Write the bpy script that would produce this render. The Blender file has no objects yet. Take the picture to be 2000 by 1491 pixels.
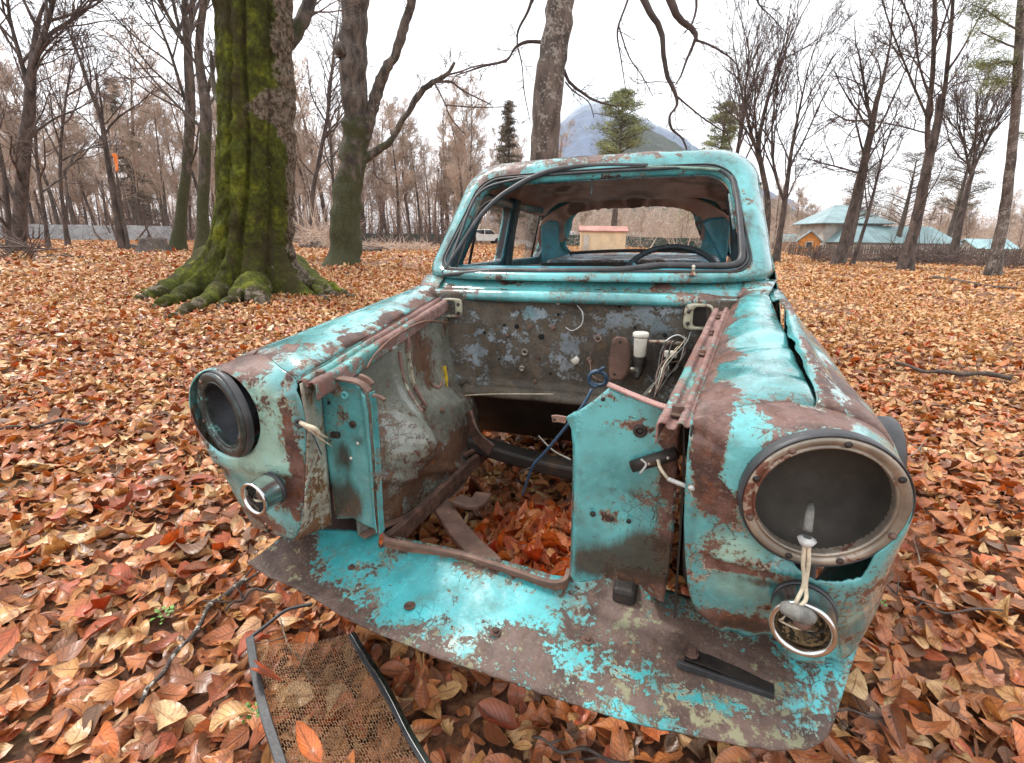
import bpy, bmesh, math, random
import numpy as np
from mathutils import Vector, Matrix, noise, geometry

random.seed(7)
RNG = np.random.default_rng(7)
SC = bpy.context.scene
COL = SC.collection

# ------------------------------------------------------------------ survey of the place
F, PT, RL, CAMH = 928.4, .297, .0166, 1.145          # lens (px of a 2000 px frame), pitch, roll, eye height
YAW, TX, TY, CP, CR = -.340, -.083, .804, -.001, -.029   # where the wreck stands

def ray(px, py):
    qx, qy = px-1000, py-745.5
    a = qx*math.cos(RL)+qy*math.sin(RL); b = -qx*math.sin(RL)+qy*math.cos(RL)
    x, u = a/F, -b/F
    return np.array([x, math.cos(PT)+u*math.sin(PT), -math.sin(PT)+u*math.cos(PT)])

def at(px, py, d):
    """world point seen in direction (px,py) at distance d north of the camera"""
    r = ray(px, py); return np.array([0, 0, CAMH])+r*(d/r[1])

CARM = Matrix.Translation((TX, TY, 0)) @ Matrix.Rotation(YAW, 4, 'Z') @ Matrix.Rotation(CP, 4, 'X') @ Matrix.Rotation(CR, 4, 'Y')
CARI = np.array(CARM.inverted())
_o = (CARI @ np.array([0, 0, CAMH, 1]))[:3]
def cp(px, py, ax, v):
    """point in the wreck's own frame on the plane ax=v"""
    d = CARI[:3, :3] @ ray(px, py); k = 'XYZ'.index(ax)
    return _o+d*((v-_o[k])/d[k])

def sst(a, b, x):
    t = np.clip((x-a)/(b-a), 0, 1); return t*t*(3-2*t)

def terrain(x, y):
    r = np.hypot(x, y)
    plat = .36-.30*sst(-5, 22, x*30/np.maximum(r, 8))
    z = plat*sst(5, 20, r)+.03*np.sin(x*.7+1.3)*np.cos(y*.55)*sst(3, 9, r)+.02*np.sin(x*1.9+y*1.1)*sst(3, 8, r)
    return z

def place(px, d):
    p = at(px, 470, d); x, y = p[0], p[1]
    return float(x), float(y), float(terrain(x, y))

# ------------------------------------------------------------------ objects
def tag(o, label=None, cat=None, group=None, kind=None):
    if label: o['label'] = label
    if cat: o['category'] = cat
    if group: o['group'] = group
    if kind: o['kind'] = kind
    return o

def empty(name, loc=(0, 0, 0), label=None, cat=None, group=None):
    o = bpy.data.objects.new(name, None); COL.objects.link(o); o.location = loc
    o.empty_display_size = .1
    return tag(o, label, cat, group)

def mesh_obj(name, V, Fc, mat=None, parent=None, smooth=True, attrs=None, uniform=None):
    me = bpy.data.meshes.new(name)
    V = np.asarray(V, dtype=np.float32).reshape(-1, 3)
    if isinstance(Fc, np.ndarray):
        k = Fc.shape[1]; n = len(Fc)
        me.vertices.add(len(V)); me.vertices.foreach_set('co', V.ravel())
        me.loops.add(n*k); me.loops.foreach_set('vertex_index', Fc.astype(np.int32).ravel())
        me.polygons.add(n)
        me.polygons.foreach_set('loop_start', np.arange(0, n*k, k, dtype=np.int32))
        me.polygons.foreach_set('loop_total', np.full(n, k, dtype=np.int32))
        me.update(calc_edges=True)
    else:
        me.from_pydata([tuple(map(float, v)) for v in V], [], [tuple(int(i) for i in f) for f in Fc])
        me.update()
    me.polygons.foreach_set('use_smooth', np.full(len(me.polygons), bool(smooth)))
    for nm, a in (attrs or {}).items():
        at_ = me.attributes.new(nm, 'FLOAT', 'POINT'); at_.data.foreach_set('value', np.asarray(a, dtype=np.float32))
    if mat: me.materials.append(mat)
    o = bpy.data.objects.new(name, me); COL.objects.link(o)
    if parent: o.parent = parent
    return o

def frames(P):
    n = len(P); T = np.zeros((n, 3)); T[1:-1] = P[2:]-P[:-2] if n > 2 else 0
    T[0] = P[1]-P[0]; T[-1] = P[-1]-P[-2]
    T /= np.maximum(np.linalg.norm(T, axis=1), 1e-9)[:, None]
    a = np.array([0, 0, 1.]) if abs(T[0][2]) < .9 else np.array([1., 0, 0])
    N = np.zeros((n, 3)); v = np.cross(T[0], a); v /= np.linalg.norm(v)
    for i in range(n):
        v = v-T[i]*np.dot(v, T[i]); v /= max(np.linalg.norm(v), 1e-9); N[i] = v
    return T, N, np.cross(T, N)

def smooth_path(P, k=6):
    P = np.asarray(P, float)
    if len(P) < 3: return P
    Q = np.vstack([2*P[0]-P[1], P, 2*P[-1]-P[-2]]); out = []
    for i in range(1, len(Q)-2):
        for t in np.arange(k)/k:
            a, b, c, d = Q[i-1], Q[i], Q[i+1], Q[i+2]
            out.append(.5*((2*b)+(-a+c)*t+(2*a-5*b+4*c-d)*t*t+(-a+3*b-3*c+d)*t**3))
    out.append(P[-1]); return np.array(out)

class MB:
    def __init__(s): s.v = []; s.f = []; s.n = 0
    def add(s, V, Fc):
        V = np.asarray(V, float).reshape(-1, 3)
        s.v.append(V); s.f += [tuple(int(i)+s.n for i in f) for f in Fc]; s.n += len(V); return s
    def tube(s, P, r, sides=8, closed=False, caps=True, smooth=0, fn=None):
        P = np.asarray(P, float)
        r = np.asarray(r if np.ndim(r) else [r]*len(P), float)
        if smooth:
            L = len(P); P2 = smooth_path(P, smooth); r = np.interp(np.linspace(0, L-1, len(P2)), np.arange(L), r); P = P2
        T, N, B = frames(P)
        if closed:
            T[0] = T[-1] = P[1]-P[-2]; T[0] /= np.linalg.norm(T[0]); T[-1] = T[0]
        a = np.arange(sides)*2*math.pi/sides
        V = P[:, None]+r[:, None, None]*(np.cos(a)[None, :, None]*N[:, None]+np.sin(a)[None, :, None]*B[:, None])
        n = len(P); Fc = []
        for i in range(n-1):
            for j in range(sides):
                k = (j+1) % sides; Fc.append((i*sides+j, i*sides+k, (i+1)*sides+k, (i+1)*sides+j))
        if caps and not closed:
            Fc.append(tuple(range(sides))[::-1]); Fc.append(tuple((n-1)*sides+j for j in range(sides)))
        return s.add(V, Fc)
    def box(s, c, size, M=None):
        c = np.array(c, float); h = np.array(size, float)/2
        V = np.array([[x, y, z] for x in (-1, 1) for y in (-1, 1) for z in (-1, 1)])*h
        if M is not None: V = V@np.array(M)[:3, :3].T
        return s.add(V+c, [(0, 1, 3, 2), (4, 6, 7, 5), (0, 4, 5, 1), (2, 3, 7, 6), (0, 2, 6, 4), (1, 5, 7, 3)])
    def lathe(s, c, axis, prof, sides=32, ref=(0, 0, 1), close=False):
        """prof: list of (radius, offset along axis)"""
        ax = np.array(axis, float); ax /= np.linalg.norm(ax)
        u = np.cross(ax, ref); 
        if np.linalg.norm(u) < .1: u = np.cross(ax, (1, 0, 0))
        u /= np.linalg.norm(u); w = np.cross(ax, u); a = np.arange(sides)*2*math.pi/sides
        V = []; 
        for r, h in prof: V.append(np.array(c)+ax*h+r*(np.cos(a)[:, None]*u+np.sin(a)[:, None]*w))
        Fc = []; n = len(prof)
        for i in range(n-1):
            for j in range(sides):
                k = (j+1) % sides; Fc.append((i*sides+j, i*sides+k, (i+1)*sides+k, (i+1)*sides+j))
        if prof[0][0] < 1e-3 or close: Fc.append(tuple(range(sides))[::-1])
        if prof[-1][0] < 1e-3 or close: Fc.append(tuple((n-1)*sides+j for j in range(sides)))
        return s.add(np.concatenate(V), Fc)
    def grid(s, G, skip=None, wrap=False):
        G = np.asarray(G, float); n, m = G.shape[:2]; Fc = []
        for i in range(n-1):
            for j in range(m if wrap else m-1):
                k = (j+1) % m
                if skip is not None and skip(i, j): continue
                Fc.append((i*m+j, i*m+k, (i+1)*m+k, (i+1)*m+j))
        return s.add(G, Fc)
    def build(s, name, mat, parent=None, smooth=True, wear=None, solid=0, bevel=0, rough=0, seed=0, auto=None):
        V = np.concatenate(s.v)
        if rough:
            for i in range(len(V)):
                v = Vector(V[i]*9)+Vector((seed, 0, 0)); V[i] += rough*np.array(noise.noise_vector(v))
        at_ = {}
        if wear is not None: at_ = wearfield(V, wear)
        o = mesh_obj(name, V, s.f, mat, parent, smooth, at_)
        if solid:
            m = o.modifiers.new('Solidify', 'SOLIDIFY'); m.thickness = solid; m.offset = -1
        if bevel:
            m = o.modifiers.new('Bevel', 'BEVEL'); m.width = bevel; m.segments = 2; m.limit_method = 'ANGLE'
        if auto:
            try: o.data.set_sharp_from_angle(angle=math.radians(auto))
            except Exception: pass
        return o

def wearfield(V, spec):
    """spec: dict(base, blobs=[(point, radius, weight)], tone=[...], grime=...) in the wreck's frame"""
    w = np.full(len(V), float(spec.get('base', .4))); t = np.full(len(V), float(spec.get('tone0', 0.)))
    g = np.full(len(V), float(spec.get('grime0', 0.)))
    for arr, key in ((w, 'blobs'), (t, 'tone'), (g, 'grime')):
        for p, r, k in spec.get(key, []):
            d = (V-np.array(p))/np.array(r); arr += k*np.exp(-(d**2).sum(1))
    return {'wear': np.clip(w, 0, 1), 'tone': np.clip(t, 0, 1), 'grime': np.clip(g, 0, 1)}

def plate(name, loop, mat, parent, solid=.004, edge=.02, wear=None, bump=0, seed=0, flange=None, holes=(), ax=1):
    """sheet-metal piece: outline loop of 3-D points, meshed finely, dented a little"""
    bm = bmesh.new()
    drop = {0: (1, 2), 1: (0, 2), 2: (0, 1)}[ax]
    loops = [[Vector(map(float, p)) for p in loop]]+[[Vector(map(float, p)) for p in h] for h in holes]
    flat = [Vector((p[drop[0]], p[drop[1]], 0)) for L in loops for p in L]
    tl = []; k = 0
    for L in loops: tl.append([flat[k+i] for i in range(len(L))]); k += len(L)
    tris = geometry.tessellate_polygon(tl)
    vs = [bm.verts.new(p) for L in loops for p in L]
    for t in tris:
        try: bm.faces.new([vs[i] for i in t])
        except ValueError: pass
    for _ in range(7):
        es = [e for e in bm.edges if e.calc_length() > edge]
        if not es: break
        bmesh.ops.subdivide_edges(bm, edges=es, cuts=1)
        bmesh.ops.triangulate(bm, faces=[f for f in bm.faces if len(f.verts) > 3])
    bmesh.ops.recalc_face_normals(bm, faces=bm.faces)
    for v in bm.verts:
        if bump: 
            n = noise.noise(Vector(v.co)*7+Vector((seed, 3, 1))); v.co[ax] += bump*n
        if flange: v.co = Vector(flange(v.co))
    V = np.array([v.co[:] for v in bm.verts]); bm.verts.index_update()
    Fc = [[v.index for v in f.verts] for f in bm.faces]; bm.free()
    o = mesh_obj(name, V, Fc, mat, parent, True, wearfield(V, wear) if wear else {})
    if solid:
        m = o.modifiers.new('Solidify', 'SOLIDIFY'); m.thickness = solid; m.offset = 0
    return o

# ------------------------------------------------------------------ shader graph helper
class G:
    def __init__(s, name):
        s.m = bpy.data.materials.new(name); s.m.use_nodes = True
        s.t = s.m.node_tree; s.t.nodes.clear()
        s.out = s.t.nodes.new('ShaderNodeOutputMaterial')
    def n(s, typ, props=None, **ins):
        nd = s.t.nodes.new('ShaderNode'+typ)
        for k, v in (props or {}).items(): setattr(nd, k, v)
        for k, v in ins.items():
            key = int(k[1:]) if k[0] == '_' and k[1:].isdigit() else k.replace('_', ' ')
            s.set(nd.inputs[key], v)
        return nd
    def set(s, inp, v):
        if isinstance(v, bpy.types.NodeSocket): s.t.links.new(v, inp)
        elif isinstance(v, bpy.types.Node): s.t.links.new(v.outputs[0], inp)
        else:
            if isinstance(v, (tuple, list)) and len(v) == 3 and len(inp.default_value) == 4: v = (*v, 1)
            inp.default_value = v
    def math(s, op, a, b=0., c=None, clamp=False):
        nd = s.t.nodes.new('ShaderNodeMath'); nd.operation = op; nd.use_clamp = clamp
        s.set(nd.inputs[0], a); s.set(nd.inputs[1], b)
        if c is not None: s.set(nd.inputs[2], c)
        return nd.outputs[0]
    def mix(s, f, a, b, typ='MIX'):
        nd = s.t.nodes.new('ShaderNodeMix'); nd.data_type = 'RGBA'; nd.blend_type = typ
        s.set(nd.inputs[0], f); s.set(nd.inputs[6], a); s.set(nd.inputs[7], b); return nd.outputs[2]
    def noise(s, scale, detail=8, rough=.6, vec=None, dist=0):
        nd = s.n('TexNoise', Scale=scale, Detail=detail, Roughness=rough, Distortion=dist)
        if vec is not None: s.set(nd.inputs['Vector'], vec)
        return nd.outputs[0]
    def step(s, x, a, b):
        nd = s.n('MapRange', {'interpolation_type': 'SMOOTHSTEP'}); s.set(nd.inputs[0], x); s.set(nd.inputs[1], a); s.set(nd.inputs[2], b)
        return nd.outputs[0]
    def ramp(s, f, stops, interp='LINEAR'):
        nd = s.t.nodes.new('ShaderNodeValToRGB'); cr = nd.color_ramp; cr.interpolation = interp
        while len(cr.elements) > 1: cr.elements.remove(cr.elements[0])
        for i, (p, c) in enumerate(stops):
            e = cr.elements[0] if i == 0 else cr.elements.new(p)
            e.position = p; e.color = (*c, 1)
        s.set(nd.inputs[0], f); return nd.outputs[0]
    def attr(s, name): return s.n('Attribute', {'attribute_name': name}).outputs['Fac']
    def obj(s): return s.n('TexCoord').outputs['Object']
    def scl(s, v, x, y, z, rot=(0, 0, 0)):
        nd = s.n('Mapping'); s.set(nd.inputs[0], v); nd.inputs['Scale'].default_value = (x, y, z); nd.inputs['Rotation'].default_value = rot
        return nd.outputs[0]
    def bump(s, h, strength=.3, dist=.01):
        nd = s.n('Bump', Strength=strength, Distance=dist); s.set(nd.inputs['Height'], h); return nd.outputs[0]
    def finish(s, color, rough=.6, normal=None, metal=0., **kw):
        b = s.n('BsdfPrincipled'); s.set(b.inputs['Base Color'], color); s.set(b.inputs['Roughness'], rough); s.set(b.inputs['Metallic'], metal)
        if normal is not None: s.set(b.inputs['Normal'], normal)
        for k, v in kw.items(): s.set(b.inputs[k.replace('_', ' ')], v)
        s.t.links.new(b.outputs[0], s.out.inputs[0]); return s.m

def simple(name, col, rough=.6, metal=0., vary=.3, scale=12, bump=.15, dist=.004, col2=None, thr=.5, **kw):
    g = G(name); v = g.obj()
    n = g.noise(scale, 8, .65, v); n2 = g.noise(scale*6, 6, .6, v)
    dark = tuple(c*(1-vary) for c in col); light = tuple(min(1, c*(1+vary)) for c in col)
    c = g.mix(g.step(n, .35, .65), dark, light)
    if col2: c = g.mix(g.step(g.math('MULTIPLY_ADD', n2, .35, g.math('MULTIPLY', n, .65)), thr, thr+.04), c, col2)
    nr = g.bump(g.math('ADD', n, g.math('MULTIPLY', n2, .5)), bump, dist)
    return g.finish(c, rough, nr, metal, **kw)

def paint_mat(name, teal=(.085, .36, .37), pale=(.30, .48, .39), cream=(.46, .42, .32), rust=((.055, .024, .017), (.165, .085, .068), (.22, .07, .022)),
              rough=.33, scale=5., chips=26., sharp=.010, k=1.0, scratch=.0, lich=0., noise_amp=1., coat=.35, dirt=.5):
    g = G(name); v0 = g.obj()
    wn = g.n('TexNoise', Scale=9., Detail=3.); g.set(wn.inputs['Vector'], v0)
    wv = g.n('VectorMath', {'operation': 'MULTIPLY_ADD'}); g.set(wv.inputs[0], wn.outputs['Color']); wv.inputs[1].default_value = (.035, .035, .035); g.set(wv.inputs[2], v0); v = wv.outputs[0]
    wear, tone, grime = g.attr('wear'), g.attr('tone'), g.attr('grime')
    nA = g.noise(scale, 8, .6, v, .3); nB = g.noise(chips, 7, .66, v, .2); nC = g.noise(110, 5, .65, v)
    f = g.math('ADD', g.math('ADD', g.math('MULTIPLY', nA, .44), g.math('MULTIPLY', nB, .34)), g.math('MULTIPLY', nC, .22))
    f = g.math('ADD', g.math('MULTIPLY', g.math('SUBTRACT', f, .5), 2.25*noise_amp), .5)
    f = g.math('ADD', f, g.math('MULTIPLY', g.math('SUBTRACT', wear, .5), k))          # high = bare metal
    if scratch:
        sn = g.noise(60, 4, .6, g.scl(v0, 1, .05, .3, (0, 0, .5))); f = g.math('ADD', f, g.math('MULTIPLY', g.math('SUBTRACT', sn, .5), scratch))
    bare = g.step(f, .5, .5+sharp)
    ew = g.math('MULTIPLY_ADD', g.step(g.noise(17, 4, .6, v0), .40, .64), .050, .006)     # undercoat edge of varying width
    edge = g.step(g.math('ADD', f, ew), .5, .508); lip = g.step(f, .36, .5)
    # paint
    n3 = g.noise(3.2, 6, .55, v0); n4 = g.noise(90, 5, .6, v0); n7 = g.noise(22, 7, .65, v0)
    tc = g.mix(g.step(n3, .38, .62), tuple(c*.66 for c in teal), tuple(min(1, c*1.25+.02) for c in teal))
    tm = g.math('ADD', tone, g.math('MULTIPLY', g.math('SUBTRACT', n3, .5), .55))
    tc = g.mix(g.step(tm, .34, .62), tc, pale)
    tc = g.mix(g.math('MULTIPLY', g.step(n4, .50, .70), .28), tc, tuple(min(1, c*1.3+.06) for c in teal))
    drt = g.math('MULTIPLY', g.step(g.math('ADD', g.math('MULTIPLY', n7, .6), g.math('MULTIPLY', g.noise(16, 5, .65, g.scl(v0, 1, 1, .22)), .4)), .46, .66), dirt)
    tc = g.mix(drt, tc, (.085, .115, .085))
    # crackle and pin-hole chips
    cv = g.n('TexVoronoi', {'feature': 'DISTANCE_TO_EDGE'}, Scale=42.); g.set(cv.inputs['Vector'], v)
    crk = g.math('MULTIPLY', g.math('SUBTRACT', 1., g.step(cv.outputs[0], .010, .035)), g.step(g.math('ADD', g.noise(6, 5, .6, v0), g.math('MULTIPLY', lip, .24)), .55, .70))
    pin = g.step(g.math('ADD', g.noise(150, 3, .6, v0), g.math('MULTIPLY', wear, .16)), .715, .74)
    tc = g.mix(g.math('MULTIPLY', g.math('MAXIMUM', pin, crk), .80), tc, rust[0])
    # rust
    n5 = g.noise(6, 9, .65, v0); n6 = g.noise(34, 8, .7, v0); n8 = g.noise(150, 5, .65, v0)
    rc = g.mix(g.step(n5, .42, .58), rust[0], rust[1]); rc = g.mix(g.math('MULTIPLY', g.step(n6, .50, .66), .60), rc, rust[2])
    rc = g.mix(g.math('MULTIPLY', g.step(g.math('MULTIPLY_ADD', n6, .5, g.math('MULTIPLY', n5, .5)), .53, .60), .5), rc, tuple(c*.45 for c in rust[0]))
    rc = g.mix(g.math('MULTIPLY', g.step(n8, .52, .72), .35), rc, (.34, .25, .19))
    if lich: rc = g.mix(g.step(g.math('ADD', g.math('MULTIPLY', n6, .6), g.math('MULTIPLY', g.noise(11, 5, .6, v0), .4)), .60-.1*lich, .64-.1*lich), rc, (.22, .21, .125))
    cr2 = g.mix(g.step(n6, .4, .6), cream, tuple(c*.5 for c in cream))
    c = g.mix(edge, tc, cr2); c = g.mix(bare, c, rc)
    # rust bleeding round the chips and general grime streaks
    c = g.mix(g.math('MULTIPLY', g.math('MULTIPLY', lip, g.math('SUBTRACT', 1., edge)), .40), c, (.20, .12, .06))
    st = g.noise(14, 7, .68, g.scl(v, 1, 1, .18)); st2 = g.step(g.math('ADD', g.math('MULTIPLY', st, .6), g.math('MULTIPLY', grime, .60)), .40, .60)
    c = g.mix(g.math('MULTIPLY', st2, .88), c, g.mix(n6, (.012, .010, .008), (.06, .038, .022)))
    ro = g.math('ADD', g.math('MULTIPLY', bare, .22), g.math('ADD', g.math('MULTIPLY', n7, .40), g.math('ADD', g.math('MULTIPLY', drt, .3), rough-.22)))
    h = g.math('ADD', g.math('MULTIPLY', g.math('SUBTRACT', 1., edge), 1.), g.math('MULTIPLY', g.math('MULTIPLY', g.math('ADD', n6, g.math('MULTIPLY', n8, .4)), bare), .9))
    h = g.math('ADD', h, g.math('MULTIPLY', g.noise(13, 5, .55, v0), 1.6)); h = g.math('SUBTRACT', h, g.math('MULTIPLY', g.math('MULTIPLY', crk, .6), g.math('SUBTRACT', 1., bare)))
    nr = g.bump(h, .85, .0032)
    return g.finish(c, ro, nr, 0., Specular_IOR_Level=.5, Coat_Weight=g.math('MULTIPLY', g.math('SUBTRACT', 1., g.math('MAXIMUM', bare, drt)), coat), Coat_Roughness=.10)
# ------------------------------------------------------------------ materials of the wreck
M = {}
M['paint'] = paint_mat('peeling_turquoise_paint', rough=.22, coat=1.)
M['paint_l'] = paint_mat('scratched_turquoise_paint', teal=(.13, .40, .41), scale=6.5, rough=.30, coat=.7, chips=32, scratch=.35, noise_amp=1., cream=(.52, .48, .35))
M['apron'] = paint_mat('flaking_turquoise_apron', teal=(.055, .39, .41), pale=(.36, .58, .48), scale=7, chips=44, lich=.45, rough=.40, cream=(.36, .44, .34), noise_amp=1.05,
                       rust=((.060, .034, .025), (.135, .085, .068), (.15, .075, .04)))
M['firewall'] = paint_mat('grimy_firewall_metal', teal=(.21, .26, .29), pale=(.12, .27, .31), scale=8, chips=30, cream=(.20, .20, .18), rough=.45,
                          rust=((.055, .046, .034), (.115, .096, .072), (.17, .10, .045)), noise_amp=1.15)
M['inner'] = paint_mat('dull_inner_wing_metal', teal=(.19, .20, .165), pale=(.07, .40, .44), scale=4.5, chips=30, cream=(.40, .44, .40), rough=.26, coat=.6,
                       rust=((.07, .035, .02), (.13, .075, .045), (.25, .07, .022)))
M['rail'] = paint_mat('rusty_rail_metal', teal=(.14, .42, .40), pale=(.45, .42, .30), scale=9, chips=40, rough=.5,
                      rust=((.16, .085, .07), (.28, .165, .145), (.24, .07, .035)))
M['cream'] = paint_mat('rust_stained_cream_paint', teal=(.52, .47, .38), pale=(.08, .46, .47), scale=8, chips=40, cream=(.6, .5, .3), rough=.4,
                       rust=((.16, .07, .03), (.24, .11, .06), (.38, .14, .03)))
M['cabinblue'] = paint_mat('faded_blue_inner_paint', teal=(.035, .22, .28), pale=(.06, .35, .42), scale=5, chips=30, rough=.5)
M['rust'] = simple('dark_rusty_iron', (.10, .055, .04), .75, .2, .45, 20, .4, .004, (.22, .10, .05), .56)
M['brownrust'] = simple('smooth_brown_rust', (.15, .085, .062), .6, .1, .35, 9, .3, .004, (.26, .16, .12), .58)
M['black'] = simple('grimy_black_steel', (.03, .024, .02), .55, .2, .4, 14, .3, .003, (.09, .05, .03), .6)
M['rubber'] = simple('weathered_black_rubber', (.040, .040, .043), .45, 0, .35, 18, .35, .003, (.12, .12, .12), .60)
M['tyre'] = simple('tyre_rubber', (.022, .022, .024), .75, 0, .3, 30, .3, .003)
M['chrome'] = simple('pitted_chrome', (.62, .62, .60), .2, 1., .15, 30, .12, .001, (.20, .12, .07), .66)
M['steel'] = simple('dull_ring_steel', (.36, .31, .25), .42, .55, .35, 11, .3, .002, (.20, .085, .06), .53)
M['bowl'] = simple('sooty_lamp_bowl', (.034, .030, .024), .75, 0, .5, 7, .3, .003, (.070, .062, .046), .60)
M['greybowl'] = simple('grey_lamp_bowl', (.050, .054, .062), .4, .2, .45, 7, .3, .003, (.13, .13, .13), .6)
M['plastic'] = simple('stained_white_plastic', (.66, .63, .54), .45, 0, .12, 30, .1, .002, (.30, .22, .14), .63)
M['cream_wire'] = simple('cream_wire', (.55, .47, .34), .5, 0, .25, 60, .2, .001)
M['white_wire'] = simple('grey_white_wire', (.48, .48, .46), .5, 0, .2, 60, .2, .001)
M['blue_wire'] = simple('dull_blue_hose', (.022, .055, .10), .45, 0, .3, 50, .2, .001, (.03, .03, .035), .58)
M['cloth'] = simple('grey_cloth_conduit', (.17, .165, .15), .8, 0, .3, 70, .3, .001)
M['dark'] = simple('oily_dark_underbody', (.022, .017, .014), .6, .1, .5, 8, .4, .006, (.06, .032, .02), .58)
M['yellow'] = simple('yellow_marking_paint', (.62, .42, .02), .5, 0, .3, 50, .3, .001, (.2, .2, .15), .58)
M['wrapped'] = simple('braided_wheel_cover', (.028, .040, .046), .6, 0, .3, 60, .4, .003)
M['glass'] = (lambda g: g.finish((.75, .80, .78), .12, None, 0., Transmission_Weight=.93, IOR=1.02, Alpha=.45))(G('dusty_glass'))
def headliner():
    g = G('stained_brown_headliner'); v = g.obj()
    n = g.noise(3.5, 7, .6, v, .6); ring = g.n('TexVoronoi', {'feature': 'DISTANCE_TO_EDGE'}, Scale=3.1); g.set(ring.inputs['Vector'], v)
    vor = g.n('TexVoronoi', {'feature': 'F1'}, Scale=3.0); g.set(vor.inputs['Vector'], v)
    d = g.math('ADD', vor.outputs['Distance'], g.math('MULTIPLY', g.math('SUBTRACT', g.noise(14, 6, .65, v), .5), .35))
    spot = g.math('SUBTRACT', 1., g.step(d, .16, .26)); halo = g.math('MULTIPLY', g.step(d, .22, .34), g.math('SUBTRACT', 1., g.step(d, .34, .48)))
    c = g.mix(g.step(n, .35, .65), (.46, .29, .23), (.68, .47, .38))
    c = g.mix(g.math('MULTIPLY', halo, .5), c, (.13, .065, .05)); c = g.mix(g.math('MULTIPLY', spot, .75), c, (.07, .04, .032))
    return g.finish(c, .9, g.bump(g.noise(8, 8, .6, v), .5, .02))
M['liner'] = headliner()
M['rail_d'] = simple('thin_rust_pipe', (.17, .085, .055), .7, 0, .3, 30, .2, .001)
M['railpink'] = simple('pinkish_primer_flange', (.34, .19, .165), .6, 0, .3, 22, .3, .002, (.15, .07, .05), .58)
M['paint_flat'] = simple('chipped_turquoise_edge', (.10, .46, .48), .45, 0, .3, 25, .3, .002, (.20, .10, .07), .52)
M['railw'] = simple('painted_washer', (.12, .42, .44), .5, 0, .3, 40, .3, .002, (.10, .06, .04), .58)
M['hole'] = simple('hole_black', (.004, .004, .004), .9, 0, .1)
M['railr'] = simple('gutter_metal', (.12, .10, .085), .6, .1, .4, 20, .3, .002, (.22, .12, .09), .55)
M['pillar'] = simple('dark_pillar_paint', (.022, .050, .060), .6, 0, .4, 10, .3, .003, (.06, .04, .035), .58)
M['dash'] = paint_mat('bright_dash_paint', teal=(.07, .50, .62), pale=(.10, .45, .55), scale=6, chips=30)
M['shelf'] = paint_mat('weathered_shelf_paint', teal=(.25, .48, .62), pale=(.05, .40, .48), scale=7, chips=30, rough=.4)
M['paleseal'] = simple('pale_green_sealant', (.22, .34, .27), .6, 0, .3, 30, .4, .002, (.06, .07, .06), .55)
M['cabinpale'] = simple('pale_torn_seal', (.20, .30, .30), .6, 0, .4, 40, .4, .002, (.04, .04, .04), .5)
# ================================================================== THE WRECK
car = empty('rusty_car', (0, 0, 0), 'rusted turquoise old saloon car with no bonnet, engine or windscreen, standing in fallen leaves', 'car')
car.matrix_world = CARM

def lerp(a, b, t): return a+(b-a)*t
def resample(P, n):
    P = np.asarray(P, float); d = np.r_[0, np.cumsum(np.linalg.norm(np.diff(P, axis=0), axis=1))]
    t = np.linspace(0, d[-1], n); return np.stack([np.interp(t, d, P[:, k]) for k in range(P.shape[1])], 1)
def nz(x, y, z, sc=1., oct=3):
    return noise.fractal(Vector((x*sc, y*sc, z*sc)), 1., 2., oct)

NT_, NO_ = 28, 48
def top_prof(Y):
    t = (Y-.05)/1.05
    xi, zi = lerp(.405, .545, t), lerp(.852, .952, t); xs, zs = lerp(.600, .640, t), lerp(.872, .972, t)
    P = [(xi, zi), (xi+.015, zi+.010), (lerp(xi, xs, .35), lerp(zi, zs, .35)+.016), (lerp(xi, xs, .7), lerp(zi, zs, .7)+.013), (xs, zs)]
    return resample(smooth_path(P, 6), NT_)
def out_prof(Y, s):
    t = (Y-.05)/1.05; xs, zs = lerp(.600, .640, t), lerp(.872, .972, t); w = .012*math.sin(max(0, min(1, t))*math.pi)
    e = 1.0*max(0, (Y-.75)/.4)*.02
    P = [(xs, zs), (xs+.035, zs-.008), (lerp(.690, .700, t), zs-.034), (.722+w-e, zs-.085), (.742+w-e, .72), (.746+w-e, .60), (.738-e, .50), (.722-e, .42), (.705-e, .385)]
    return resample(smooth_path(P, 6), NO_)

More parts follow.
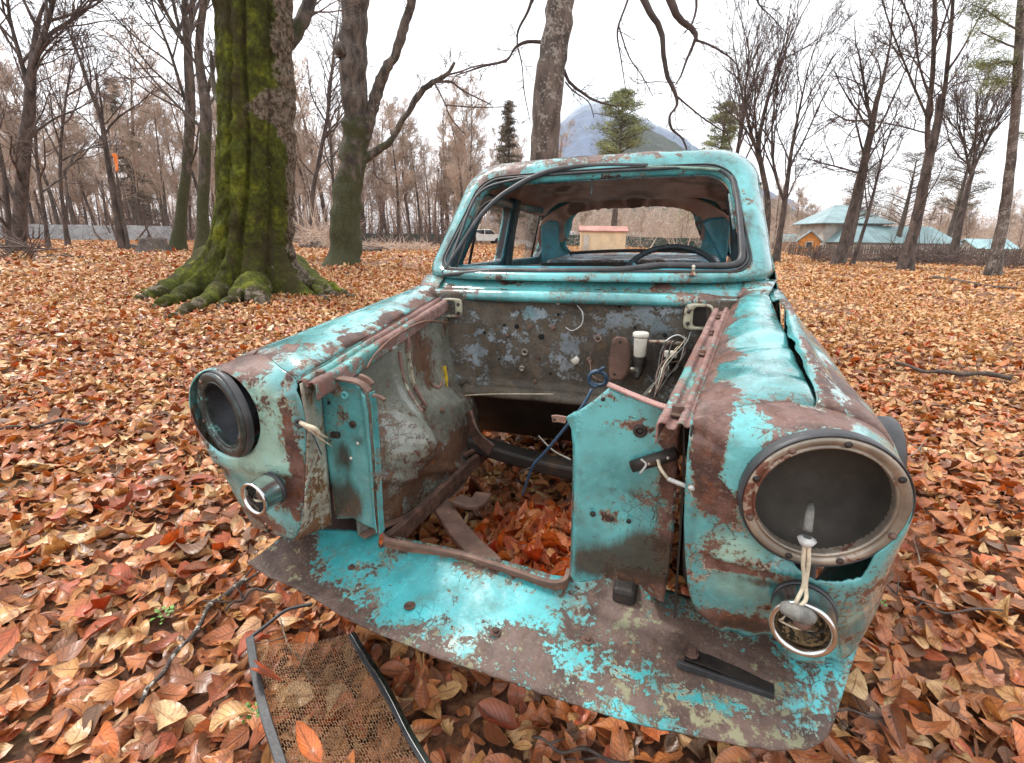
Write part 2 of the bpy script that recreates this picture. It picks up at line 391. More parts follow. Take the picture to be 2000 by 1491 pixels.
HC = np.array([.596, .76])
def nose_outline(s):
    if s > 0:
        rest = [(.670, .388), (.64, .392), (.615, .402), (.598, .425), (.585, .452), (.56, .460), (.535, .452), (.51, .464), (.49, .462), (.468, .480), (.447, .498), (.432, .53), (.424, .57), (.412, .66), (.406, .76), (.405, .852)]
    else:
        rest = [(.62, .40), (.565, .415), (.52, .43), (.475, .44), (.45, .47), (.425, .54), (.405, .64), (.385, .74), (.385, .80), (.405, .852)]
    return rest
zt = lambda px, py, z=.89: cp(px, py, 'Z', z)
yf = lambda px, py, y=.04: cp(px, py, 'Y', y)
fender_wear = {
 +1: dict(base=.37, blobs=[
    (zt(1480, 620, .95), (.10, .12, .1), -.2), (zt(1500, 690), (.10, .08, .1), -.15), (zt(1415, 760), (.030, .06, .1), .30), (zt(1430, 700), (.03, .08, .1), .22), (zt(1400, 820, .87), (.03, .04, .1), .28),
    (zt(1560, 790), (.055, .045, .1), .42), (zt(1580, 840), (.05, .025, .1), .28), (zt(1500, 850, .88), (.02, .03, .1), .12), (zt(1620, 840), (.04, .03, .1), .25), (zt(1455, 800), (.018, .04, .1), -.3), (zt(1470, 740), (.02, .06, .1), -.2),
    (zt(1560, 720), (.018, .05, .1), -.1), (zt(1640, 760, .86), (.014, .12, .1), .24), (zt(1700, 850, .83), (.03, .05, .1), .22), (zt(1600, 660, .9), (.014, .08, .1), .2), (zt(1680, 760, .85), (.012, .12, .1), -.2),
    (yf(1375, 890), (.020, .06, .06), .28), (yf(1400, 960), (.03, .06, .035), .30), (yf(1440, 900, .03), (.030, .05, .03), -.2), (yf(1400, 1010), (.025, .05, .03), -.12), (yf(1380, 1080), (.02, .05, .05), .12),
    (yf(1430, 1150), (.05, .06, .04), -.2), (yf(1420, 1100), (.025, .05, .012), .25), (yf(1500, 1110), (.06, .05, .012), .22), (yf(1520, 1190), (.08, .05, .015), .12), (yf(1450, 1220), (.12, .06, .018), .28), (yf(1680, 1180, .1), (.04, .08, .06), -.15)],
    tone=[(yf(1430, 1060), (.07, .08, .05), .5), (yf(1440, 1150), (.10, .08, .05), .35), (yf(1650, 1180, .08), (.05, .1, .05), .45), (yf(1640, 830, .1), (.1, .05, .02), -.1)], tone0=.15,
    grime=[(yf(1360, 950), (.012, .1, .3), .35), (yf(1500, 1130), (.08, .06, .012), .45), (yf(1460, 1225), (.12, .08, .02), .5), (yf(1620, 1240), (.05, .05, .03), .35), (zt(1560, 862, .87), (.10, .02, .03), .35)]),
 -1: dict(base=.37, blobs=[
    (zt(480, 700, .885), (.055, .05, .06), .40), (zt(440, 690, .88), (.05, .04, .06), .25), (zt(560, 690, .88), (.04, .05, .06), .14), (zt(600, 650, .89), (.03, .18, .06), .08), (zt(640, 640, .9), (.05, .2, .06), -.12), (zt(540, 715, .88), (.018, .03, .06), -.3), (zt(720, 600, .93), (.06, .3, .06), -.18),
    (yf(530, 770, .05), (.05, .06, .03), .04), (yf(575, 870, .03), (.018, .06, .09), .26), (yf(520, 880, .03), (.045, .06, .05), -.30), (yf(480, 980, .04), (.03, .06, .03), -.05), (yf(575, 990, .03), (.02, .06, .05), .2), (yf(540, 1030, .04), (.04, .06, .012), .22)],
    tone=[(yf(520, 880), (.12, .12, .12), .65), (yf(520, 780, .05), (.1, .1, .05), .55), (zt(560, 700, .88), (.05, .08, .05), .3)], tone0=.18,
    grime=[(yf(450, 905, .05), (.06, .08, .03), .45), (yf(500, 1010, .05), (.08, .08, .02), .35), (yf(585, 1040), (.03, .05, .02), .3)])}

fender_wear[1]['blobs'] += [((.415+.135*(y_-.05)/1.05, y_, .86+.095*(y_-.05)/1.05), (.010, .05, .03), .22+.12*math.sin(y_*31)) for y_ in np.arange(.08, 1., .07)]
fender_wear[-1]['blobs'] += [((-.42-.135*(y_-.05)/1.05, y_, .865+.095*(y_-.05)/1.05), (.018, .05, .03), .14+.14*math.sin(y_*27)) for y_ in np.arange(.08, 1., .07)]
fender_wear[-1]['blobs'] += [((-.605-.04*(y_-.05)/1.05, y_, .88+.095*(y_-.05)/1.05), (.010, .05, .03), .07+.08*math.sin(y_*23)) for y_ in np.arange(.08, 1., .07)]
fender_wear[1]['blobs'] += [((.600+.04*(y_-.05)/1.05+.016, y_, .89+.09*(y_-.05)/1.05), (.011, .07, .04), .15+.10*math.sin(y_*19)) for y_ in np.arange(.08, .9, .09)]
for _s in (1, -1): fender_wear[_s]['blobs'] = [(p_, r_, w_*1.45 if w_ > 0 else w_) for p_, r_, w_ in fender_wear[_s]['blobs']]
def fender(s):
    HR = .1095 if s > 0 else .1015
    mat = M['paint'] if s > 0 else M['paint_l']
    tp0, op0 = top_prof(.05), out_prof(.05, s)
    def Yo(x, z):
        if z > .83: return .045+.075*sst(.41, .60, x)
        return .12 if x > .68 else lerp(.035, .10, sst(.45, .70, x))
    rest = resample(smooth_path([tuple(op0[-1])]+nose_outline(s), 4), 84)[1:]
    loop = np.vstack([tp0, op0[1:], rest[:-1]]); n = len(loop)
    yo = np.array([Yo(x, z) for x, z in loop])
    # front skin: from the lamp hole out to the outline
    ua = np.arctan2(loop[:, 1]-HC[1], loop[:, 0]-HC[0])
    gap = (.030*np.exp(-((ua+1.30)/.42)**4)*(1+.22*np.array([nz(t, 3, 1, 9) for t in ua]))) if s > 0 else .004*np.ones(n)
    rows = []
    for k in range(25):
        q = k/24; d = loop-HC; u = d/np.linalg.norm(d, axis=1)[:, None]; R0 = HC+u*HR
        P = (R0+u*gap[:, None])+(loop-R0-u*gap[:, None])*q
        Y = .012+(yo-.012)*q**1.7
        Y = Y+.012*np.sin(q*math.pi)*(P[:, 1] < .62)-.010*np.exp(-((P[:, 1]-.50)/.05)**2)*np.exp(-((P[:, 0]-.60)/.06)**2)
        rows.append(np.stack([P[:, 0]*s, Y, P[:, 1]], 1))
    mb = MB()
    R = np.array(rows)
    def skip(i, j):
        x, y, z = R[i, j]; x = abs(x)
        return s < 0 and z < .45 and nz(x, z, 5, 18) > .25
    # dents
    for i in range(R.shape[0]):
        for j in range(R.shape[1]):
            p = R[i, j]; R[i, j, 1] += .006*nz(p[0], p[2], 2+s, 7)*(i > 0)*(i < 24)
    mb.grid(R, skip, wrap=True)
    nose = mb.build('headlight_nose', mat, car, wear=fender_wear[s], solid=.003)
    # body behind: top piece up to the seam, outer piece beyond it
    Ys = np.r_[np.linspace(.135, 1.12, 70)]
    top = [np.stack([tp0[:, 0]*s, yo[:NT_], tp0[:, 1]], 1)]
    outr = [np.stack([op0[:, 0]*s, yo[NT_-1:NT_-1+NO_], op0[:, 1]], 1)]
    for Y in Ys:
        a = top_prof(Y); top.append(np.stack([a[:, 0]*s, np.full(NT_, Y), a[:, 1]], 1))
        b = out_prof(Y, s); outr.append(np.stack([b[:, 0]*s, np.full(NO_, Y), b[:, 1]], 1))
    T, O = np.array(top), np.array(outr)
    # row 0 -> blend of the Y of the first rows
    for A in (T, O):
        for i in range(1, 5): A[i, :, 1] = np.maximum(A[i, :, 1], A[0, :, 1]+.004*i)
        for i in range(A.shape[0]):
            for j in range(A.shape[1]):
                p = A[i, j]; f = min(1, i/4)
                A[i, j, 2] += f*.007*nz(p[0], p[1], 9+s, 5)*(1 if j > 0 else .3)*(1 if A is T else sst(0, 6, j))
                A[i, j, 0] += f*.006*nz(p[0], p[1], 4+s, 4)*(A is O)
    if s > 0:   # dent across the crown and the lifted, torn flange
        for i in range(T.shape[0]):
            for j in range(NT_):
                x, y, z = T[i, j]; T[i, j, 2] -= .010*math.exp(-((y-.42-(x-.5)*.3)/.035)**2)*sst(0, 4, j)
                T[i, j, 2] += .010*math.exp(-((y-.18)/.035)**2-((x-.56)/.04)**2)
        T[:, -1, 0] -= .004; T[:, -1, 2] -= .012; T[:, -2, 2] -= .005
        for i in range(O.shape[0]):
            y = O[i, 0, 1]; L = sst(.1, .3, y)*(1-sst(.82, .92, y)); jag = nz(y, 1, 5, 9)*.6
            O[i, 0] += np.array([-.006+.012*jag*L, 0, .014*L+.008*jag*L]); O[i, 1] += np.array([.006*jag*L, 0, .020*L+.006*jag*L])
            O[i, 2, 2] += .014*L; O[i, 3, 2] += .006*L
            k = sst(.60, .68, y)*(1-sst(.80, .86, y)); O[i, :4, 0] += k*np.array([.012, .010, .006, .002]); O[i, :3, 2] += k*np.array([.012, .008, .003])
    else:
        T[:, -1, 2] -= .006
    def arch(i, j):
        x, y, z = O[i, j]; return ((y-.66)/.34)**2+((z-.36)/.33)**2 < 1
    m1 = MB().grid(T); m1.build('wing_top', mat, car, wear=fender_wear[s], solid=.003)
    m2 = MB().grid(O, arch); m2.build('wing_side', mat, car, wear=fender_wear[s], solid=.003)
    # gutter rail along the bay
    prof = [(-.052, -.045), (-.052, -.010), (-.046, -.006), (-.036, -.007), (-.033, -.016), (-.022, -.016), (-.019, -.004), (-.010, -.003), (-.006, -.010), (.0, -.010), (.002, .001)]
    prof = resample(np.array(prof), 26)
    rr = []
    for Y in np.linspace(.045, .97, 60):
        a = top_prof(Y)[0]; wob = .003*nz(Y, s, 0, 9)
        rr.append([[(a[0]+dx+wob*(dx < -.03))*s, Y, a[1]+dz-.001+wob] for dx, dz in prof])
    rail = MB().grid(rr).build('bonnet_rail', M['rail'], car, wear=dict(base=.66 if s > 0 else .60, blobs=[((.4*s, .25, .85), (.05, .12, .05), -.22), ((.5*s, .75, .9), (.06, .1, .1), .2)], tone0=.3), solid=.003)
    for Y in ((.10,) if s < 0 else (.10, .62, .80, .44)):
        a = top_prof(Y)[0]; c = np.array([(a[0]-.027)*s, Y, a[1]-.014]); big = Y < .2
        b = MB().lathe(c, (0, 0, 1), [(.0, 0), (.020 if big else .013, 0), (.020 if big else .013, .003), (.010, .004), (.010 if big else .007, .004), (.010 if big else .007, .012), (0, .012)], 6 if not big else 24)
        if big: b.lathe(c+[0, 0, .004], (0, 0, 1), [(0, 0), (.011, 0), (.011, .011), (0, .011)], 6)
        b.build('bolt', M['brownrust'], rail, smooth=False)
    return rail
for s in (1, -1): fender(s)

# ------------------------------------------------------------------ headlamp buckets
def headlamp(s):
    tilt = -.083; yawl = .10*s if s > 0 else -.26
    ax = np.array([math.sin(yawl), -math.cos(yawl), -.075 if s > 0 else -.03]); ax /= np.linalg.norm(ax)
    c = np.array([.596*s, .012, .76])
    K_ = .968 if s > 0 else .895; kk = lambda pr: [(a*K_, b*K_) for a, b in pr]
    sk = 1. if s > 0 else .97; r = MB().lathe(c, ax, kk([((.120 if s < 0 else .1165)*sk, -.012), ((.1235 if s < 0 else .1172)*sk, .000), ((.120 if s < 0 else .1162)*sk, .006 if s < 0 else .010), (.114, .007 if s < 0 else .011), (.1135, .004)]), 64)
    base = r.build('rubber_seal', M['rubber'], car)
    prof = [(.1135, .004), (.1125, .013), (.107, .016), (.094, .013), (.0895, .006), (.0885, .010), (.0855, .011), (.0850, .004), (.0845, -.006)]
    if s > 0: prof = [(.1135, .004), (.1125, .011), (.108, .013), (.1015, .011), (.0985, .006), (.0975, .009), (.0945, .010), (.0938, .004), (.0930, -.006)]
    ring = MB().lathe(c, ax, kk(prof), 72).build('headlight_ring', M['steel'] if s > 0 else ringL, car)
    u = np.cross(ax, (0, 0, 1)); u /= np.linalg.norm(u); w = np.cross(ax, u)
    for k, a in enumerate((.35, 1.25, 1.95, 2.75, 3.7, 4.6, 5.3, 5.95)):
        p = c+ax*.0125+(.1015 if s > 0 else .0900)*(math.cos(a)*u+math.sin(a)*w)
        if k % 3 == 0: MB().lathe(p, ax, [(0, 0), (.0055, 0), (.0045, .003), (0, .0035)], 12).build('screw', M['brownrust'], ring)
        else: MB().lathe(p-ax*.0005, ax, [(0, .0), (.0052, .0), (.0052, .0012), (0, .0012)], 14).build('screw_hole', M['dark'], ring)
    bowl = [(.0848, -.004), (.084, -.02), (.078, -.05), (.066, -.078), (.045, -.097), (.02, -.105), (0, -.106)] if s < 0 else [(.0932, -.004), (.0925, -.016), (.088, -.034), (.074, -.050), (.05, -.060), (.02, -.064), (0, -.065)]
    b = MB().lathe(c, ax, kk(bowl), 56).build('headlight_bowl', M['bowl'] if s > 0 else M['greybowl'], car)
    if s < 0:
        q = c+ax*-.095; MB().lathe(q, ax, [(0, 0), (.024, 0), (.024, .012), (.014, .014), (0, .014)], 24).build('bulb_socket', M['dark'], b)
    return c, ax
ringL = simple('blackened_green_ring', (.035, .045, .042), .35, .1, .5, 22, .4, .002, (.13, .30, .28), .57)
hlR, axR = headlamp(1); hlL, axL = headlamp(-1)

# wire hanging out of the near lamp down to the indicator
p0 = hlR+np.array([-.012, .03, -.012])
pth = [cp(1583, 985, 'Y', .055), cp(1582, 1000, 'Y', .0), cp(1577, 1038, 'Y', -.016)]
cond = MB().tube(pth, [.0045, .0058, .0062], 10, smooth=5).build('cable_sleeve', M['cloth'], car)
MB().lathe(cp(1576, 1054, 'Y', -.018), (0, 0, -1), [(.006, -.004), (.013, 0), (.010, .006), (.007, .010), (.004, .012)], 10).build('sleeve_end', M['white_wire'], cond)
for dx in (-.0025, .0025):
    q = [cp(1576, 1056, 'Y', -.018)+[dx, 0, 0], cp(1574, 1100, 'Y', -.022)+[dx*1.4, 0, 0], cp(1572, 1140, 'Y', -.030)+[dx*.5, 0, 0], cp(1566, 1170, 'Y', -.040)+[dx*2, 0, 0], cp(1552+dx*2000, 1188, 'Y', -.046)]
    MB().tube(q, .0030, 8, smooth=6).build('loose_wire', M['cream_wire'], car)

# ------------------------------------------------------------------ indicator lamps
def indicator(s):
    if s > 0: c, ax, r, L = cp(1566, 1230, 'Y', -.045), np.array([-.22, -.93, .05]), .043, .055
    else: c, ax, r, L = cp(494, 976, 'Y', -.05), np.array([-.10, -1., -.02]), .038, .050
    ax /= np.linalg.norm(ax); c = c-ax*.002
    gas = MB().lathe(c-ax*L, ax, [(0, -.004), (r*1.04, -.004), (r*1.06, .004), (r*1.0, .006)], 40).build('indicator_gasket', M['rubber'], car)
    cup = MB().lathe(c-ax*L, ax, [(r*.97, .004), (r, .010), (r, L-.006), (r*1.03, L-.004), (r*1.03, L+.002), (r*.97, L+.004), (r*.86, L+.002), (r*.84, L-.004), (r*.82, L-.010)], 56).build('indicator_lamp', M['chrome'], car)
    MB().lathe(c-ax*L, ax, [(r*.82, L-.010), (r*.80, L-.022), (r*.66, L-.034), (r*.3, L-.040), (0, L-.041)], 40).build('lamp_bowl', simple_leafy if s > 0 else M['chromedark'], cup)
    u = np.cross(ax, (0, 0, 1)); u /= np.linalg.norm(u); w = np.cross(ax, u)
    rr = np.random.default_rng(4+s)
    for k in range(5):
        a, b = rr.uniform(0, 6.28, 2); q0 = c-ax*.016+r*.75*(math.cos(a)*u+math.sin(a)*w); q1 = c-ax*.024+r*.5*(math.cos(b)*u+math.sin(b)*w)
        MB().tube([q0, (q0+q1)/2+ax*.006, q1], .0016, 6, smooth=3).build('lamp_wire', M['black'] if k % 2 else M['cream_wire'], cup)
    MB().lathe(c-ax*.026, ax, [(0, 0), (r*.3, 0), (r*.3, .012), (r*.22, .014), (0, .014)], 16).build('bulb_holder', M['brownrust'], cup)
    if s > 0:
        q = cp(1556, 1196, 'Y', -.050)
        MB().tube([q+[-.014, .010, -.004], q+[0, -.006, .003], q+[.016, .004, -.006], q+[.024, .02, -.01]], [.010, .013, .012, .008], 10, smooth=4).build('cloth_wrap', M['cloth'], cup)
simple_leafy = simple('debris_lamp_bowl', (.30, .20, .10), .6, .2, .6, 26, .5, .004, (.04, .03, .02), .5)
M['chromedark'] = simple('dull_reflector', (.20, .20, .19), .3, .7, .4, 30, .3, .002, (.03, .025, .02), .5)
indicator(1); indicator(-1)

# ------------------------------------------------------------------ front apron
fr = [(-.650, .036), (-.56, .010), (-.50, .004), (-.37, -.018), (-.235, -.047), (-.10, -.060), (.024, -.068), (.18, -.074), (.326, -.075), (.42, -.068), (.493, -.059), (.565, -.045), (.62, -.024), (.655, -.002), (.680, .030)]
bk = [(-.575, .120), (-.53, .135), (-.45, .165), (-.36, .183), (-.28, .186), (-.09, .187), (.06, .182), (.16, .176), (.28, .21), (.38, .21), (.46, .20), (.54, .20), (.62, .20), (.70, .21), (.745, .17)]
fr = resample(smooth_path(np.array(fr), 5), 96); bk = resample(smooth_path(np.array(bk), 5), 96)
A = np.zeros((22, 96, 3))
for i in range(22):
    t = i/21
    for j in range(96):
        x, y = fr[j]*(1-t)+bk[j]*t; z = .330+.062*t**1.2+.004*nz(x, y, 1, 5)-.006*math.exp(-(x+.03)**2/.0004)*(1-t)*.6
        z += .010*math.exp(-((x-.18)/.12)**2-((y-.02)/.05)**2)
        z -= .012*sst(.45, .7, x)*(1-t)
        A[i, j] = (x+.003*nz(x, y, 4, 30)*(t < .01), y+.003*nz(x, y, 7, 40)*(t < .01), z)
def ap(px, py, z=.35): return cp(px, py, 'Z', z)
apw = dict(base=.53, blobs=[
    (ap(700, 1080), (.09, .05, .1), -.36), (ap(830, 1140), (.09, .06, .1), -.34), (ap(800, 1190, .34), (.07, .04, .1), -.22), (ap(950, 1190), (.08, .05, .1), -.26),
    (ap(1040, 1200, .34), (.06, .04, .1), -.22), (ap(1130, 1300, .335), (.055, .03, .1), -.30), (ap(900, 1270, .335), (.06, .012, .1), -.2), (ap(1260, 1340, .335), (.03, .02, .1), -.16),
    (ap(1370, 1370, .335), (.05, .02, .1), -.20), (ap(1420, 1390, .33), (.03, .02, .1), -.14), (ap(1570, 1370, .335), (.05, .035, .1), -.24), (ap(640, 1060), (.05, .03, .1), -.25),
    (ap(560, 1100), (.055, .05, .1), .30), (ap(620, 1150), (.05, .02, .1), .24), (ap(1250, 1230), (.12, .04, .1), .16), (ap(1400, 1300), (.12, .05, .1), .22),
    (ap(900, 1340, .33), (.35, .016, .1), .18), (ap(1500, 1450, .33), (.16, .02, .1), .28), (ap(880, 1190), (.012, .06, .1), .14), (ap(700, 1230, .33), (.16, .018, .1), .2)],
    tone=[(ap(1000, 1180), (.1, .05, .1), .25), (ap(1300, 1370), (.3, .03, .1), .3), (ap(760, 1130), (.04, .04, .1), .2)], tone0=.05)
apron = MB().grid(A).build('front_apron', M['apron'], car, wear=apw, solid=.0035)
for px, py, r in ((688, 1109, .011), (800, 1181, .013), (968, 1235, .013), (1147, 1255, .012)):
    q = cp(px, py, 'Z', .352); 
    i = np.argmin(((A[..., :2]-q[:2])**2).sum(-1)); z = A.reshape(-1, 3)[i][2]; q[2] = z
    MB().lathe(q, (0, 0, 1), [(0, 0), (r, 0), (r, .002), (r*.6, .003), (r*.45, .003), (r*.45, .007), (0, .007)], 18).build('bolt', M['rust'], apron, auto=40)
# black bracket left lying on the apron
def strip(name, P, w, h, mat, parent, up=(0, 0, 1), smooth=0, wear=None):
    """a bar of rectangular section along a path"""
    P = smooth_path(P, smooth) if smooth else np.asarray(P, float); T, _, _ = frames(P); G_ = []
    for p, t in zip(P, T):
        sd = np.cross(t, up); sd /= np.linalg.norm(sd); u2 = np.cross(sd, t)
        G_.append([p-sd*w/2-u2*h/2, p+sd*w/2-u2*h/2, p+sd*w/2+u2*h/2, p-sd*w/2+u2*h/2])
    mb = MB().grid(G_, wrap=True); n = len(P); mb.f += [(3, 2, 1, 0), (4*n-4, 4*n-3, 4*n-2, 4*n-1)]
    return mb.build(name, mat, parent, smooth=False, bevel=min(w, h)*.2, wear=wear or dict(base=.5, tone0=.3))
bz = .349
a0, a1 = cp(1338, 1278, 'Z', bz+.01), cp(1512, 1348, 'Z', bz)
br = strip('bumper_bracket', [a0, lerp(a0, a1, .3)+[0, 0, .004], a1], .030, .006, M['black'], car)
b2, b3 = cp(1322, 1296, 'Z', bz+.012), cp(1512, 1362, 'Z', bz-.002)
strip('bracket_flange', [b2, b3], .007, .014, M['rubber'], br)
MB().lathe(cp(1350, 1277, 'Z', bz+.018), (0, 0, 1), [(0, 0), (.014, 0), (.014, .003), (.008, .004), (.008, .010), (0, .010)], 8).build('bolt', M['rust'], br, smooth=False)

# front opening lip
lp = [cp(742, 1036, 'Z', .43), cp(752, 1053, 'Z', .415), cp(800, 1064, 'Z', .405), cp(905, 1085, 'Z', .40), cp(1000, 1114, 'Z', .40), cp(1070, 1137, 'Z', .40), cp(1102, 1134, 'Z', .405), cp(1112, 1112, 'Z', .415)]
strip('opening_lip', lp, .012, .010, M['brownrust'], car, smooth=5)
strip('opening_flange', [q+np.array([0, .004, -.012]) for q in lp], .004, .026, M['rail_d'] if 'rail_d' in M else M['rust'], car, smooth=5)

# ------------------------------------------------------------------ radiator support panels
def px_loop(pts, ax, v): return [cp(x, y, ax, v) for x, y in pts]
YR = .125
Rl = px_loop([(1190, 757), (1230, 775), (1290, 798), (1335, 812), (1326, 850), (1322, 930), (1316, 1040), (1306, 1120), (1296, 1178), (1268, 1160), (1236, 1136), (1180, 1130), (1140, 1136), (1110, 1134), (1112, 1060), (1115, 960), (1116, 880), (1112, 845), (1100, 822), (1125, 806), (1160, 782)], 'Y', YR)
def rp(px, py): return cp(px, py, 'Y', YR)
rw = dict(base=.36, blobs=[(rp(1180, 900), (.06, .06, .06), -.35), (rp(1150, 840), (.03, .06, .05), -.25), (rp(1230, 830), (.04, .05, .012), .26), (rp(1180, 800), (.02, .05, .02), .15), (rp(1270, 840), (.05, .1, .02), .10), (rp(1150, 1060), (.04, .05, .06), -.1),
      (rp(1310, 900), (.018, .05, .12), .32), (rp(1300, 1060), (.03, .05, .08), .3), (rp(1230, 1130), (.10, .05, .02), .28), (rp(1190, 1010), (.025, .05, .025), .22), (rp(1240, 970), (.04, .05, .02), .15), (rp(1170, 940), (.012, .05, .014), .2)],
      tone=[(rp(1130, 980), (.03, .1, .03), .3), (rp(1260, 980), (.06, .1, .05), .2)], grime=[(rp(1270, 1085), (.09, .1, .06), .7), (rp(1160, 1105), (.06, .1, .035), .5), (rp(1215, 960), (.07, .1, .012), .3), (rp(1240, 990), (.09, .1, .03), .22), (rp(1240, 1100), (.08, .05, .03), .3), (rp(1300, 930), (.03, .1, .05), .2)])
xl = Rl[14][0]
def flR(p):
    d = min(.012, max(0, .012-(p[0]-xl))); return (p[0], p[1]+1.6*d+.010*math.exp(-((p[2]-.60)/.09)**2-((p[0]-.28)/.07)**2)*1, p[2])
panR = plate('radiator_panel', Rl, M['paint'], car, .003, .011, rw, .003, 3, flR)
# pink top flange and tab
tf = [rp(1187, 752)+[0, -.002, .002], rp(1230, 770)+[0, -.003, .002], rp(1290, 793)+[0, -.004, .002], rp(1340, 806)+[0, -.006, .002]]
strip('top_flange', tf, .022, .004, M['railpink'] if 'railpink' in M else M['brownrust'], panR, smooth=4)
tb = rp(1100, 820); strip('corner_tab', [tb+[.006, .0, 0], tb+[-.012, -.002, .002], tb+[-.022, -.002, 0]], .006, .014, M['brownrust'], panR)
MB().lathe(tb+[-.016, -.007, .001], (0, -1, 0), [(0, 0), (.003, 0), (.003, .001), (0, .001)], 10).build('screw_hole', M['dark'], panR)
def washer(px, py, Y, r, parent, mat='steel', hole=True):
    c = cp(px, py, 'Y', Y-.003)
    o = MB().lathe(c, (0, -1, 0), [(r, -.002), (r, .003), (r*.62, .005), (r*.52, .004), (r*.5, .0)], 22).build('grommet', M[mat], parent)
    if hole: MB().lathe(c, (0, -1, 0), [(0, 0), (r*.52, 0), (r*.52, .002), (0, .002)], 18).build('grommet_hole', M['dark'], o)
washer(1250, 842, YR, .0125, panR, 'black')
for px, py, r in ((1178, 780, .004), (1195, 1013, .005), (1228, 1018, .005), (1158, 1004, .006)):
    MB().lathe(cp(px, py, 'Y', YR-.002), (0, -1, 0), [(0, 0), (r, 0), (r, .0018), (0, .0018)], 12).build('screw_hole', M['dark'], panR)
# black terminal block with cream wire
q0, q1 = cp(1234, 912, 'Y', YR-.010), cp(1322, 885, 'Y', YR-.010)
tbk = MB().tube([q0, lerp(q0, q1, .5), q1], [.0115, .0125, .0115], 14).build('terminal_block', M['black'], panR)
for t in (.4, .62, .82):
    MB().lathe(lerp(q0, q1, t)+[0, -.010, 0], (0, -1, 0), [(0, 0), (.0035, 0), (.003, .003), (0, .0035)], 10).build('screw', M['steel'], tbk)
MB().tube([cp(1285, 898, 'Y', YR-.022), cp(1290, 915, 'Y', YR-.03), cp(1305, 936, 'Y', YR-.04)], .0032, 8, smooth=5).build('loose_wire', M['cream_wire'], panR)
MB().tube([cp(1305, 936, 'Y', YR-.04), cp(1330, 946, 'Y', YR-.05), cp(1352, 954, 'Y', .025)], .0042, 8, smooth=5).build('loose_wire', M['white_wire'], panR)
MB().tube([cp(1250, 925, 'Y', YR-.02), cp(1262, 908, 'Y', YR-.024), cp(1252, 897, 'Y', YR-.02)], .0022, 6, smooth=4).build('loose_wire', M['white_wire'], panR)

YL = .13
def lq(px, py): return cp(px, py, 'Y', YL)
Ll = px_loop([(622, 742), (660, 745), (700, 752), (722, 768), (728, 800), (734, 900), (740, 1000), (744, 1036), (716, 1026), (690, 1012), (655, 1014), (648, 960), (638, 880), (628, 800)], 'Y', YL)
lw = dict(base=.35, blobs=[(lq(665, 800), (.035, .06, .05), .28), (lq(645, 860), (.015, .05, .08), .15), (lq(700, 900), (.03, .05, .08), -.25), (lq(680, 765), (.05, .05, .016), .16)],
      grime=[(lq(672, 890), (.035, .08, .05), .55), (lq(680, 980), (.05, .08, .06), .70), (lq(640, 980), (.025, .08, .09), .6), (lq(700, 860), (.02, .08, .02), .45)])
xr = Ll[6][0]
def flL(p):
    d = min(.014, max(0, .014-(xr-p[0]))); return (p[0], p[1]-1.2*d, p[2])
panL = plate('radiator_panel', Ll, M['paint'], car, .003, .011, lw, .003, 8, flL)
strip('side_flange', [lq(726, 766), lq(731, 800), lq(738, 900), lq(743, 1000), lq(746, 1040)], .003, .020, M['paint'], panL, up=(0, 1, 0), smooth=3, wear=dict(base=.42))
strip('top_flange', [lq(626, 738)+[0, -.004, .004], lq(665, 740)+[0, -.006, .004], lq(704, 748)+[0, -.004, .003], lq(722, 764)], .024, .004, M['brownrust'], panL, smooth=4)
for a in (((702, 735), (718, 742), (728, 752)), ((728, 772), (742, 776), (752, 782))):
    strip('bent_tab', [cp(x, y, 'Y', YL-.012) for x, y in a], .010, .012 if a[0][0] == 702 else .006, M['brownrust'], panL, smooth=3)
washer(674, 772, YL, .010, panL, 'railw' if 'railw' in M else 'steel', False); washer(689, 829, YL, .009, panL, 'rust', True)
for px, py in ((643, 787), (699, 866), (686, 895)):
    MB().lathe(cp(px, py, 'Y', YL-.003), (0, -1, 0), [(0, 0), (.004, 0), (.004, .002), (0, .002)], 12).build('screw_hole', M['dark'] if px < 650 else M['plastic'], panL)
# connector, wires at the far support panel
MB().box(cp(655, 850, 'Y', .105), (.022, .012, .014)).build('wire_connector', M['black'], panL, smooth=False, bevel=.002)
for k, (x1, y1) in enumerate(((640, 856), (632, 862), (648, 872), (628, 888))):
    MB().tube([cp(592, 832, 'Y', .03), cp(610, 840+k*3, 'Y', .02), cp(x1, y1, 'Y', .08)], .0026 if k < 2 else .0014, 7, smooth=5).build('loose_wire', M['cream_wire'] if k < 3 else M['blue_wire'], panL)
MB().tube([cp(587, 826, 'Y', .02), cp(600, 832, 'Y', .015), cp(616, 838, 'Y', .02), cp(624, 848, 'Y', .03)], [.005, .0055, .005, .0045], 8, smooth=4).build('wire_sheath', M['cream_wire'], panL)
MB().lathe(cp(586, 826, 'Y', .028), (0.3, -1, 0), [(.010, 0), (.011, .004), (.007, .006), (.005, .002)], 18).build('rubber_grommet', M['rubber'], panL)

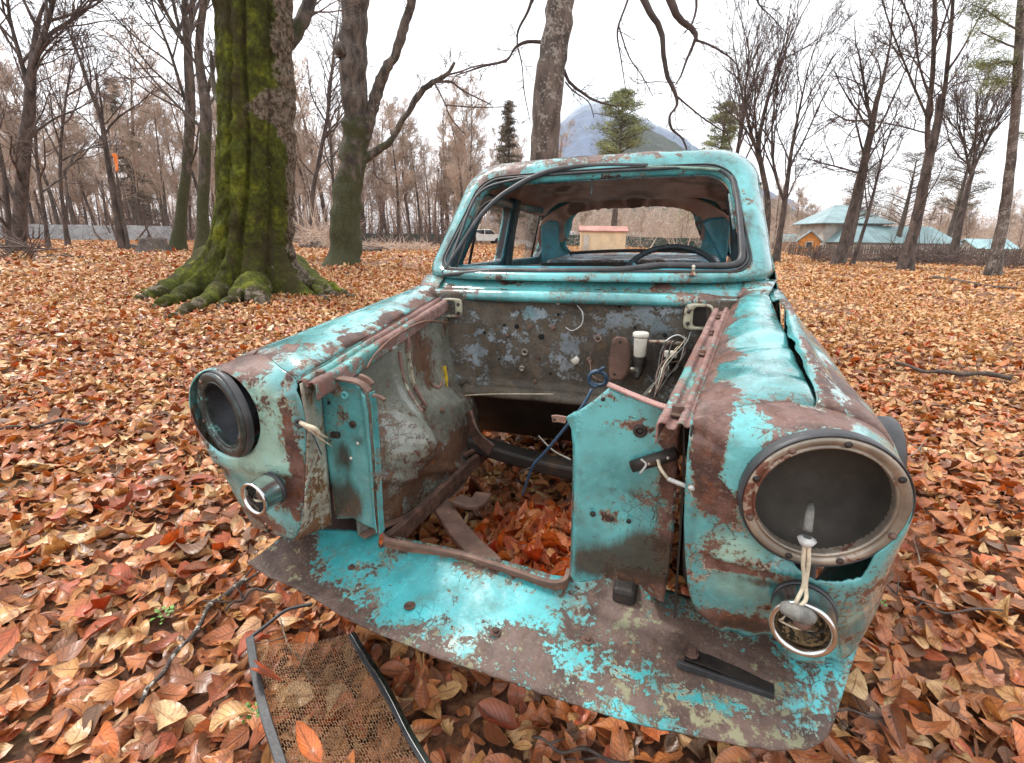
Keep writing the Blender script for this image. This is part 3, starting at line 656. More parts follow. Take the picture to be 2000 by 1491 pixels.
# cream inner side of the far nose, and the near one
def side_panel(s):
    if s < 0:
        rows = []
        for t in np.linspace(0, 1, 26):
            z = lerp(.845, .435, t); x0 = np.interp(z, [.43, .47, .54, .64, .74, .85], [.475, .452, .428, .406, .386, .386]); x1 = lerp(.412, .435, t)
            rows.append([[-lerp(x0, x1, u), lerp(.036, .125, u)+.004*math.sin(u*3.1), z] for u in np.linspace(0, 1, 9)])
        o = MB().grid(rows).build('nose_side_panel', M['cream'], car, wear=dict(base=.40, blobs=[((-.44, .08, .45), (.05, .08, .03), .2), ((-.40, .06, .80), (.03, .08, .05), .10)], tone=[((-.41, .1, .78), (.03, .04, .06), .5), ((-.42, .05, .60), (.01, .03, .1), .4)], tone0=.1), solid=.003)
        strip('rust_brace', [cp(600, 912, 'Y', .05), cp(622, 890, 'Y', .09)], .006, .020, M['brownrust'], o)
        for px, py in ((617, 880), (608, 900), (604, 862)): MB().lathe(cp(px, py, 'Y', .04), (.5, -1, 0), [(0, 0), (.004, 0), (.003, .003), (0, .003)], 10).build('screw', M['brownrust'], o)
    else:
        rows = []
        for t in np.linspace(0, 1, 26):
            z = lerp(.845, .50, t); x0 = np.interp(z, [.50, .56, .66, .76, .85], [.446, .426, .413, .407, .406])
            rows.append([[lerp(x0, .412, u), lerp(.036, .16, u), z] for u in np.linspace(0, 1, 8)])
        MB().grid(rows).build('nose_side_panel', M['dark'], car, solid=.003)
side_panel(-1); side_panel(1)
# ragged upright strip beside the near panel
strip('upright_strip', [cp(1336, 808, 'Y', .135), cp(1336, 900, 'Y', .135), cp(1328, 1050, 'Y', .135), cp(1318, 1190, 'Y', .135)], .004, .05, M['dark'], car, up=(0, 1, 0), smooth=3)

# ------------------------------------------------------------------ inner wings
def inner_wing(s):
    Yn, Zn = 70, 52; Gd = np.zeros((Zn, Yn, 3))
    for i in range(Zn):
        for j in range(Yn):
            u, v = j/(Yn-1), i/(Zn-1); Y = lerp(.14, .94, u)
            zt = lerp(.815, .915, (Y-.05)/1.05); zb = lerp(.405, .30, sst(.14, .6, Y))+.0
            Z = lerp(zt, zb, v); x = lerp(.360, .50, (Y-.05)/1.05)
            x -= .055*sst(.78, .42, Z)*sst(.1, .3, Y)
            x -= .095*math.exp(-((Y-.37)/.095)**2-((Z-.575)/.085)**2)+.02*math.exp(-((Y-.37)/.13)**2-((Z-.62)/.12)**2)          # domed swelling
            x -= .018*math.exp(-((Y-.42)/.012)**2)*sst(.62, .66, Z)           # pressed ridge
            x -= .05*sst(.70, .64, Z+(Y-.5)*.28)*sst(.45, .6, Y)                # wheel-arch step
            x -= .014*math.exp(-((Z-(.50-.38*(Y-.3)))/.012)**2)
            x += .003*nz(Y, Z, 5, 6)
            Gd[i, j] = (x*s, Y, Z)
    f = lambda px, py, X=-.37: cp(px, py, 'X', X)
    if s < 0:
        w = dict(base=.42, grime0=.06, blobs=[(f(740, 900, -.30), (.1, .08, .08), .15), (f(900, 900, -.28), (.1, .14, .06), .42), (f(780, 1000, -.30), (.1, .12, .08), .34), (f(850, 930, -.28), (.1, .06, .06), .38),
              (f(760, 700), (.1, .12, .05), -.25), (f(800, 760), (.1, .05, .10), -.05), (f(825, 790), (.1, .02, .04), .2), (f(820, 690, -.42), (.1, .03, .06), .30), (f(870, 640, -.46), (.1, .05, .05), .22), (f(850, 720, -.4), (.1, .03, .06), .2)],
              tone=[(f(720, 680), (.1, .10, .025), .55), (f(770, 655), (.1, .08, .02), .5), (f(830, 700, -.4), (.1, .02, .1), .35), (f(815, 860, -.32), (.1, .05, .03), .25)],
              grime=[(f(780, 930, -.28), (.1, .12, .05), .2), (f(960, 870, -.28), (.1, .15, .08), .4)])
    else: w = dict(base=.75, grime0=.3)
    o = MB().grid(Gd).build('inner_wing', M['inner'] if s < 0 else M['firewall'], car, wear=w, solid=.003)
    return o, Gd
iwL, GL = inner_wing(-1); inner_wing(1)
# bottom flange, ribs and rails of the far inner wing
strip('lower_flange', [GL[-1, j]+[.012, 0, 0] for j in range(0, 70, 6)], .030, .005, M['brownrust'], iwL, smooth=2)
rib = [GL[i, 25]+[.008, 0, 0] for i in range(2, 22, 3)]
strip('pressed_rib', rib, .010, .016, M['rail'], iwL, up=(1, 0, 0), smooth=3, wear=dict(base=.62, tone0=.6))
rib2 = [GL[i, 32]+[.007, 0, 0] for i in range(0, 24, 3)]
strip('pressed_rib', rib2, .010, .020, M['rail'], iwL, up=(1, 0, 0), smooth=3, wear=dict(base=.55, tone0=.6))
strip('yellow_stripe', [cp(868, 715, 'Y', .80), cp(872, 740, 'Y', .79), cp(870, 772, 'Y', .78)], .012, .003, M['yellow'], iwL, up=(0, 1, 0), smooth=3)
hk = cp(848, 752, 'X', -.37); MB().tube([hk+[.0, -.012, .006], hk+[.02, -.012, -.004], hk+[.024, 0, .0], hk+[.02, .012, .006]], .006, 8, smooth=4).build('hook', M['brownrust'], iwL)
gr = cp(858, 800, 'X', -.36); MB().lathe(gr, (1, -.4, 0), [(0, 0), (.010, 0), (.010, .008), (.006, .010), (.006, .022), (0, .022)], 14).build('stud', M['rust'], iwL)
dm = cp(800, 862, 'X', -.30); MB().lathe(dm, (1, -.6, .3), [(.013, -.001), (.015, .002), (.011, .004), (.009, .001)], 20).build('pressed_ring', M['inner'], iwL, wear=dict(base=.5))
# brake line looping along the far wing
MB().tube([cp(716, 720, 'X', -.36), cp(735, 690, 'X', -.37), cp(775, 655, 'X', -.38), cp(830, 628, 'X', -.42), cp(880, 632, 'X', -.44)], .0028, 7, smooth=6).build('brake_pipe', M['rail_d'] if 'rail_d' in M else M['brownrust'], iwL)

# chassis members in the bottom of the bay
def beam(name, P, w, h, mat, parent=car): return strip(name, P, w, h, mat, parent, smooth=4)
beam('chassis_rail', [cp(742, 1060, 'Z', .39), cp(770, 1050, 'Z', .38), cp(850, 975, 'Z', .36), cp(930, 900, 'Z', .34), cp(975, 862, 'Z', .33)], .020, .05, M['rust'])
beam('chassis_member', [cp(845, 960, 'Z', .32), cp(870, 1000, 'Z', .32), cp(905, 1050, 'Z', .33), cp(960, 1105, 'Z', .355)], .062, .02, M['brownrust'])
beam('chassis_gusset', [cp(890, 975, 'Z', .35), cp(925, 985, 'Z', .34), cp(945, 965, 'Z', .33)], .055, .012, M['brownrust'])
beam('steering_rod', [cp(875, 775, 'Y', .86), cp(960, 770, 'Y', .86), cp(1080, 770, 'Y', .86)], .004, .004, M['cream_wire'])
beam('cross_member', [(-.36, .80, .40), (-.2, .82, .36), (.0, .83, .33), (.2, .82, .34), (.38, .80, .38)], .08, .05, M['dark'])
beam('chassis_rail', [(.31, .15, .38), (.31, .5, .36), (.30, .95, .33)], .05, .06, M['dark'])
beam('steering_link', [cp(905, 890, 'Z', .38), cp(935, 875, 'Z', .38), cp(975, 862, 'Z', .38), cp(990, 870, 'Z', .36)], .014, .014, M['rust'])
beam('torn_sheet', [cp(915, 805, 'Y', .75), cp(930, 850, 'Y', .72), cp(960, 880, 'Y', .70)], .01, .05, M['rust'])

# ------------------------------------------------------------------ firewall
FY = .93
fw = []
for v in np.linspace(0, 1, 46):
    row = []
    for u in np.linspace(-1, 1, 110):
        x = .545*u; z = lerp(.950, .575+.010*nz(x, 0, 3, 8), v); y = FY+.006*nz(x, z, 2, 5)
        y -= .030*sst(.36, .47, -x)+.02*sst(.40, .5, x); y += .012*sst(.60, .58, z)
        y -= .045*sst(.05, 0, z-.575)*(x > -.40)*.5
        row.append((x, y, z))
    fw.append(row)
fp = lambda px, py: cp(px, py, 'Y', FY)
fww = dict(base=.57, blobs=[(fp(1030, 610), (.07, .1, .035), -.32), (fp(1250, 600), (.04, .1, .03), -.18), (fp(1190, 620), (.05, .1, .03), -.2), (fp(930, 690), (.05, .1, .04), -.24), (fp(925, 600), (.02, .1, .05), -.15), (fp(1000, 700), (.04, .1, .03), -.1), (fp(1100, 680), (.05, .1, .03), -.1), (fp(1130, 760), (.3, .1, .02), .3), (fp(1100, 640), (.04, .1, .03), .1)],
    tone=[(fp(1030, 610), (.07, .1, .05), .5), (fp(930, 690), (.05, .1, .05), .3)], grime=[(fp(1300, 700), (.14, .1, .10), .6), (fp(1150, 740), (.2, .1, .02), .2)], grime0=.02)
fwl = MB().grid(fw).build('firewall', M['firewall'], car, wear=fww, solid=.003)
MB().grid([[[x, y, .575+dz] for x in np.linspace(-.42, .44, 40) for y in [FY-.03-.0+dy+.003*math.sin(x*30)]] for dy, dz in ((.03, .025), (.0, .015), (-.015, .0), (-.018, -.010), (-.012, -.018))]).build('firewall_lip', M['firewall'], fwl, wear=dict(base=.70, tone0=.5), solid=.003, rough=.006)
for px, py, r, k in ((1057, 658, .010, 'h'), (1025, 688, .0135, 'g'), (1020, 716, .011, 'p'), (1051, 698, .008, 'b'), (1168, 662, .014, 'g'), (1035, 639, .009, 'b'), (1150, 700, .009, 'p'), (992, 655, .008, 'b'), (1009, 638, .008, 'h'), (1080, 640, .009, 'b'), (1011, 605, .006, 'b'),
                    (1075, 730, .005, 'h'), (975, 702, .004, 'h'), (1210, 600, .004, 'h'), (1299, 655, .007, 'h'), (946, 650, .006, 'h'), (1090, 615, .005, 'h'), (1240, 640, .005, 'h'), (985, 575+60, .005, 'h'), (1128, 588, .006, 'b'), (1045, 745, .008, 'b')):
    c = cp(px, py, 'Y', FY-.006)
    if k == 'h': MB().lathe(c, (0, -1, 0), [(0, -.004), (r, -.004), (r, .002), (0, .002)], 16).build('firewall_hole', M['hole'] if 'hole' in M else M['dark'], fwl)
    elif k == 'g': 
        o = MB().lathe(c, (0, -1, 0), [(r, -.004), (r, .004), (r*.8, .006), (r*.55, .003), (r*.5, .001), (0, .001)], 24).build('grommet', M['rail'] if px > 1100 else M['steel'], fwl, wear=dict(base=.45, tone0=.6))
        MB().lathe(c+[0, -.001, 0], (0, -1, 0), [(0, 0), (r*.3, 0), (r*.3, .002), (0, .002)], 12).build('grommet_hole', M['dark'], o)
    elif k == 'p': MB().lathe(c, (.25, -1, -.15), [(r*.8, 0), (r*.8, .016), (r, .017), (r, .024), (r*.6, .025), (r*.5, .018), (0, .018)], 18).build('pipe_stub', M['steel'], fwl)
    else: MB().lathe(c, (0, -1, 0), [(r, -.002), (r*.9, .003), (r*.5, .004), (r*.5, .008), (0, .008)], 10).build('bolt', M['brownrust'], fwl, smooth=False)
# small brackets near the top, white tag plate
for a, b, m in (((1086, 583), (1092, 595), 'cream_wire'), ((1106, 592), (1126, 594), 'brownrust'), ((1121, 583), (1126, 600), 'black'), ((1090, 582), (1124, 584), 'black')):
    strip('small_bracket', [cp(*a, 'Y', FY-.012), cp(*b, 'Y', FY-.012)], .010, .008, M[m], fwl, up=(0, 1, 0))
MB().tube([cp(1127, 596, 'Y', FY-.02), cp(1138, 612, 'Y', FY-.03), cp(1136, 634, 'Y', FY-.03), cp(1118, 646, 'Y', FY-.03), cp(1105, 640, 'Y', FY-.02)], .0022, 7, smooth=6).build('loose_wire', M['white_wire'], fwl)
wl = px_loop([(1114, 704), (1126, 695), (1132, 702), (1130, 710), (1122, 714)], 'Y', FY-.01)
plate('tag_plate', wl, M['plastic'], fwl, .002, .02)
# brake reservoir, bracket and cylinders
bl = px_loop([(1196, 664), (1204, 657), (1222, 660), (1230, 672), (1232, 700), (1228, 728), (1218, 742), (1198, 744), (1190, 734), (1188, 705)], 'Y', FY-.06)
bpl = plate('pedal_bracket', bl, M['brownrust'], car, .005, .02)
for px, py in ((1211, 668), (1200, 731)): MB().lathe(cp(px, py, 'Y', FY-.064), (0, -1, 0), [(0, 0), (.005, 0), (.005, .001), (0, .001)], 12).build('screw_hole', M['dark'], bpl)
rc = cp(1249, 697, 'Y', FY-.09)
res = MB().lathe(rc, (0, 0, 1), [(0, 0), (.016, 0), (.019, .004), (.021, .055), (.0215, .066), (0, .066)], 28).build('fluid_reservoir', M['plastic'], car)
MB().lathe(rc+[0, 0, .066], (0, 0, 1), [(0, 0), (.0245, 0), (.0255, .003), (.0255, .012), (.023, .015), (.010, .0155), (0, .0155)], 30).build('reservoir_cap', M['plastic'], res)
for cx, cy in ((1243, 722), (1302, 722)):
    c = cp(cx, cy, 'Y', FY-.10)
    o = MB().lathe(c+[0, .09, .01], (0.05, -1, -.35), [(.024, 0), (.024, .03), (.018, .035), (.020, .045), (.015, .05), (.019, .06), (.014, .07), (.016, .08), (.009, .09), (.009, .105), (0, .105)], 20).build('brake_cylinder', M['black'], car)
    MB().tube([c+[-.02, -.0, .0], c+[-.005, -.0, .0]], [.006, .007], 10).build('pipe_union', M['steel'], o)
MB().tube([cp(1262, 668, 'Y', FY-.05), cp(1300, 668, 'Y', FY-.05), cp(1335, 672, 'Y', FY-.05)], .007, 10, smooth=3).build('pipe', M['steel'], car)
MB().box(cp(1310, 692, 'Y', FY-.07), (.040, .02, .022)).build('relay_box', M['plastic'], car, smooth=False, bevel=.004)
rw_ = np.random.default_rng(12)
wires = empty('wiring_loom'); wires.parent = car
for k in range(11):
    a = cp(1340+rw_.uniform(-14, 10), 655+rw_.uniform(-10, 25), 'Y', FY-.05); b = cp(1305+rw_.uniform(-18, 18), 715+rw_.uniform(-8, 10), 'Y', .72); c = cp(1262+rw_.uniform(-10, 22), 772+rw_.uniform(-6, 12), 'Y', .60)
    mid = (a+b)/2+rw_.uniform(-.02, .02, 3)
    MB().tube([a, mid, b, (b+c)/2+rw_.uniform(-.012, .012, 3), c], rw_.uniform(.0014, .0030), 6, smooth=5).build('wire', M[('cloth', 'black', 'brownrust', 'cream_wire', 'black', 'cloth', 'rust')[k % 7]], wires)
MB().tube([cp(1290, 690, 'Y', .8), cp(1303, 665, 'Y', .82), cp(1325, 655, 'Y', .84), cp(1345, 668, 'Y', .85)], .0026, 7, smooth=5).build('wire', M['white_wire'], wires)
# blue hose with a knot, hanging into the bay
kc = cp(1167, 740, 'Y', .52)
th = np.linspace(0, 2*math.pi*1.6, 40)
loop = np.stack([kc[0]+.026*np.cos(th+1)*(1-.1*th/6), kc[1]+.006*np.sin(th*.5)*1.5, kc[2]+.021*np.sin(th+1)], 1)
tail = [cp(1156, 760, 'Y', .50), cp(1140, 790, 'Y', .48), cp(1105, 835, 'Y', .46), cp(1068, 880, 'Y', .46), cp(1042, 910, 'Y', .47), cp(1030, 940, 'Y', .48), cp(1020, 968, 'Y', .48)]
hose = MB().tube(loop, .0048, 9).build('blue_hose', M['blue_wire'], car)
MB().tube(tail, [.0048, .0046, .0046, .0044, .0050, .0046, .003], 9, smooth=5).build('hose_tail', M['blue_wire'], hose)
MB().tube([kc+[.0, 0, .02], cp(1180, 718, 'Y', .51)], .0045, 8).build('hose_end', M['blue_wire'], hose)
MB().tube([cp(1036, 914, 'Y', .47), cp(1015, 925, 'Y', .47), cp(1006, 950, 'Y', .48)], .0022, 6, smooth=4).build('hose_strand', M['black'], hose)
MB().tube([cp(1160, 675, 'Y', FY-.02), cp(1153, 700, 'Y', .85), cp(1158, 735, 'Y', .6), cp(1190, 748, 'Y', .55)], .0016, 6, smooth=5).build('thin_wire', M['rust'], hose)
MB().tube([cp(1052, 852, 'Y', .8), cp(1080, 880, 'Y', .7), cp(1114, 898, 'Y', .5)], .003, 6, smooth=4).build('bent_rod', M['cloth'], car)

# bonnet hinge housings
def hinge(px, py, w, h, s):
    c = cp(px, py, 'Y', FY-.045); a = np.linspace(0, 2*math.pi, 49)[:-1]
    rr = lambda W, H: np.stack([c[0]+W*np.sign(np.cos(a))*np.abs(np.cos(a))**.45, np.full(48, c[1]), c[2]+H*np.sign(np.sin(a))*np.abs(np.sin(a))**.45], 1)
    o_ = rr(w, h); i_ = rr(w*.62, h*.78)+np.array([s*w*.25, 0, 0]); i2 = i_+[0, .03, 0]
    o = MB().grid([o_+[0, .01, 0], o_, i_, i2], wrap=True).build('bonnet_hinge_plate', M['rail'], car, wear=dict(base=.38, tone0=.9), solid=.003)
    MB().grid([i2, i2*.0+i2.mean(0)], wrap=True).build('hinge_recess', M['dark'], o)
    for dz in (-.5, .4): MB().lathe(c+[-s*w*.68, -.001, h*dz], (0, -1, 0), [(0, 0), (.0065, 0), (.0065, .0025), (0, .0025)], 12).build('screw_hole', M['dark'], o)
hinge(882, 602, .042, .036, 1 if False else -1); hinge(1364, 620, .044, .042, 1)

# toe board, floor
MB().grid([[[x, y, z] for x in np.linspace(-.60, .60, 14)] for y, z in ((.95, .60), (.99, .56), (1.08, .40), (1.2, .28), (1.5, .25), (2.2, .25), (2.8, .27), (3.85, .33))]).build('floor_pan', M['dark'], car, solid=.004)
# ================================================================== CABIN
def WS(x, t, off=0.):
    xn = x/.57
    y = lerp(.985, 1.31, t)+.065*xn*xn; z = lerp(1.012, 1.40, t)
    return np.array([x, y-off*.75, z+off*.65])
def rrect(x0b, x0t, tb, tt, rb, rt, n=24, sx=1.0):
    """rounded opening in (x,t): half widths at bottom/top"""
    H = .50                                            # metres per unit t
    pts = []
    def corner(cx, ct, r, a0, a1):
        for a in np.linspace(a0, a1, n): pts.append((cx+r*math.cos(a), ct+r*math.sin(a)/H))
    corner(x0b-rb, tb+rb/H, rb, -math.pi/2, 0); corner(x0t-rt, tt-rt/H, rt, 0, math.pi/2)
    corner(-x0t+rt, tt-rt/H, rt, math.pi/2, math.pi); corner(-x0b+rb, tb+rb/H, rb, math.pi, 1.5*math.pi)
    return resample(np.array(pts+[pts[0]]), 161)[:-1]
inn = rrect(.562, .505, .035, .955, .06, .11); out = rrect(.655, .600, -.06, 1.13, .05, .16)
# ring lofted outwards; the outer border turns back
rows = []
for q in np.linspace(0, 1, 9):
    P = inn+(out-inn)*q; b = .018*math.sin(min(1, q*1.0)*math.pi*.8)-.012*(q < .05)
    rows.append([WS(p[0], p[1], b)+np.array([0, .0+.05*q**3*(abs(p[0])/.6)**4, 0]) for p in P])
for q in (.03, .06): pass
lipin = [r+np.array([0, .022, -.006]) for r in rows[0]]
WR = np.array([lipin]+rows)
pil = dict(base=.40, blobs=[((.60, 1.05, .99), (.09, .09, .05), .10), ((.2, 1.4, 1.43), (.20, .12, .04), .06), ((-.1, 1.4, 1.43), (.10, .1, .03), .26), ((-.35, 1.4, 1.42), (.05, .1, .03), .2), ((.62, 1.2, 1.2), (.05, .2, .2), -.22), ((-.62, 1.2, 1.2), (.05, .2, .2), -.12), ((.2, 1.33, 1.40), (.3, .06, .025), -.26), ((.5, 1.35, 1.41), (.1, .1, .04), -.1)],
           tone=[((-.6, 1.2, 1.2), (.06, .2, .15), .25), ((0, 1.32, 1.39), (.5, .03, .02), .2)], grime=[((-.58, 1.15, 1.15), (.03, .2, .25), .35), ((.56, 1.15, 1.2), (.03, .2, .25), .30), ((0, 1.32, 1.395), (.6, .04, .012), .35), ((0, 1.0, 1.0), (.6, .05, .008), .3)])
for nm_, q_, r_, mm_ in (('seal_channel', .05, .0055, 'rubber'), ('seal_lip', .17, .0030, 'black')):
    Pq = [WS(*(inn[k_]+(out[k_]-inn[k_])*q_), .010+.010*math.sin(q_*2.5)) for k_ in range(len(inn))]; Pq.append(Pq[0]); MB().tube(np.array(Pq), r_, 8, closed=True).build(nm_, M[mm_], car)
MB().grid(WR, wrap=True).build('windscreen_frame', M['paint'], car, wear=pil, solid=.004)
# roof skin
def sup(Y, k=64):
    w = .612-.02*sst(2.2, 2.9, Y); h = .150-.01*sst(2.3, 2.8, Y); z0 = 1.335-.03*sst(2.3, 2.9, Y)
    a = np.linspace(0, math.pi, k); c, s_ = np.cos(a), np.sin(a); e = 2/3.3
    return np.stack([w*np.sign(c)*np.abs(c)**e, np.full(k, Y), z0+h*np.abs(s_)**e], 1)
up = [p for p in WR[-1] if p[2] > 1.335]
up = np.array(sorted(up, key=lambda p: -math.atan2(p[2]-1.30, p[0]) ))
up = up[::-1]; up = resample(up, 64)
RS = lambda x, t: np.array([x, lerp(2.86, 2.62, t)-.08*(x/.57)**2, lerp(1.00, 1.40, t)])
rout = rrect(.625, .585, -.03, 1.02, .10, .17); rinn = rrect(.455, .40, .10, .86, .10, .14)
rup = np.array([RS(*p) for p in rout if p[1] > .80]); rup = rup[np.argsort([math.atan2(p[2]-1.30, p[0]) for p in rup])]; rup = resample(rup, 64)
rf = []
for v in np.linspace(0, 1, 40):
    Y = lerp(1.36, 2.66, v); S_ = sup(Y); A0 = up+np.array([0, Y-1.36, 0]); A1 = rup+np.array([0, (v-1)*1.30, 0])
    w0 = 1-sst(0, .16, v); w1 = sst(.82, 1, v); P = S_*(1-w0-w1)+A0*w0+A1*w1
    P[:, 2] += [.004*nz(p[0], p[1], 0, 3)+.012*math.sin(min(1, max(0, v))*math.pi)*(abs(p[0]) < .58) for p in P]
    rf.append(P)
RF = np.array(rf)
MB().grid(RF).build('roof', M['paint'], car, wear=dict(base=.50, tone0=.2), solid=.004)
# headliner sagging under the roof
hl = []
for v in np.linspace(0, 1, 46):
    i = v*(len(RF)-1); a = RF[int(i)]*(1-i % 1)+RF[min(len(RF)-1, int(i)+1)]*(i % 1)
    P = a.copy(); P[:, 0] *= .955; P[:, 2] -= .030; P[:, 1] = P[:, 1]*1.0+.03-.08*v
    P[:, 2] += [.012*nz(p[0], p[1], 5, 4)-.022*math.sin(v*math.pi*3)**2*(abs(p[0]) < .45) for p in P]
    hl.append(P)
liner = MB().grid(hl).build('headliner', M['liner'], car, solid=.004)
# liner skirt hanging round the rear window, torn edge
rows = []
for q in np.linspace(0, 1, 7):
    row = []
    for k, a in enumerate(np.linspace(-.30, math.pi+.30, 150)):
        x0, t0 = .625*math.cos(a), .40+.66*math.sin(a); x1, t1 = .445*np.sign(math.cos(a))*abs(math.cos(a))**.72, .50+.36*abs(math.sin(a))**.7*(1 if math.sin(a) > 0 else -1)
        x, t = lerp(x0, x1, q), lerp(t0, t1, q); p = RS(x, t)+np.array([0, -.09+.03*math.sin(q*3)+.03*q, 0])
        if q > .9: p[2] -= .014*max(0, nz(k*.31, 1, 1, 1.3))+.004
        row.append(p+.005*np.array([nz(x, t, 3, 7), nz(x, t, 6, 7), nz(x, t, 9, 7)]))
    rows.append(row)
MB().grid(rows).build('liner_skirt', M['liner'], liner, solid=.003)
# rear window surround, outside skin
rows = []
for q in np.linspace(0, 1, 6): rows.append([RS(*(rinn[k]+(rout[k]-rinn[k])*q))+np.array([0, .012*math.sin(q*math.pi), 0]) for k in range(len(rinn))])
MB().grid(rows, wrap=True).build('rear_window_surround', M['paint'], car, wear=dict(base=.4), solid=.005)
# inner rear pillars
for s in (-1, 1):
    px = [(-.585, .98), (-.42, 1.005), (-.405, 1.05), (-.435, 1.07), (-.462, 1.10), (-.468, 1.16), (-.465, 1.22), (-.475, 1.262), (-.535, 1.268), (-.59, 1.262)] if s < 0 else \
         [(.60, .98), (.43, 1.0), (.44, 1.06), (.448, 1.10), (.462, 1.14), (.460, 1.20), (.44, 1.238), (.47, 1.258), (.54, 1.262), (.60, 1.27)]
    plate('rear_pillar_trim', [(x, 2.58+.05*(1.2-z)-.25*max(0, abs(x)-.5), z) for x, z in px], M['cabinblue'], car, .006, .03, dict(base=.22, tone0=.0), .004, s)
# parcel shelf, seat back
MB().grid([[[x, y, z+.006*nz(x, y, 3, 8)] for x in np.linspace(-.42, .54, 50)] for y, z in ((2.10, 1.005), (2.12, 1.022), (2.25, 1.028), (2.45, 1.032), (2.6, 1.04), (2.75, 1.05))]).build('parcel_shelf', M['shelf'] if 'shelf' in M else M['paint'], car, wear=dict(base=.46, tone0=.1), solid=.004)
strip('shelf_rail', [(-.40, 2.62, 1.052), (-.1, 2.62, 1.066), (.25, 2.62, 1.066), (.52, 2.62, 1.05)], .03, .022, M['black'], car, smooth=4)
strip('shelf_edge', [(-.45, 2.10, .995), (0, 2.09, 1.0), (.5, 2.10, .998)], .03, .03, M['black'], car, smooth=4)
MB().grid([[[x, y, z] for x in np.linspace(-.55, .55, 10)] for y, z in ((2.12, 1.0), (2.10, .8), (2.0, .5), (1.98, .3))]).build('seat_back_frame', M['dark'], car, solid=.004)

# ---- sides
SXZ = lambda z: .668-.075*max(0., (z-1.0)/.34)-.05*max(0, .55-z)
def loop_yz(pts, k=5, n=100):
    P = np.array([(y, z, 0) for y, z in pts+[pts[0]]], float); P = smooth_path(P, k) if k else P
    return resample(P, n+1)[:-1, :2]
def align(L, c):
    a = np.arctan2(L[:, 1]-c[1], L[:, 0]-c[0]); return np.roll(L, -int(np.argmin(np.abs(a+math.pi*.75))), axis=0)
def poly(pts, r=.03, n=100):
    out_ = []
    for i in range(len(pts)):
        a, b, c = (np.array(pts[(i+k) % len(pts)], float) for k in (-1, 0, 1)); rr = r
        u = (a-b)/np.linalg.norm(a-b); v = (c-b)/np.linalg.norm(c-b)
        for t in np.linspace(0, 1, 8): out_.append((b+u*r)*(1-t)**2+2*b*t*(1-t)+(b+v*r)*t*t)
    out_.append(out_[0]); return resample(np.array(out_), n+1)[:-1]
frontw = [(1.33, 1.03), (1.86, 1.03), (1.865, 1.305), (1.52, 1.315)]
fronto = [(1.125, .985), (1.915, .985), (1.915, 1.345), (1.42, 1.360)]
rearw = [(1.985, 1.03), (2.60, 1.03), (2.66, 1.10), (2.66, 1.24), (2.52, 1.315), (1.985, 1.31)]
rearo = [(1.922, .985), (2.85, .985), (2.83, 1.10), (2.78, 1.24), (2.66, 1.345), (1.922, 1.345)]
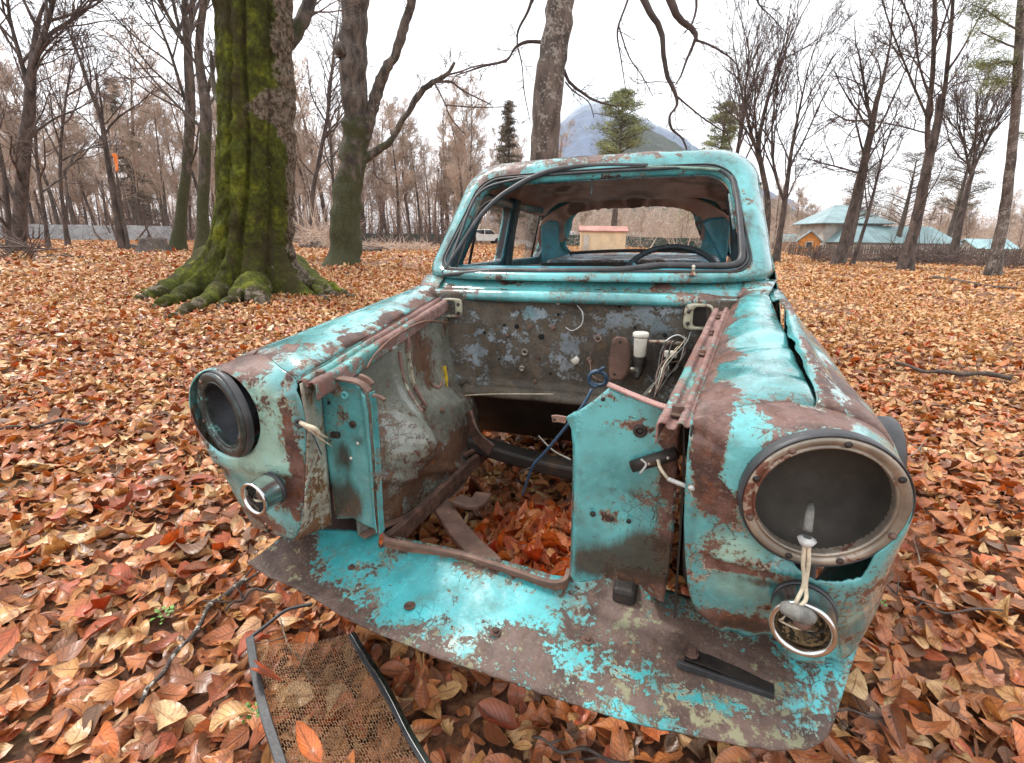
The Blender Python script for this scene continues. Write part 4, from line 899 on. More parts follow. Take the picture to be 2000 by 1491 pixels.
for s in (-1, 1):
    for nm, wi, ou, rr in (('front_door', frontw, fronto, .035), ('rear_door', rearw, rearo, .06)):
        A_, B_ = poly(wi, rr), poly(ou, .012); c = A_.mean(0); A_, B_ = align(A_, c), align(B_, c)
        outer = [[(s*(SXZ(z)+.004*math.sin(q*math.pi)), y, z) for y, z in A_+(B_-A_)*q] for q in np.linspace(0, 1, 6)]
        inner = [[(s*(SXZ(z)-.040), y, z) for y, z in A_+(B_-A_)*q] for q in np.linspace(0, 1, 4)]
        lipo = [(s*(SXZ(z)-.014), y, z) for y, z in A_]
        ybs = (1.135, 1.915) if nm == 'front_door' else (1.922, 2.85)
        low = [[(s*(SXZ(1.0)+.05*math.sin(min(1, (1.0-z)/.55)*math.pi*.8)-.06*max(0, .5-z)), y, z) for y in np.linspace(*ybs, 24)] for z in np.linspace(.985, .36, 22)]
        if nm == 'rear_door':
            d = MB().grid(low, lambda i, j: ((low[i][j][1]-3.03)/.36)**2+((low[i][j][2]-.34)/.34)**2 < 1)
        else: d = MB().grid(low)
        d.grid([lipo]+outer, wrap=True)
        door = d.build(nm, M['paint'], car, wear=dict(base=.42), solid=.003)
        MB().grid([lipo]+[[(s*(SXZ(z)-.040), y, z) for y, z in A_]], wrap=True).build('window_rubber', M['rubber'], door)
        MB().grid(inner, wrap=True).build('door_inner_frame', M['cabinblue'], door, wear=dict(base=.30, grime0=.25), solid=.010)
        MB().grid([[(s*(SXZ(.9)-.045-.01*k), y, z) for y in np.linspace(ybs[0]+.02, ybs[1]-.02, 12)] for k, z in enumerate((.985, .96, .7, .38))]).build('door_inner_panel', M['cabinblue'], door, wear=dict(base=.35, grime0=.3), solid=.004)
        if nm == 'front_door':
            MB().tube([(s*(SXZ(1.03)-.020), 1.475, 1.02), (s*(SXZ(1.31)-.020), 1.50, 1.315)], .0075, 8).build('quarter_light_bar', M['black'], door)
        else:
            MB().tube([(s*(SXZ(1.03)-.020), 2.50, 1.02), (s*(SXZ(1.31)-.020), 2.50, 1.32)], .0075, 8).build('quarter_light_bar', M['black'], door)
            if s < 0:
                cg = np.array([-(SXZ(c[1])-.02), c[0], c[1]]); gl = [(s*(SXZ(z)-.020), y, z) for y, z in A_]
                MB().grid([gl, [tuple(cg)]*len(gl)], wrap=True).build('window_glass', M['glass'], door)
        hy = ybs[1]-.12; MB().tube([(s*.712, hy-.06, .93), (s*.735, hy-.03, .93), (s*.735, hy+.03, .93), (s*.712, hy+.05, .93)], .007, 8, smooth=4).build('door_handle', M['chrome'], door)
    strip('centre_pillar', [(s*(SXZ(.98)-.04), 1.92, .9), (s*(SXZ(1.2)-.04), 1.92, 1.2), (s*(SXZ(1.35)-.04), 1.93, 1.36)], .055, .07, M['pillar'], car, up=(0, 1, 0))
    # scuttle side between wing and door, and front door post
    strip('windscreen_pillar_inner', [WS(s*.575, .0)+[0, .06, 0], WS(s*.56, .5)+[0, .06, 0], WS(s*.53, .95)+[0, .06, -.01]], .035, .05, M['pillar'], car, up=(0, 1, 0), smooth=3)
    strip('gutter', [RF[i, 0 if s > 0 else -1]+np.array([s*.004, 0, -.004]) for i in range(0, 40, 4)], .014, .010, M['railr'] if 'railr' in M else M['rust'], car, smooth=2)
    # sill
    strip('sill', [(s*.655, 1.0, .35), (s*.66, 1.9, .345), (s*.66, 2.65, .35)], .05, .06, M['rust'], car)
# rear body
rb = []
for Y in np.linspace(2.86, 3.98, 34):
    q = (Y-2.86)/1.12; e = math.sqrt(max(0, 1-max(0, (q-.86)/.14)**2)); zt = lerp(1.0, .90, q)*(.55+.45*e) if q > .86 else lerp(1.0, .905, q)
    P = [(0, zt+.02), (.30, zt+.015), (.50, zt), (.62, zt-.03), (.70, zt-.10), (.74, .72), (.735, .58), (.70, .42), (.66, .36)]
    H_ = resample(smooth_path(np.array(P), 4), 30); H_[:, 0] *= .80+.20*e
    rb.append([(-x, Y, z) for x, z in H_[::-1]]+[(x, Y, z) for x, z in H_[1:]])
RB = np.array(rb)
MB().grid(RB, lambda i, j: ((RB[i, j, 1]-3.03)/.36)**2+((RB[i, j, 2]-.34)/.34)**2 < 1).build('rear_body', M['paint'], car, wear=dict(base=.46), solid=.004)
MB().grid([RB[-1], RB[-1]*[0, 1, 0]+[0, .01, .6]]).build('tail_panel', M['paint'], car, wear=dict(base=.5))
# scuttle (cowl)
cw = []
for k, (dy, z) in enumerate(((-.010, .925), (-.016, .940), (-.010, .956), (.004, .963), (.030, .966), (.044, .962), (.050, .954), (.062, .955), (.070, .966), (.10, .985), (.125, 1.003), (.16, 1.012))):
    row = []
    for u in np.linspace(-1, 1, 90):
        x = u*(.560+.08*min(1, k/9)); xn = x/.57
        yb = .905+.045*xn*xn; ye = .985+.065*xn*xn
        y = yb+dy*(ye+.0-yb+.02)/.12 if k > 3 else yb+dy
        zz = z-.004*xn*xn*(k < 6)+.0022*nz(x, k*.1, 2, 6)-.008*sst(.42, .5, x)*(k < 7)
        row.append((x, y, zz))
    cw.append(row)
MB().grid(cw).build('scuttle', M['paint'], car, wear=dict(base=.30, blobs=[((.44, .92, .96), (.12, .05, .03), .34), ((.25, .98, .955), (.35, .02, .012), .22), ((.30, 1.0, .99), (.03, .04, .03), .25), ((.48, 1.02, 1.0), (.05, .04, .04), .2), ((-.2, 1.0, .99), (.12, .03, .02), .22), ((-.5, .95, .96), (.08, .08, .04), .2), ((0, .97, .955), (.5, .012, .01), .12)]), solid=.003)
for s in (-1, 1):   # corners where scuttle, wing and pillar meet
    MB().grid([[(s*lerp(x0, x1, u), y, z+.004*math.sin(u*3)) for u in np.linspace(0, 1, 12)] for y, z, x0, x1 in ((.95, .956, .535, .62), (1.0, .975, .55, .638), (1.06, .995, .56, .655), (1.10, 1.0, .57, .665))]).build('scuttle_corner', M['paint'] if s > 0 else M['paint_l'], car, wear=dict(base=.50), solid=.003)
for px, py in ((1168, 566), (1199, 565), (1112, 573), (985, 566)):
    strip('clip_slot', [cp(px-6, py, 'Y', .905), cp(px+6, py, 'Y', .905)], .003, .006, M['dark'], car, up=(0, 1, 0))
# dashboard top and underside
MB().grid([[[x, y+.05*(x/.57)**2, z] for x in np.linspace(-.555, .555, 40)] for y, z in ((1.015, 1.016), (1.06, 1.034), (1.12, 1.040), (1.20, 1.035), (1.215, 1.02), (1.22, .90))]).build('dashboard', M['dash'], car, wear=dict(base=.36), solid=.004)
# wiper spindle
c = cp(1354, 528, 'Y', .99); w_ = MB().lathe(c+[0, 0, -.016], (0, -.3, 1), [(0, 0), (.012, 0), (.014, .004), (.007, .007), (.005, .016), (.0065, .018), (.005, .024), (0, .025)], 16).build('wiper_spindle', M['steel'], car)
MB().lathe(c+[0, -.004, .008], (0, -.3, 1), [(0, 0), (.005, .0), (.006, .005), (.003, .009), (0, .010)], 12).build('spindle_cap', M['plastic'], w_)

# ---- windscreen rubber: still seated along the bottom and right, hanging loose across the upper left
def wp(px, py, off=.012):
    # point on the windscreen plane seen at the pixel
    p = cp(px, py, 'Y', 1.1)
    for _ in range(12):
        t = (p[2]-1.012)/.388; y = lerp(.985, 1.31, t)+.065*(p[0]/.57)**2; p = cp(px, py, 'Y', y)
    return p+np.array([0, -off*.75, off*.65])
low = [wp(868, 541), wp(905, 538), wp(980, 533), wp(1060, 534), wp(1140, 533), wp(1220, 531), wp(1290, 523), wp(1370, 524), wp(1425, 523), wp(1446, 512), wp(1447, 480), wp(1443, 430), wp(1437, 380), wp(1428, 350)]
MB().tube(low, [.008, .010, .012, .012, .011, .012, .012, .011, .012, .013, .012, .011, .010, .006], 14, smooth=6).build('windscreen_rubber', M['rubber'], car)
sag = [wp(866, 538), wp(900, 490, .02), wp(940, 436, .03), wp(975, 402, .035), wp(1010, 376, .03), wp(1045, 356, .025), wp(1085, 340, .02), wp(1140, 331, .015), wp(1200, 328), wp(1265, 329)]
MB().tube(sag, [.006, .007, .009, .010, .011, .0115, .011, .010, .009, .008], 14, smooth=6).build('loose_windscreen_rubber', M['rubber'], car)
MB().tube([wp(1262, 331), wp(1340, 333), wp(1405, 337)], .0055, 8, smooth=5).build('rubber_remnant', M['paleseal'], car)
MB().tube([wp(876, 530), wp(898, 470), wp(920, 410), wp(935, 385), wp(965, 366), wp(1040, 350), wp(1080, 345)], .006, 10, smooth=5).build('inner_seal', M['rubber'], car)
MB().tube([wp(890, 520, -.01), wp(925, 425, -.01), wp(945, 396, -.01), wp(980, 380, -.01)], .004, 8, smooth=5).build('inner_seal', M['black'], car)
MB().tube([wp(1426, 372, -.02), wp(1430, 400, -.02), wp(1436, 440, -.02)], .006, 8, smooth=4).build('torn_seal', M['cabinpale'], car)
MB().tube([cp(1154, 344, 'Y', 1.40), cp(1156, 362, 'Y', 1.40), cp(1154, 382, 'Y', 1.40)], [.003, .0035, .003], 8, smooth=3).build('mirror_stalk', M['cabinpale'], car)

# ---- steering wheel
sw = empty('steering_wheel'); sw.parent = car
SCn = np.array([.312, 1.44, .985]); SA = np.array([0, -.62, .78]); SA /= np.linalg.norm(SA)
u = np.array([1., 0, 0]); w = np.cross(SA, u); RR = .190
a = np.linspace(0, 2*math.pi, 181)
P = SCn+RR*(np.cos(a)[:, None]*u+np.sin(a)[:, None]*w)
MB().tube(P, .0125+.0016*np.sin(a*60)**1, 12, closed=True).build('rim', M['wrapped'], sw)
for ang in (math.pi*.86, math.pi*.14, math.pi*1.5):
    e = SCn+RR*(math.cos(ang)*u-abs(math.sin(ang))*w*(1 if ang < 4 else -1)*(-1)); h = SCn-SA*.04
    MB().tube([h, (h+e)/2-SA*.01, e], [.013, .009, .009], 10, smooth=4).build('spoke', M['cabinblue'], sw)
MB().lathe(SCn-SA*.05, SA, [(0, 0), (.022, 0), (.035, .02), (.038, .045), (.02, .055), (0, .056)], 24).build('hub', M['black'], sw)
MB().tube([SCn-SA*.05, SCn-SA*.45], .016, 10).build('column', M['black'], sw)

# ---- wheels
def wheel(name, x, y, steer=0, s=1):
    r = empty(name); r.parent = car; c = np.array([x, y, .325]); ax = np.array([math.cos(steer)*s, math.sin(steer)*s, 0])
    MB().lathe(c, ax, [(.20, -.075), (.235, -.082), (.29, -.080), (.315, -.066), (.325, -.03), (.325, .03), (.315, .066), (.29, .080), (.235, .082), (.20, .075), (.195, .0)], 56, close=False).build('tyre', M['tyre'], r)
    MB().lathe(c, ax, [(.203, -.06), (.19, -.055), (.188, .055), (.203, .062), (.198, .066), (.17, .045), (.09, .030), (.085, .045), (.04, .055), (0, .056)], 40).build('rim', M['rust'], r)
wheel('front_wheel', .64, .66, 0, 1); wheel('front_wheel', -.64, .66, 0, -1)
fl = []
for a_ in np.linspace(-.5, 1.9, 26):
    yy, zz = .32-.085*math.cos(a_), .720+.085*math.sin(a_)
    fl.append([(.715, .32-.06*math.cos(a_), .70+.06*math.sin(a_)), (.760, yy+.01, zz-.01), (.786, yy+.02, zz-.012), (.796, yy+.035, zz-.02), (.786, yy+.05, zz-.03)])
MB().grid(fl).build('rubber_flap', M['rubber'], car, solid=.006)
wheel('rear_wheel', .62, 3.03, 0, 1); wheel('rear_wheel', -.62, 3.03, 0, -1)
# ================================================================== GROUND
def soil():
    g = G('leafmould_soil'); v = g.obj()
    n = g.noise(.9, 8, .65, v); n2 = g.noise(14, 9, .7, v); n3 = g.noise(.25, 4, .5, v)
    c = g.ramp(n2, [(.3, (.03, .014, .009)), (.45, (.12, .05, .025)), (.58, (.30, .14, .07)), (.72, (.45, .27, .14))])
    c = g.mix(g.math('MULTIPLY', g.step(n, .56, .7), .55), c, (.22, .21, .07))
    c = g.mix(g.math('MULTIPLY', g.step(n3, .5, .65), .35), c, (.33, .23, .12))
    return g.finish(c, .9, g.bump(n2, .8, .03))
rr_ = np.r_[np.linspace(0, 12, 60), np.geomspace(12.3, 3600, 90)]; th_ = np.linspace(0, 2*math.pi, 181)[:-1]
GX = rr_[:, None]*np.cos(th_); GY = rr_[:, None]*np.sin(th_); GZ = terrain(GX, GY)-.012
gi = np.arange(len(rr_)*180).reshape(len(rr_), 180)
gf = np.stack([gi[:-1], gi[1:], np.roll(gi, -1, 1)[1:], np.roll(gi, -1, 1)[:-1]], -1).reshape(-1, 4)
tag(mesh_obj('ground', np.stack([GX, GY, GZ], -1).reshape(-1, 3), gf, soil()), kind='structure')

# ------------------------------------------------------------------ fallen leaves
def leaf_mat():
    g = G('fallen_leaf'); r, u, v = g.attr('lr'), g.attr('lu'), g.attr('lv'); P = g.obj()
    c = g.ramp(r, [(0, (.05, .014, .008)), (.12, (.20, .045, .014)), (.24, (.46, .09, .012)), (.36, (.68, .19, .022)), (.46, (.58, .19, .045)), (.57, (.74, .33, .09)),
                   (.68, (.80, .46, .16)), (.77, (.90, .68, .36)), (.82, (.68, .30, .11)), (.88, (.82, .17, .012)), (.94, (.56, .055, .014)), (1., (.28, .07, .04))])
    n = g.noise(38, 7, .65, P); n2 = g.noise(160, 5, .6, P)
    c = g.mix(g.math('MULTIPLY', g.step(n, .42, .62), .8), c, g.mix(.7, c, (.50, .32, .25), 'MULTIPLY'))
    c = g.mix(g.math('MULTIPLY', g.step(n2, .60, .75), .6), c, (.09, .04, .02))
    # veins
    av = g.math('ABSOLUTE', v)
    side = g.math('FRACT', g.math('SUBTRACT', g.math('MULTIPLY', u, 8.), g.math('MULTIPLY', av, 2.2)))
    sv = g.math('SUBTRACT', 1., g.step(g.math('ABSOLUTE', g.math('SUBTRACT', side, .5)), .03, .12)); mid = g.math('SUBTRACT', 1., g.step(av, .03, .10))
    vn = g.math('MAXIMUM', g.math('MULTIPLY', sv, .5), mid)
    c = g.mix(g.math('MULTIPLY', vn, .72), c, g.mix(.75, c, (.42, .26, .18), 'MULTIPLY'))
    rim = g.math('MULTIPLY', g.step(av, .72, 1.), g.step(g.noise(60, 5, .6, P), .40, .60)); c = g.mix(g.math('MULTIPLY', rim, .7), c, (.13, .05, .02))
    c = g.mix(g.math('MULTIPLY', g.step(g.noise(17, 8, .7, P), .53, .60), .55), c, g.mix(.8, c, (.40, .24, .16), 'MULTIPLY'))
    h = g.math('SUBTRACT', g.math('MULTIPLY', n, .6), vn)
    geo = g.n('NewGeometry').outputs['Backfacing']; c = g.mix(g.math('MULTIPLY', geo, .25), c, (.60, .36, .20))
    b = g.n('BsdfPrincipled', None, Roughness=.40, Specular_IOR_Level=.5, Coat_Weight=.15, Coat_Roughness=.22); g.set(b.inputs['Base Color'], c); g.set(b.inputs['Normal'], g.bump(h, .8, .003))
    tr = g.n('BsdfTranslucent'); g.set(tr.inputs[0], c); mx = g.n('MixShader'); mx.inputs[0].default_value = .14
    g.t.links.new(b.outputs[0], mx.inputs[1]); g.t.links.new(tr.outputs[0], mx.inputs[2]); g.t.links.new(mx.outputs[0], g.out.inputs[0]); return g.m
LEAF = leaf_mat()
def leaf_template(nu, wf):
    us = (np.arange(nu+1)/nu) if nu > 2 else np.array([0, .45, 1.])
    V = []; 
    for u in us:
        w = wf(u)
        for v in (-1, 0, 1): V.append((u, v, w))
    Fq = [(i*3+j, i*3+j+1, (i+1)*3+j+1, (i+1)*3+j) for i in range(nu) for j in (0, 1)]
    return np.array(V), np.array(Fq)
W_OVAL = lambda u: .26*max(.0, math.sin(math.pi*min(1, max(0, u))**.9))**.75+.003
W_BROAD = lambda u: .35*max(.0, math.sin(math.pi*min(1, max(0, u))**.75))**.6*(1-.35*u)+.003
W_LOBE = lambda u: (.40*max(.0, math.sin(math.pi*min(1, max(0, u))**.8))**.7)*(1+.30*math.sin(u*19))+.003
def leaves(xy, size, tilt, zoff, nu, wf, rng, bias=None, zbase=None, curl=1.):
    T, Fq = leaf_template(nu, wf); n = len(xy); m = len(T)
    u, v, w = T[:, 0], T[:, 1], T[:, 2]
    L = size[:, None]; A = rng.normal(0, .62, (n, 1))*curl; B = rng.normal(0.2, .7, (n, 1))*curl; C = rng.normal(0, .25, (n, 1))*curl; tw = rng.normal(0, .5, (n, 1))*curl
    wid = rng.uniform(.8, 1.25, (n, 1))
    x = (u-.5)[None]*L; y = (v*w)[None]*L*wid*(1-.25*np.abs(A)) ; 
    z = np.abs(v*w)[None]*L*A*1.1+B*L*((u-.5)**2)[None]*1.2+C*L*(v*w)[None]*np.sin(u*6)[None]*1.2+tw*L*((u-.5)*v*w)[None]*2.
    P = np.stack([x, y, z], -1)
    a = rng.uniform(0, 2*math.pi, n); tx, ty = rng.normal(0, 1, n)*tilt, rng.normal(0, 1, n)*tilt
    flip = np.where(rng.random(n) < .4, -1., 1.); P[..., 2] *= flip[:, None]
    ca, sa = np.cos(tx)[:, None], np.sin(tx)[:, None]; P = np.stack([P[..., 0], P[..., 1]*ca-P[..., 2]*sa, P[..., 1]*sa+P[..., 2]*ca], -1)
    ca, sa = np.cos(ty)[:, None], np.sin(ty)[:, None]; P = np.stack([P[..., 0]*ca+P[..., 2]*sa, P[..., 1], -P[..., 0]*sa+P[..., 2]*ca], -1)
    ca, sa = np.cos(a)[:, None], np.sin(a)[:, None]; P = np.stack([P[..., 0]*ca-P[..., 1]*sa, P[..., 0]*sa+P[..., 1]*ca, P[..., 2]], -1)
    zb = terrain(xy[:, 0], xy[:, 1]) if zbase is None else zbase
    P += np.stack([xy[:, 0], xy[:, 1], zb+zoff], -1)[:, None]
    lr = rng.random(n) if bias is None else bias
    at_ = dict(lr=np.repeat(lr, m), lu=np.tile(u, n), lv=np.tile(v, n))
    return P.reshape(-1, 3), (Fq[None]+np.arange(n)[:, None, None]*m).reshape(-1, 4), at_
def merge(parts):
    V, Fc, A = [], [], {}; k = 0
    for v, f, a in parts:
        V.append(v); Fc.append(f+k); k += len(v)
        for q in a: A.setdefault(q, []).append(a[q])
    return np.concatenate(V), np.concatenate(Fc), {q: np.concatenate(x) for q, x in A.items()}
def sector(rng, r0, r1, dens, half, p=1.):
    area = half*(r1*r1-r0*r0); n = int(area*dens); r = np.sqrt(rng.uniform(r0*r0, r1*r1, n)); a = rng.uniform(-half, half, n)+.0
    return np.stack([r*np.sin(a), r*np.cos(a)], 1)
def tone_bias(rng, xy):
    """patches where one colour of leaf gathers; straw-coloured farther off on the right"""
    n = len(xy); r = rng.random(n)
    f = np.sin(xy[:, 0]*1.7+np.sin(xy[:, 1]*1.3)*2)*np.cos(xy[:, 1]*1.1+.7*xy[:, 0])
    r = np.where((f > .35) & (rng.random(n) < .35), rng.uniform(.20, .40, n), r)
    far = sst(2.2, 9, np.hypot(*xy.T))*(.50+.22*(xy[:, 0] > 0)); r = np.where(rng.random(n) < far, rng.uniform(.55, .80, n), r)
    return r
def near_floor(rng):
    parts = []
    xy = sector(rng, .25, 5.2, 1020, 1.42); xy = np.vstack([xy, sector(rng, 0, .6, 200, math.pi)])
    k = rng.random(len(xy)); d = np.hypot(*xy.T)
    # tyre-edge and apron shade keep their leaves too; a few larger ones on top
    for lo, hi, wf in ((0, .55, W_OVAL), (.55, .85, W_BROAD), (.85, 1, W_LOBE)):
        q = xy[(k >= lo) & (k < hi)]; n = len(q)
        parts.append(leaves(q, rng.uniform(.030, .098, n)*(1+.1*rng.random(n)), .28, rng.uniform(0, .04, n), 7, wf, rng, tone_bias(rng, q), curl=.9))
    q = sector(rng, .5, 3.2, 30, 1.45); n = len(q); parts.append(leaves(q, rng.uniform(.085, .12, n), .32, rng.uniform(.035, .06, n), 8, W_OVAL, rng, tone_bias(rng, q), curl=1.5))
    return merge(parts)
rl = np.random.default_rng(21)
v, f, a = near_floor(rl); tag(mesh_obj('fallen_leaves', v, f, LEAF, None, True, a), kind='stuff')
q = sector(rl, 5.0, 14, 390, 1.35); gp_ = np.sin(q[:, 0]*.9+2*np.sin(q[:, 1]*.35))*np.cos(q[:, 1]*.8+.5*q[:, 0]); q = q[~((gp_ > .35) & (q[:, 0] > 1) & (rl.random(len(q)) < .72))]; n = len(q)
v, f, a = leaves(q, rl.uniform(.05, .12, n), .34, rl.uniform(0, .05, n), 3, W_BROAD, rl, tone_bias(rl, q)); tag(mesh_obj('fallen_leaves', v, f, LEAF, None, True, a), kind='stuff')
q = sector(rl, 13.5, 48, 66, 1.25); gp_ = np.sin(q[:, 0]*.5+2*np.sin(q[:, 1]*.2))*np.cos(q[:, 1]*.6); q = q[~((gp_ > .3) & (rl.random(len(q)) < .45))]; n = len(q)
v, f, a = leaves(q, rl.uniform(.10, .22, n), .30, rl.uniform(0, .05, n), 2, W_BROAD, rl, tone_bias(rl, q)); tag(mesh_obj('fallen_leaves', v, f, LEAF, None, True, a), kind='stuff')
# heap of wet leaves inside the engine bay (stands on the ground under the car)
n = 1500; bx = rl.uniform(-.26, .28, n); by = rl.uniform(.30, .92, n)
Cm = np.array(CARM); w_ = np.stack([bx, by, np.zeros(n), np.ones(n)], 1)@Cm.T
hh = .20*np.exp(-((bx-.08)/.30)**2-((by-.55)/.34)**2)
v, f, a = leaves(w_[:, :2], rl.uniform(.07, .13, n), .42, hh+rl.uniform(0, .03, n), 8, W_OVAL, rl, np.where(rl.random(n) < .70, rl.uniform(.84, .95, n), rl.uniform(.15, .6, n)), curl=1.5)
tag(mesh_obj('fallen_leaves', v, f, LEAF, None, True, a), kind='stuff')

# ================================================================== TREES
def bark_mat(name, dark=(.045, .034, .028), light=(.17, .125, .105), moss=0., mosscol=(.060, .068, .016), lichen=.15, scale=7., hang=3.):
    g = G(name); v = g.obj()
    n = g.noise(scale, 9, .65, g.scl(v, 1, 1, .35)); n2 = g.noise(scale*4, 7, .65, v); sep = g.n('SeparateXYZ'); g.set(sep.inputs[0], v)
    c = g.mix(g.step(n, .36, .64), dark, light)
    li = g.step(g.math('ADD', g.math('MULTIPLY', n2, .55), g.math('MULTIPLY', g.noise(scale*.6, 5, .6, v), .45)), .62-lichen*.2, .65-lichen*.2)
    c = g.mix(g.math('MULTIPLY', li, .7), c, (.34, .31, .27))
    if moss:
        low = g.math('SUBTRACT', 1., g.step(sep.outputs[2], .2, hang)); m = g.step(g.math('ADD', g.math('MULTIPLY', low, .22*moss), g.math('MULTIPLY', g.math('SUBTRACT', g.noise(1.6, 7, .68, v), .15), .75)), .42, .52)
        c = g.mix(g.math('MULTIPLY', m, .85), c, g.mix(g.step(n2, .4, .62), tuple(x*.45 for x in mosscol), mosscol))
    return g.finish(c, .85, g.bump(g.math('ADD', n, g.math('MULTIPLY', n2, .5)), .7, .03))
BK = bark_mat('dark_bark', (.032, .024, .02), (.125, .09, .075), moss=.6); BKM = bark_mat('mossy_bark', (.03, .023, .018), (.13, .10, .08), moss=1.5, hang=7., mosscol=(.055, .062, .013)); BKG = bark_mat('grey_beech_bark', (.045, .034, .028), (.15, .115, .095), moss=.25, lichen=.45, scale=6)
BKB = bark_mat('hazy_brown_bark', (.045, .034, .028), (.135, .105, .085), moss=.3, scale=5)
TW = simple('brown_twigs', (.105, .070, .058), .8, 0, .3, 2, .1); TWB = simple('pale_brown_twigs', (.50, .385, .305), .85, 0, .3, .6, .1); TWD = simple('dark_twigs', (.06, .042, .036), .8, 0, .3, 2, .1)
NEED = simple('pine_needles', (.22, .24, .10), .7, 0, .5, 1.2, .1); NEEDB = simple('dull_conifer_needles', (.15, .125, .085), .8, 0, .5, .8, .1)

class Tree:
    """collects tapered branches; groups with equal point counts are meshed in one go"""
    def __init__(s, seed): s.r = np.random.default_rng(seed); s.thick = {}; s.thin = {}; s.tips = []
    def put(s, P, R, sides, crown): (s.thin if crown else s.thick).setdefault((len(P), sides), []).append((P, R))
    def path(s, p, d, L, k, wob, up):
        P = [p]; d = d/np.linalg.norm(d); st = L/(k-1); nn = s.r.normal(0, wob, (k, 3))
        for i in range(k-1):
            d = d+nn[i]+np.array([0, 0, up]); d = d/math.sqrt(d@d); p = p+d*st; P.append(p)
        return np.array(P)
    def grow(s, p, d, L, r, lev, cfg):
        k = (8, 7, 6, 4, 3)[min(lev, 4)]; P = s.path(p, d, L, k, cfg['wob']*(1+.3*lev), cfg['up'] if lev < 3 else cfg['up']*.5)
        R = np.linspace(r, max(r*.32, cfg['rmin']), k); s.put(P, R, (7, 6, 4, 3, 3)[min(lev, 4)], lev >= cfg.get('crown', 2))
        s.sprout(P, R, L, lev+1, cfg, .25 if lev else .35)
        if lev >= cfg['max']: s.tips.append(P[-1])
    def sprout(s, P, R, L, lev, cfg, t0=.3, n=None, side=None):
        if lev > cfg['max']: return
        n = cfg['n'][lev] if n is None else n; seg = len(P)-1
        for i in range(n):
            t = t0+(1-t0)*(i+s.r.random())/n; x = t*seg; j = min(seg-1, int(x)); q = P[j]+(P[j+1]-P[j])*(x-j); T = P[j+1]-P[j]; T = T/math.sqrt(T@T)
            o = s.r.normal(0, 1, 3); o = o-T*(o@T); 
            if side is not None: o = o+np.array(side)*.9
            o = o/math.sqrt(o@o); a = math.radians(s.r.uniform(*cfg['ang'])); d = T*math.cos(a)+o*math.sin(a)
            l = L*s.r.uniform(*cfg['len'])*(1.15-.55*t); rr = max(cfg['rmin'], min(R[j]*.7, l*cfg.get('thick', .018)))
            s.grow(q, d, l, rr, lev, cfg)
    @staticmethod
    def mesh(dic):
        V, Q = [], []; off = 0
        for (k, sd), L in dic.items():
            P = np.array([x[0] for x in L]); R = np.array([x[1] for x in L]); n = len(P)
            T = P[:, -1]-P[:, 0]; T /= np.maximum(np.linalg.norm(T, axis=1), 1e-9)[:, None]
            ref = np.where(np.abs(T[:, 2:3]) > .8, np.array([[1., 0, 0]]), np.array([[0, 0, 1.]]))
            N = np.cross(T, ref); N /= np.linalg.norm(N, axis=1)[:, None]; B = np.cross(T, N); a = np.arange(sd)*2*math.pi/sd
            C = np.cos(a)[None, :, None]*N[:, None]+np.sin(a)[None, :, None]*B[:, None]      # n,sd,3
            v = P[:, :, None]+R[:, :, None, None]*C[:, None]
            idx = np.arange(n*k*sd).reshape(n, k, sd)+off; q = np.stack([idx[:, :-1], np.roll(idx, -1, 2)[:, :-1], np.roll(idx, -1, 2)[:, 1:], idx[:, 1:]], -1).reshape(-1, 4)
            V.append(v.reshape(-1, 3)); Q.append(q); off += n*k*sd
        return np.concatenate(V), np.concatenate(Q)
    def build(s, name, loc, label=None, group=None, cat='tree', bark=None, twig=None, rough=0.):
        e = empty(name, loc, label, cat, group); o = np.array(loc, float)
        for dic, nm, m in ((s.thick, 'trunk', bark or BK), (s.thin, 'crown', twig or TW)):
            if dic:
                v, q = Tree.mesh(dic)
                if nm == 'trunk' and rough: v = v+np.array([np.array(noise.noise_vector(Vector(x)*2.2))*rough+np.array(noise.noise_vector(Vector(x)*7))*rough*.35 for x in v])
                mesh_obj(nm, v-o, q, m, e)
        return e

def pxr(d, w, py=400): return w/2*(d*math.cos(PT)+.1*d*.3)/F
def pxc(px): return 1/math.sqrt(1+((px-1000)/F)**2)
def pxlimb(pts, d):
    """limb through picture points (px,py,width) at distance d (or per-point distance as 4th value)"""
    P = np.array([at(p[0], p[1], p[3] if len(p) > 3 else d) for p in pts]); R = np.array([pxr(p[3] if len(p) > 3 else d, p[2])*pxc(p[0])*.97 for p in pts]); return P, R
def add_limb(t, pts, d, sides=10, ground=False, wob=.012, crown=False, k=4):
    P, R = pxlimb(pts, d)
    if ground: P[0][2] = terrain(P[0][0], P[0][1])-.12
    L = len(P); P2 = smooth_path(P, k) if L > 2 else P; R2 = np.interp(np.linspace(0, L-1, len(P2)), np.arange(L), R)
    P2 = P2+t.r.normal(0, 1, P2.shape)*R2[:, None]*.06
    if ground: P2[0] = P[0]; R2[0] *= 1.5; R2[1] *= 1.2
    t.put(P2, R2, sides, crown); return P2, R2
CF = dict(n=[0, 9, 5, 4, 3], ang=(22, 52), len=(.38, .66), wob=.10, up=.05, max=4, rmin=.006, thick=.016)
CFP = dict(n=[0, 7, 5, 4], ang=(22, 55), len=(.40, .62), wob=.12, up=.05, max=3, rmin=.008, thick=.016)
def base_of(P): return (float(P[0][0]), float(P[0][1]), float(terrain(P[0][0], P[0][1])))

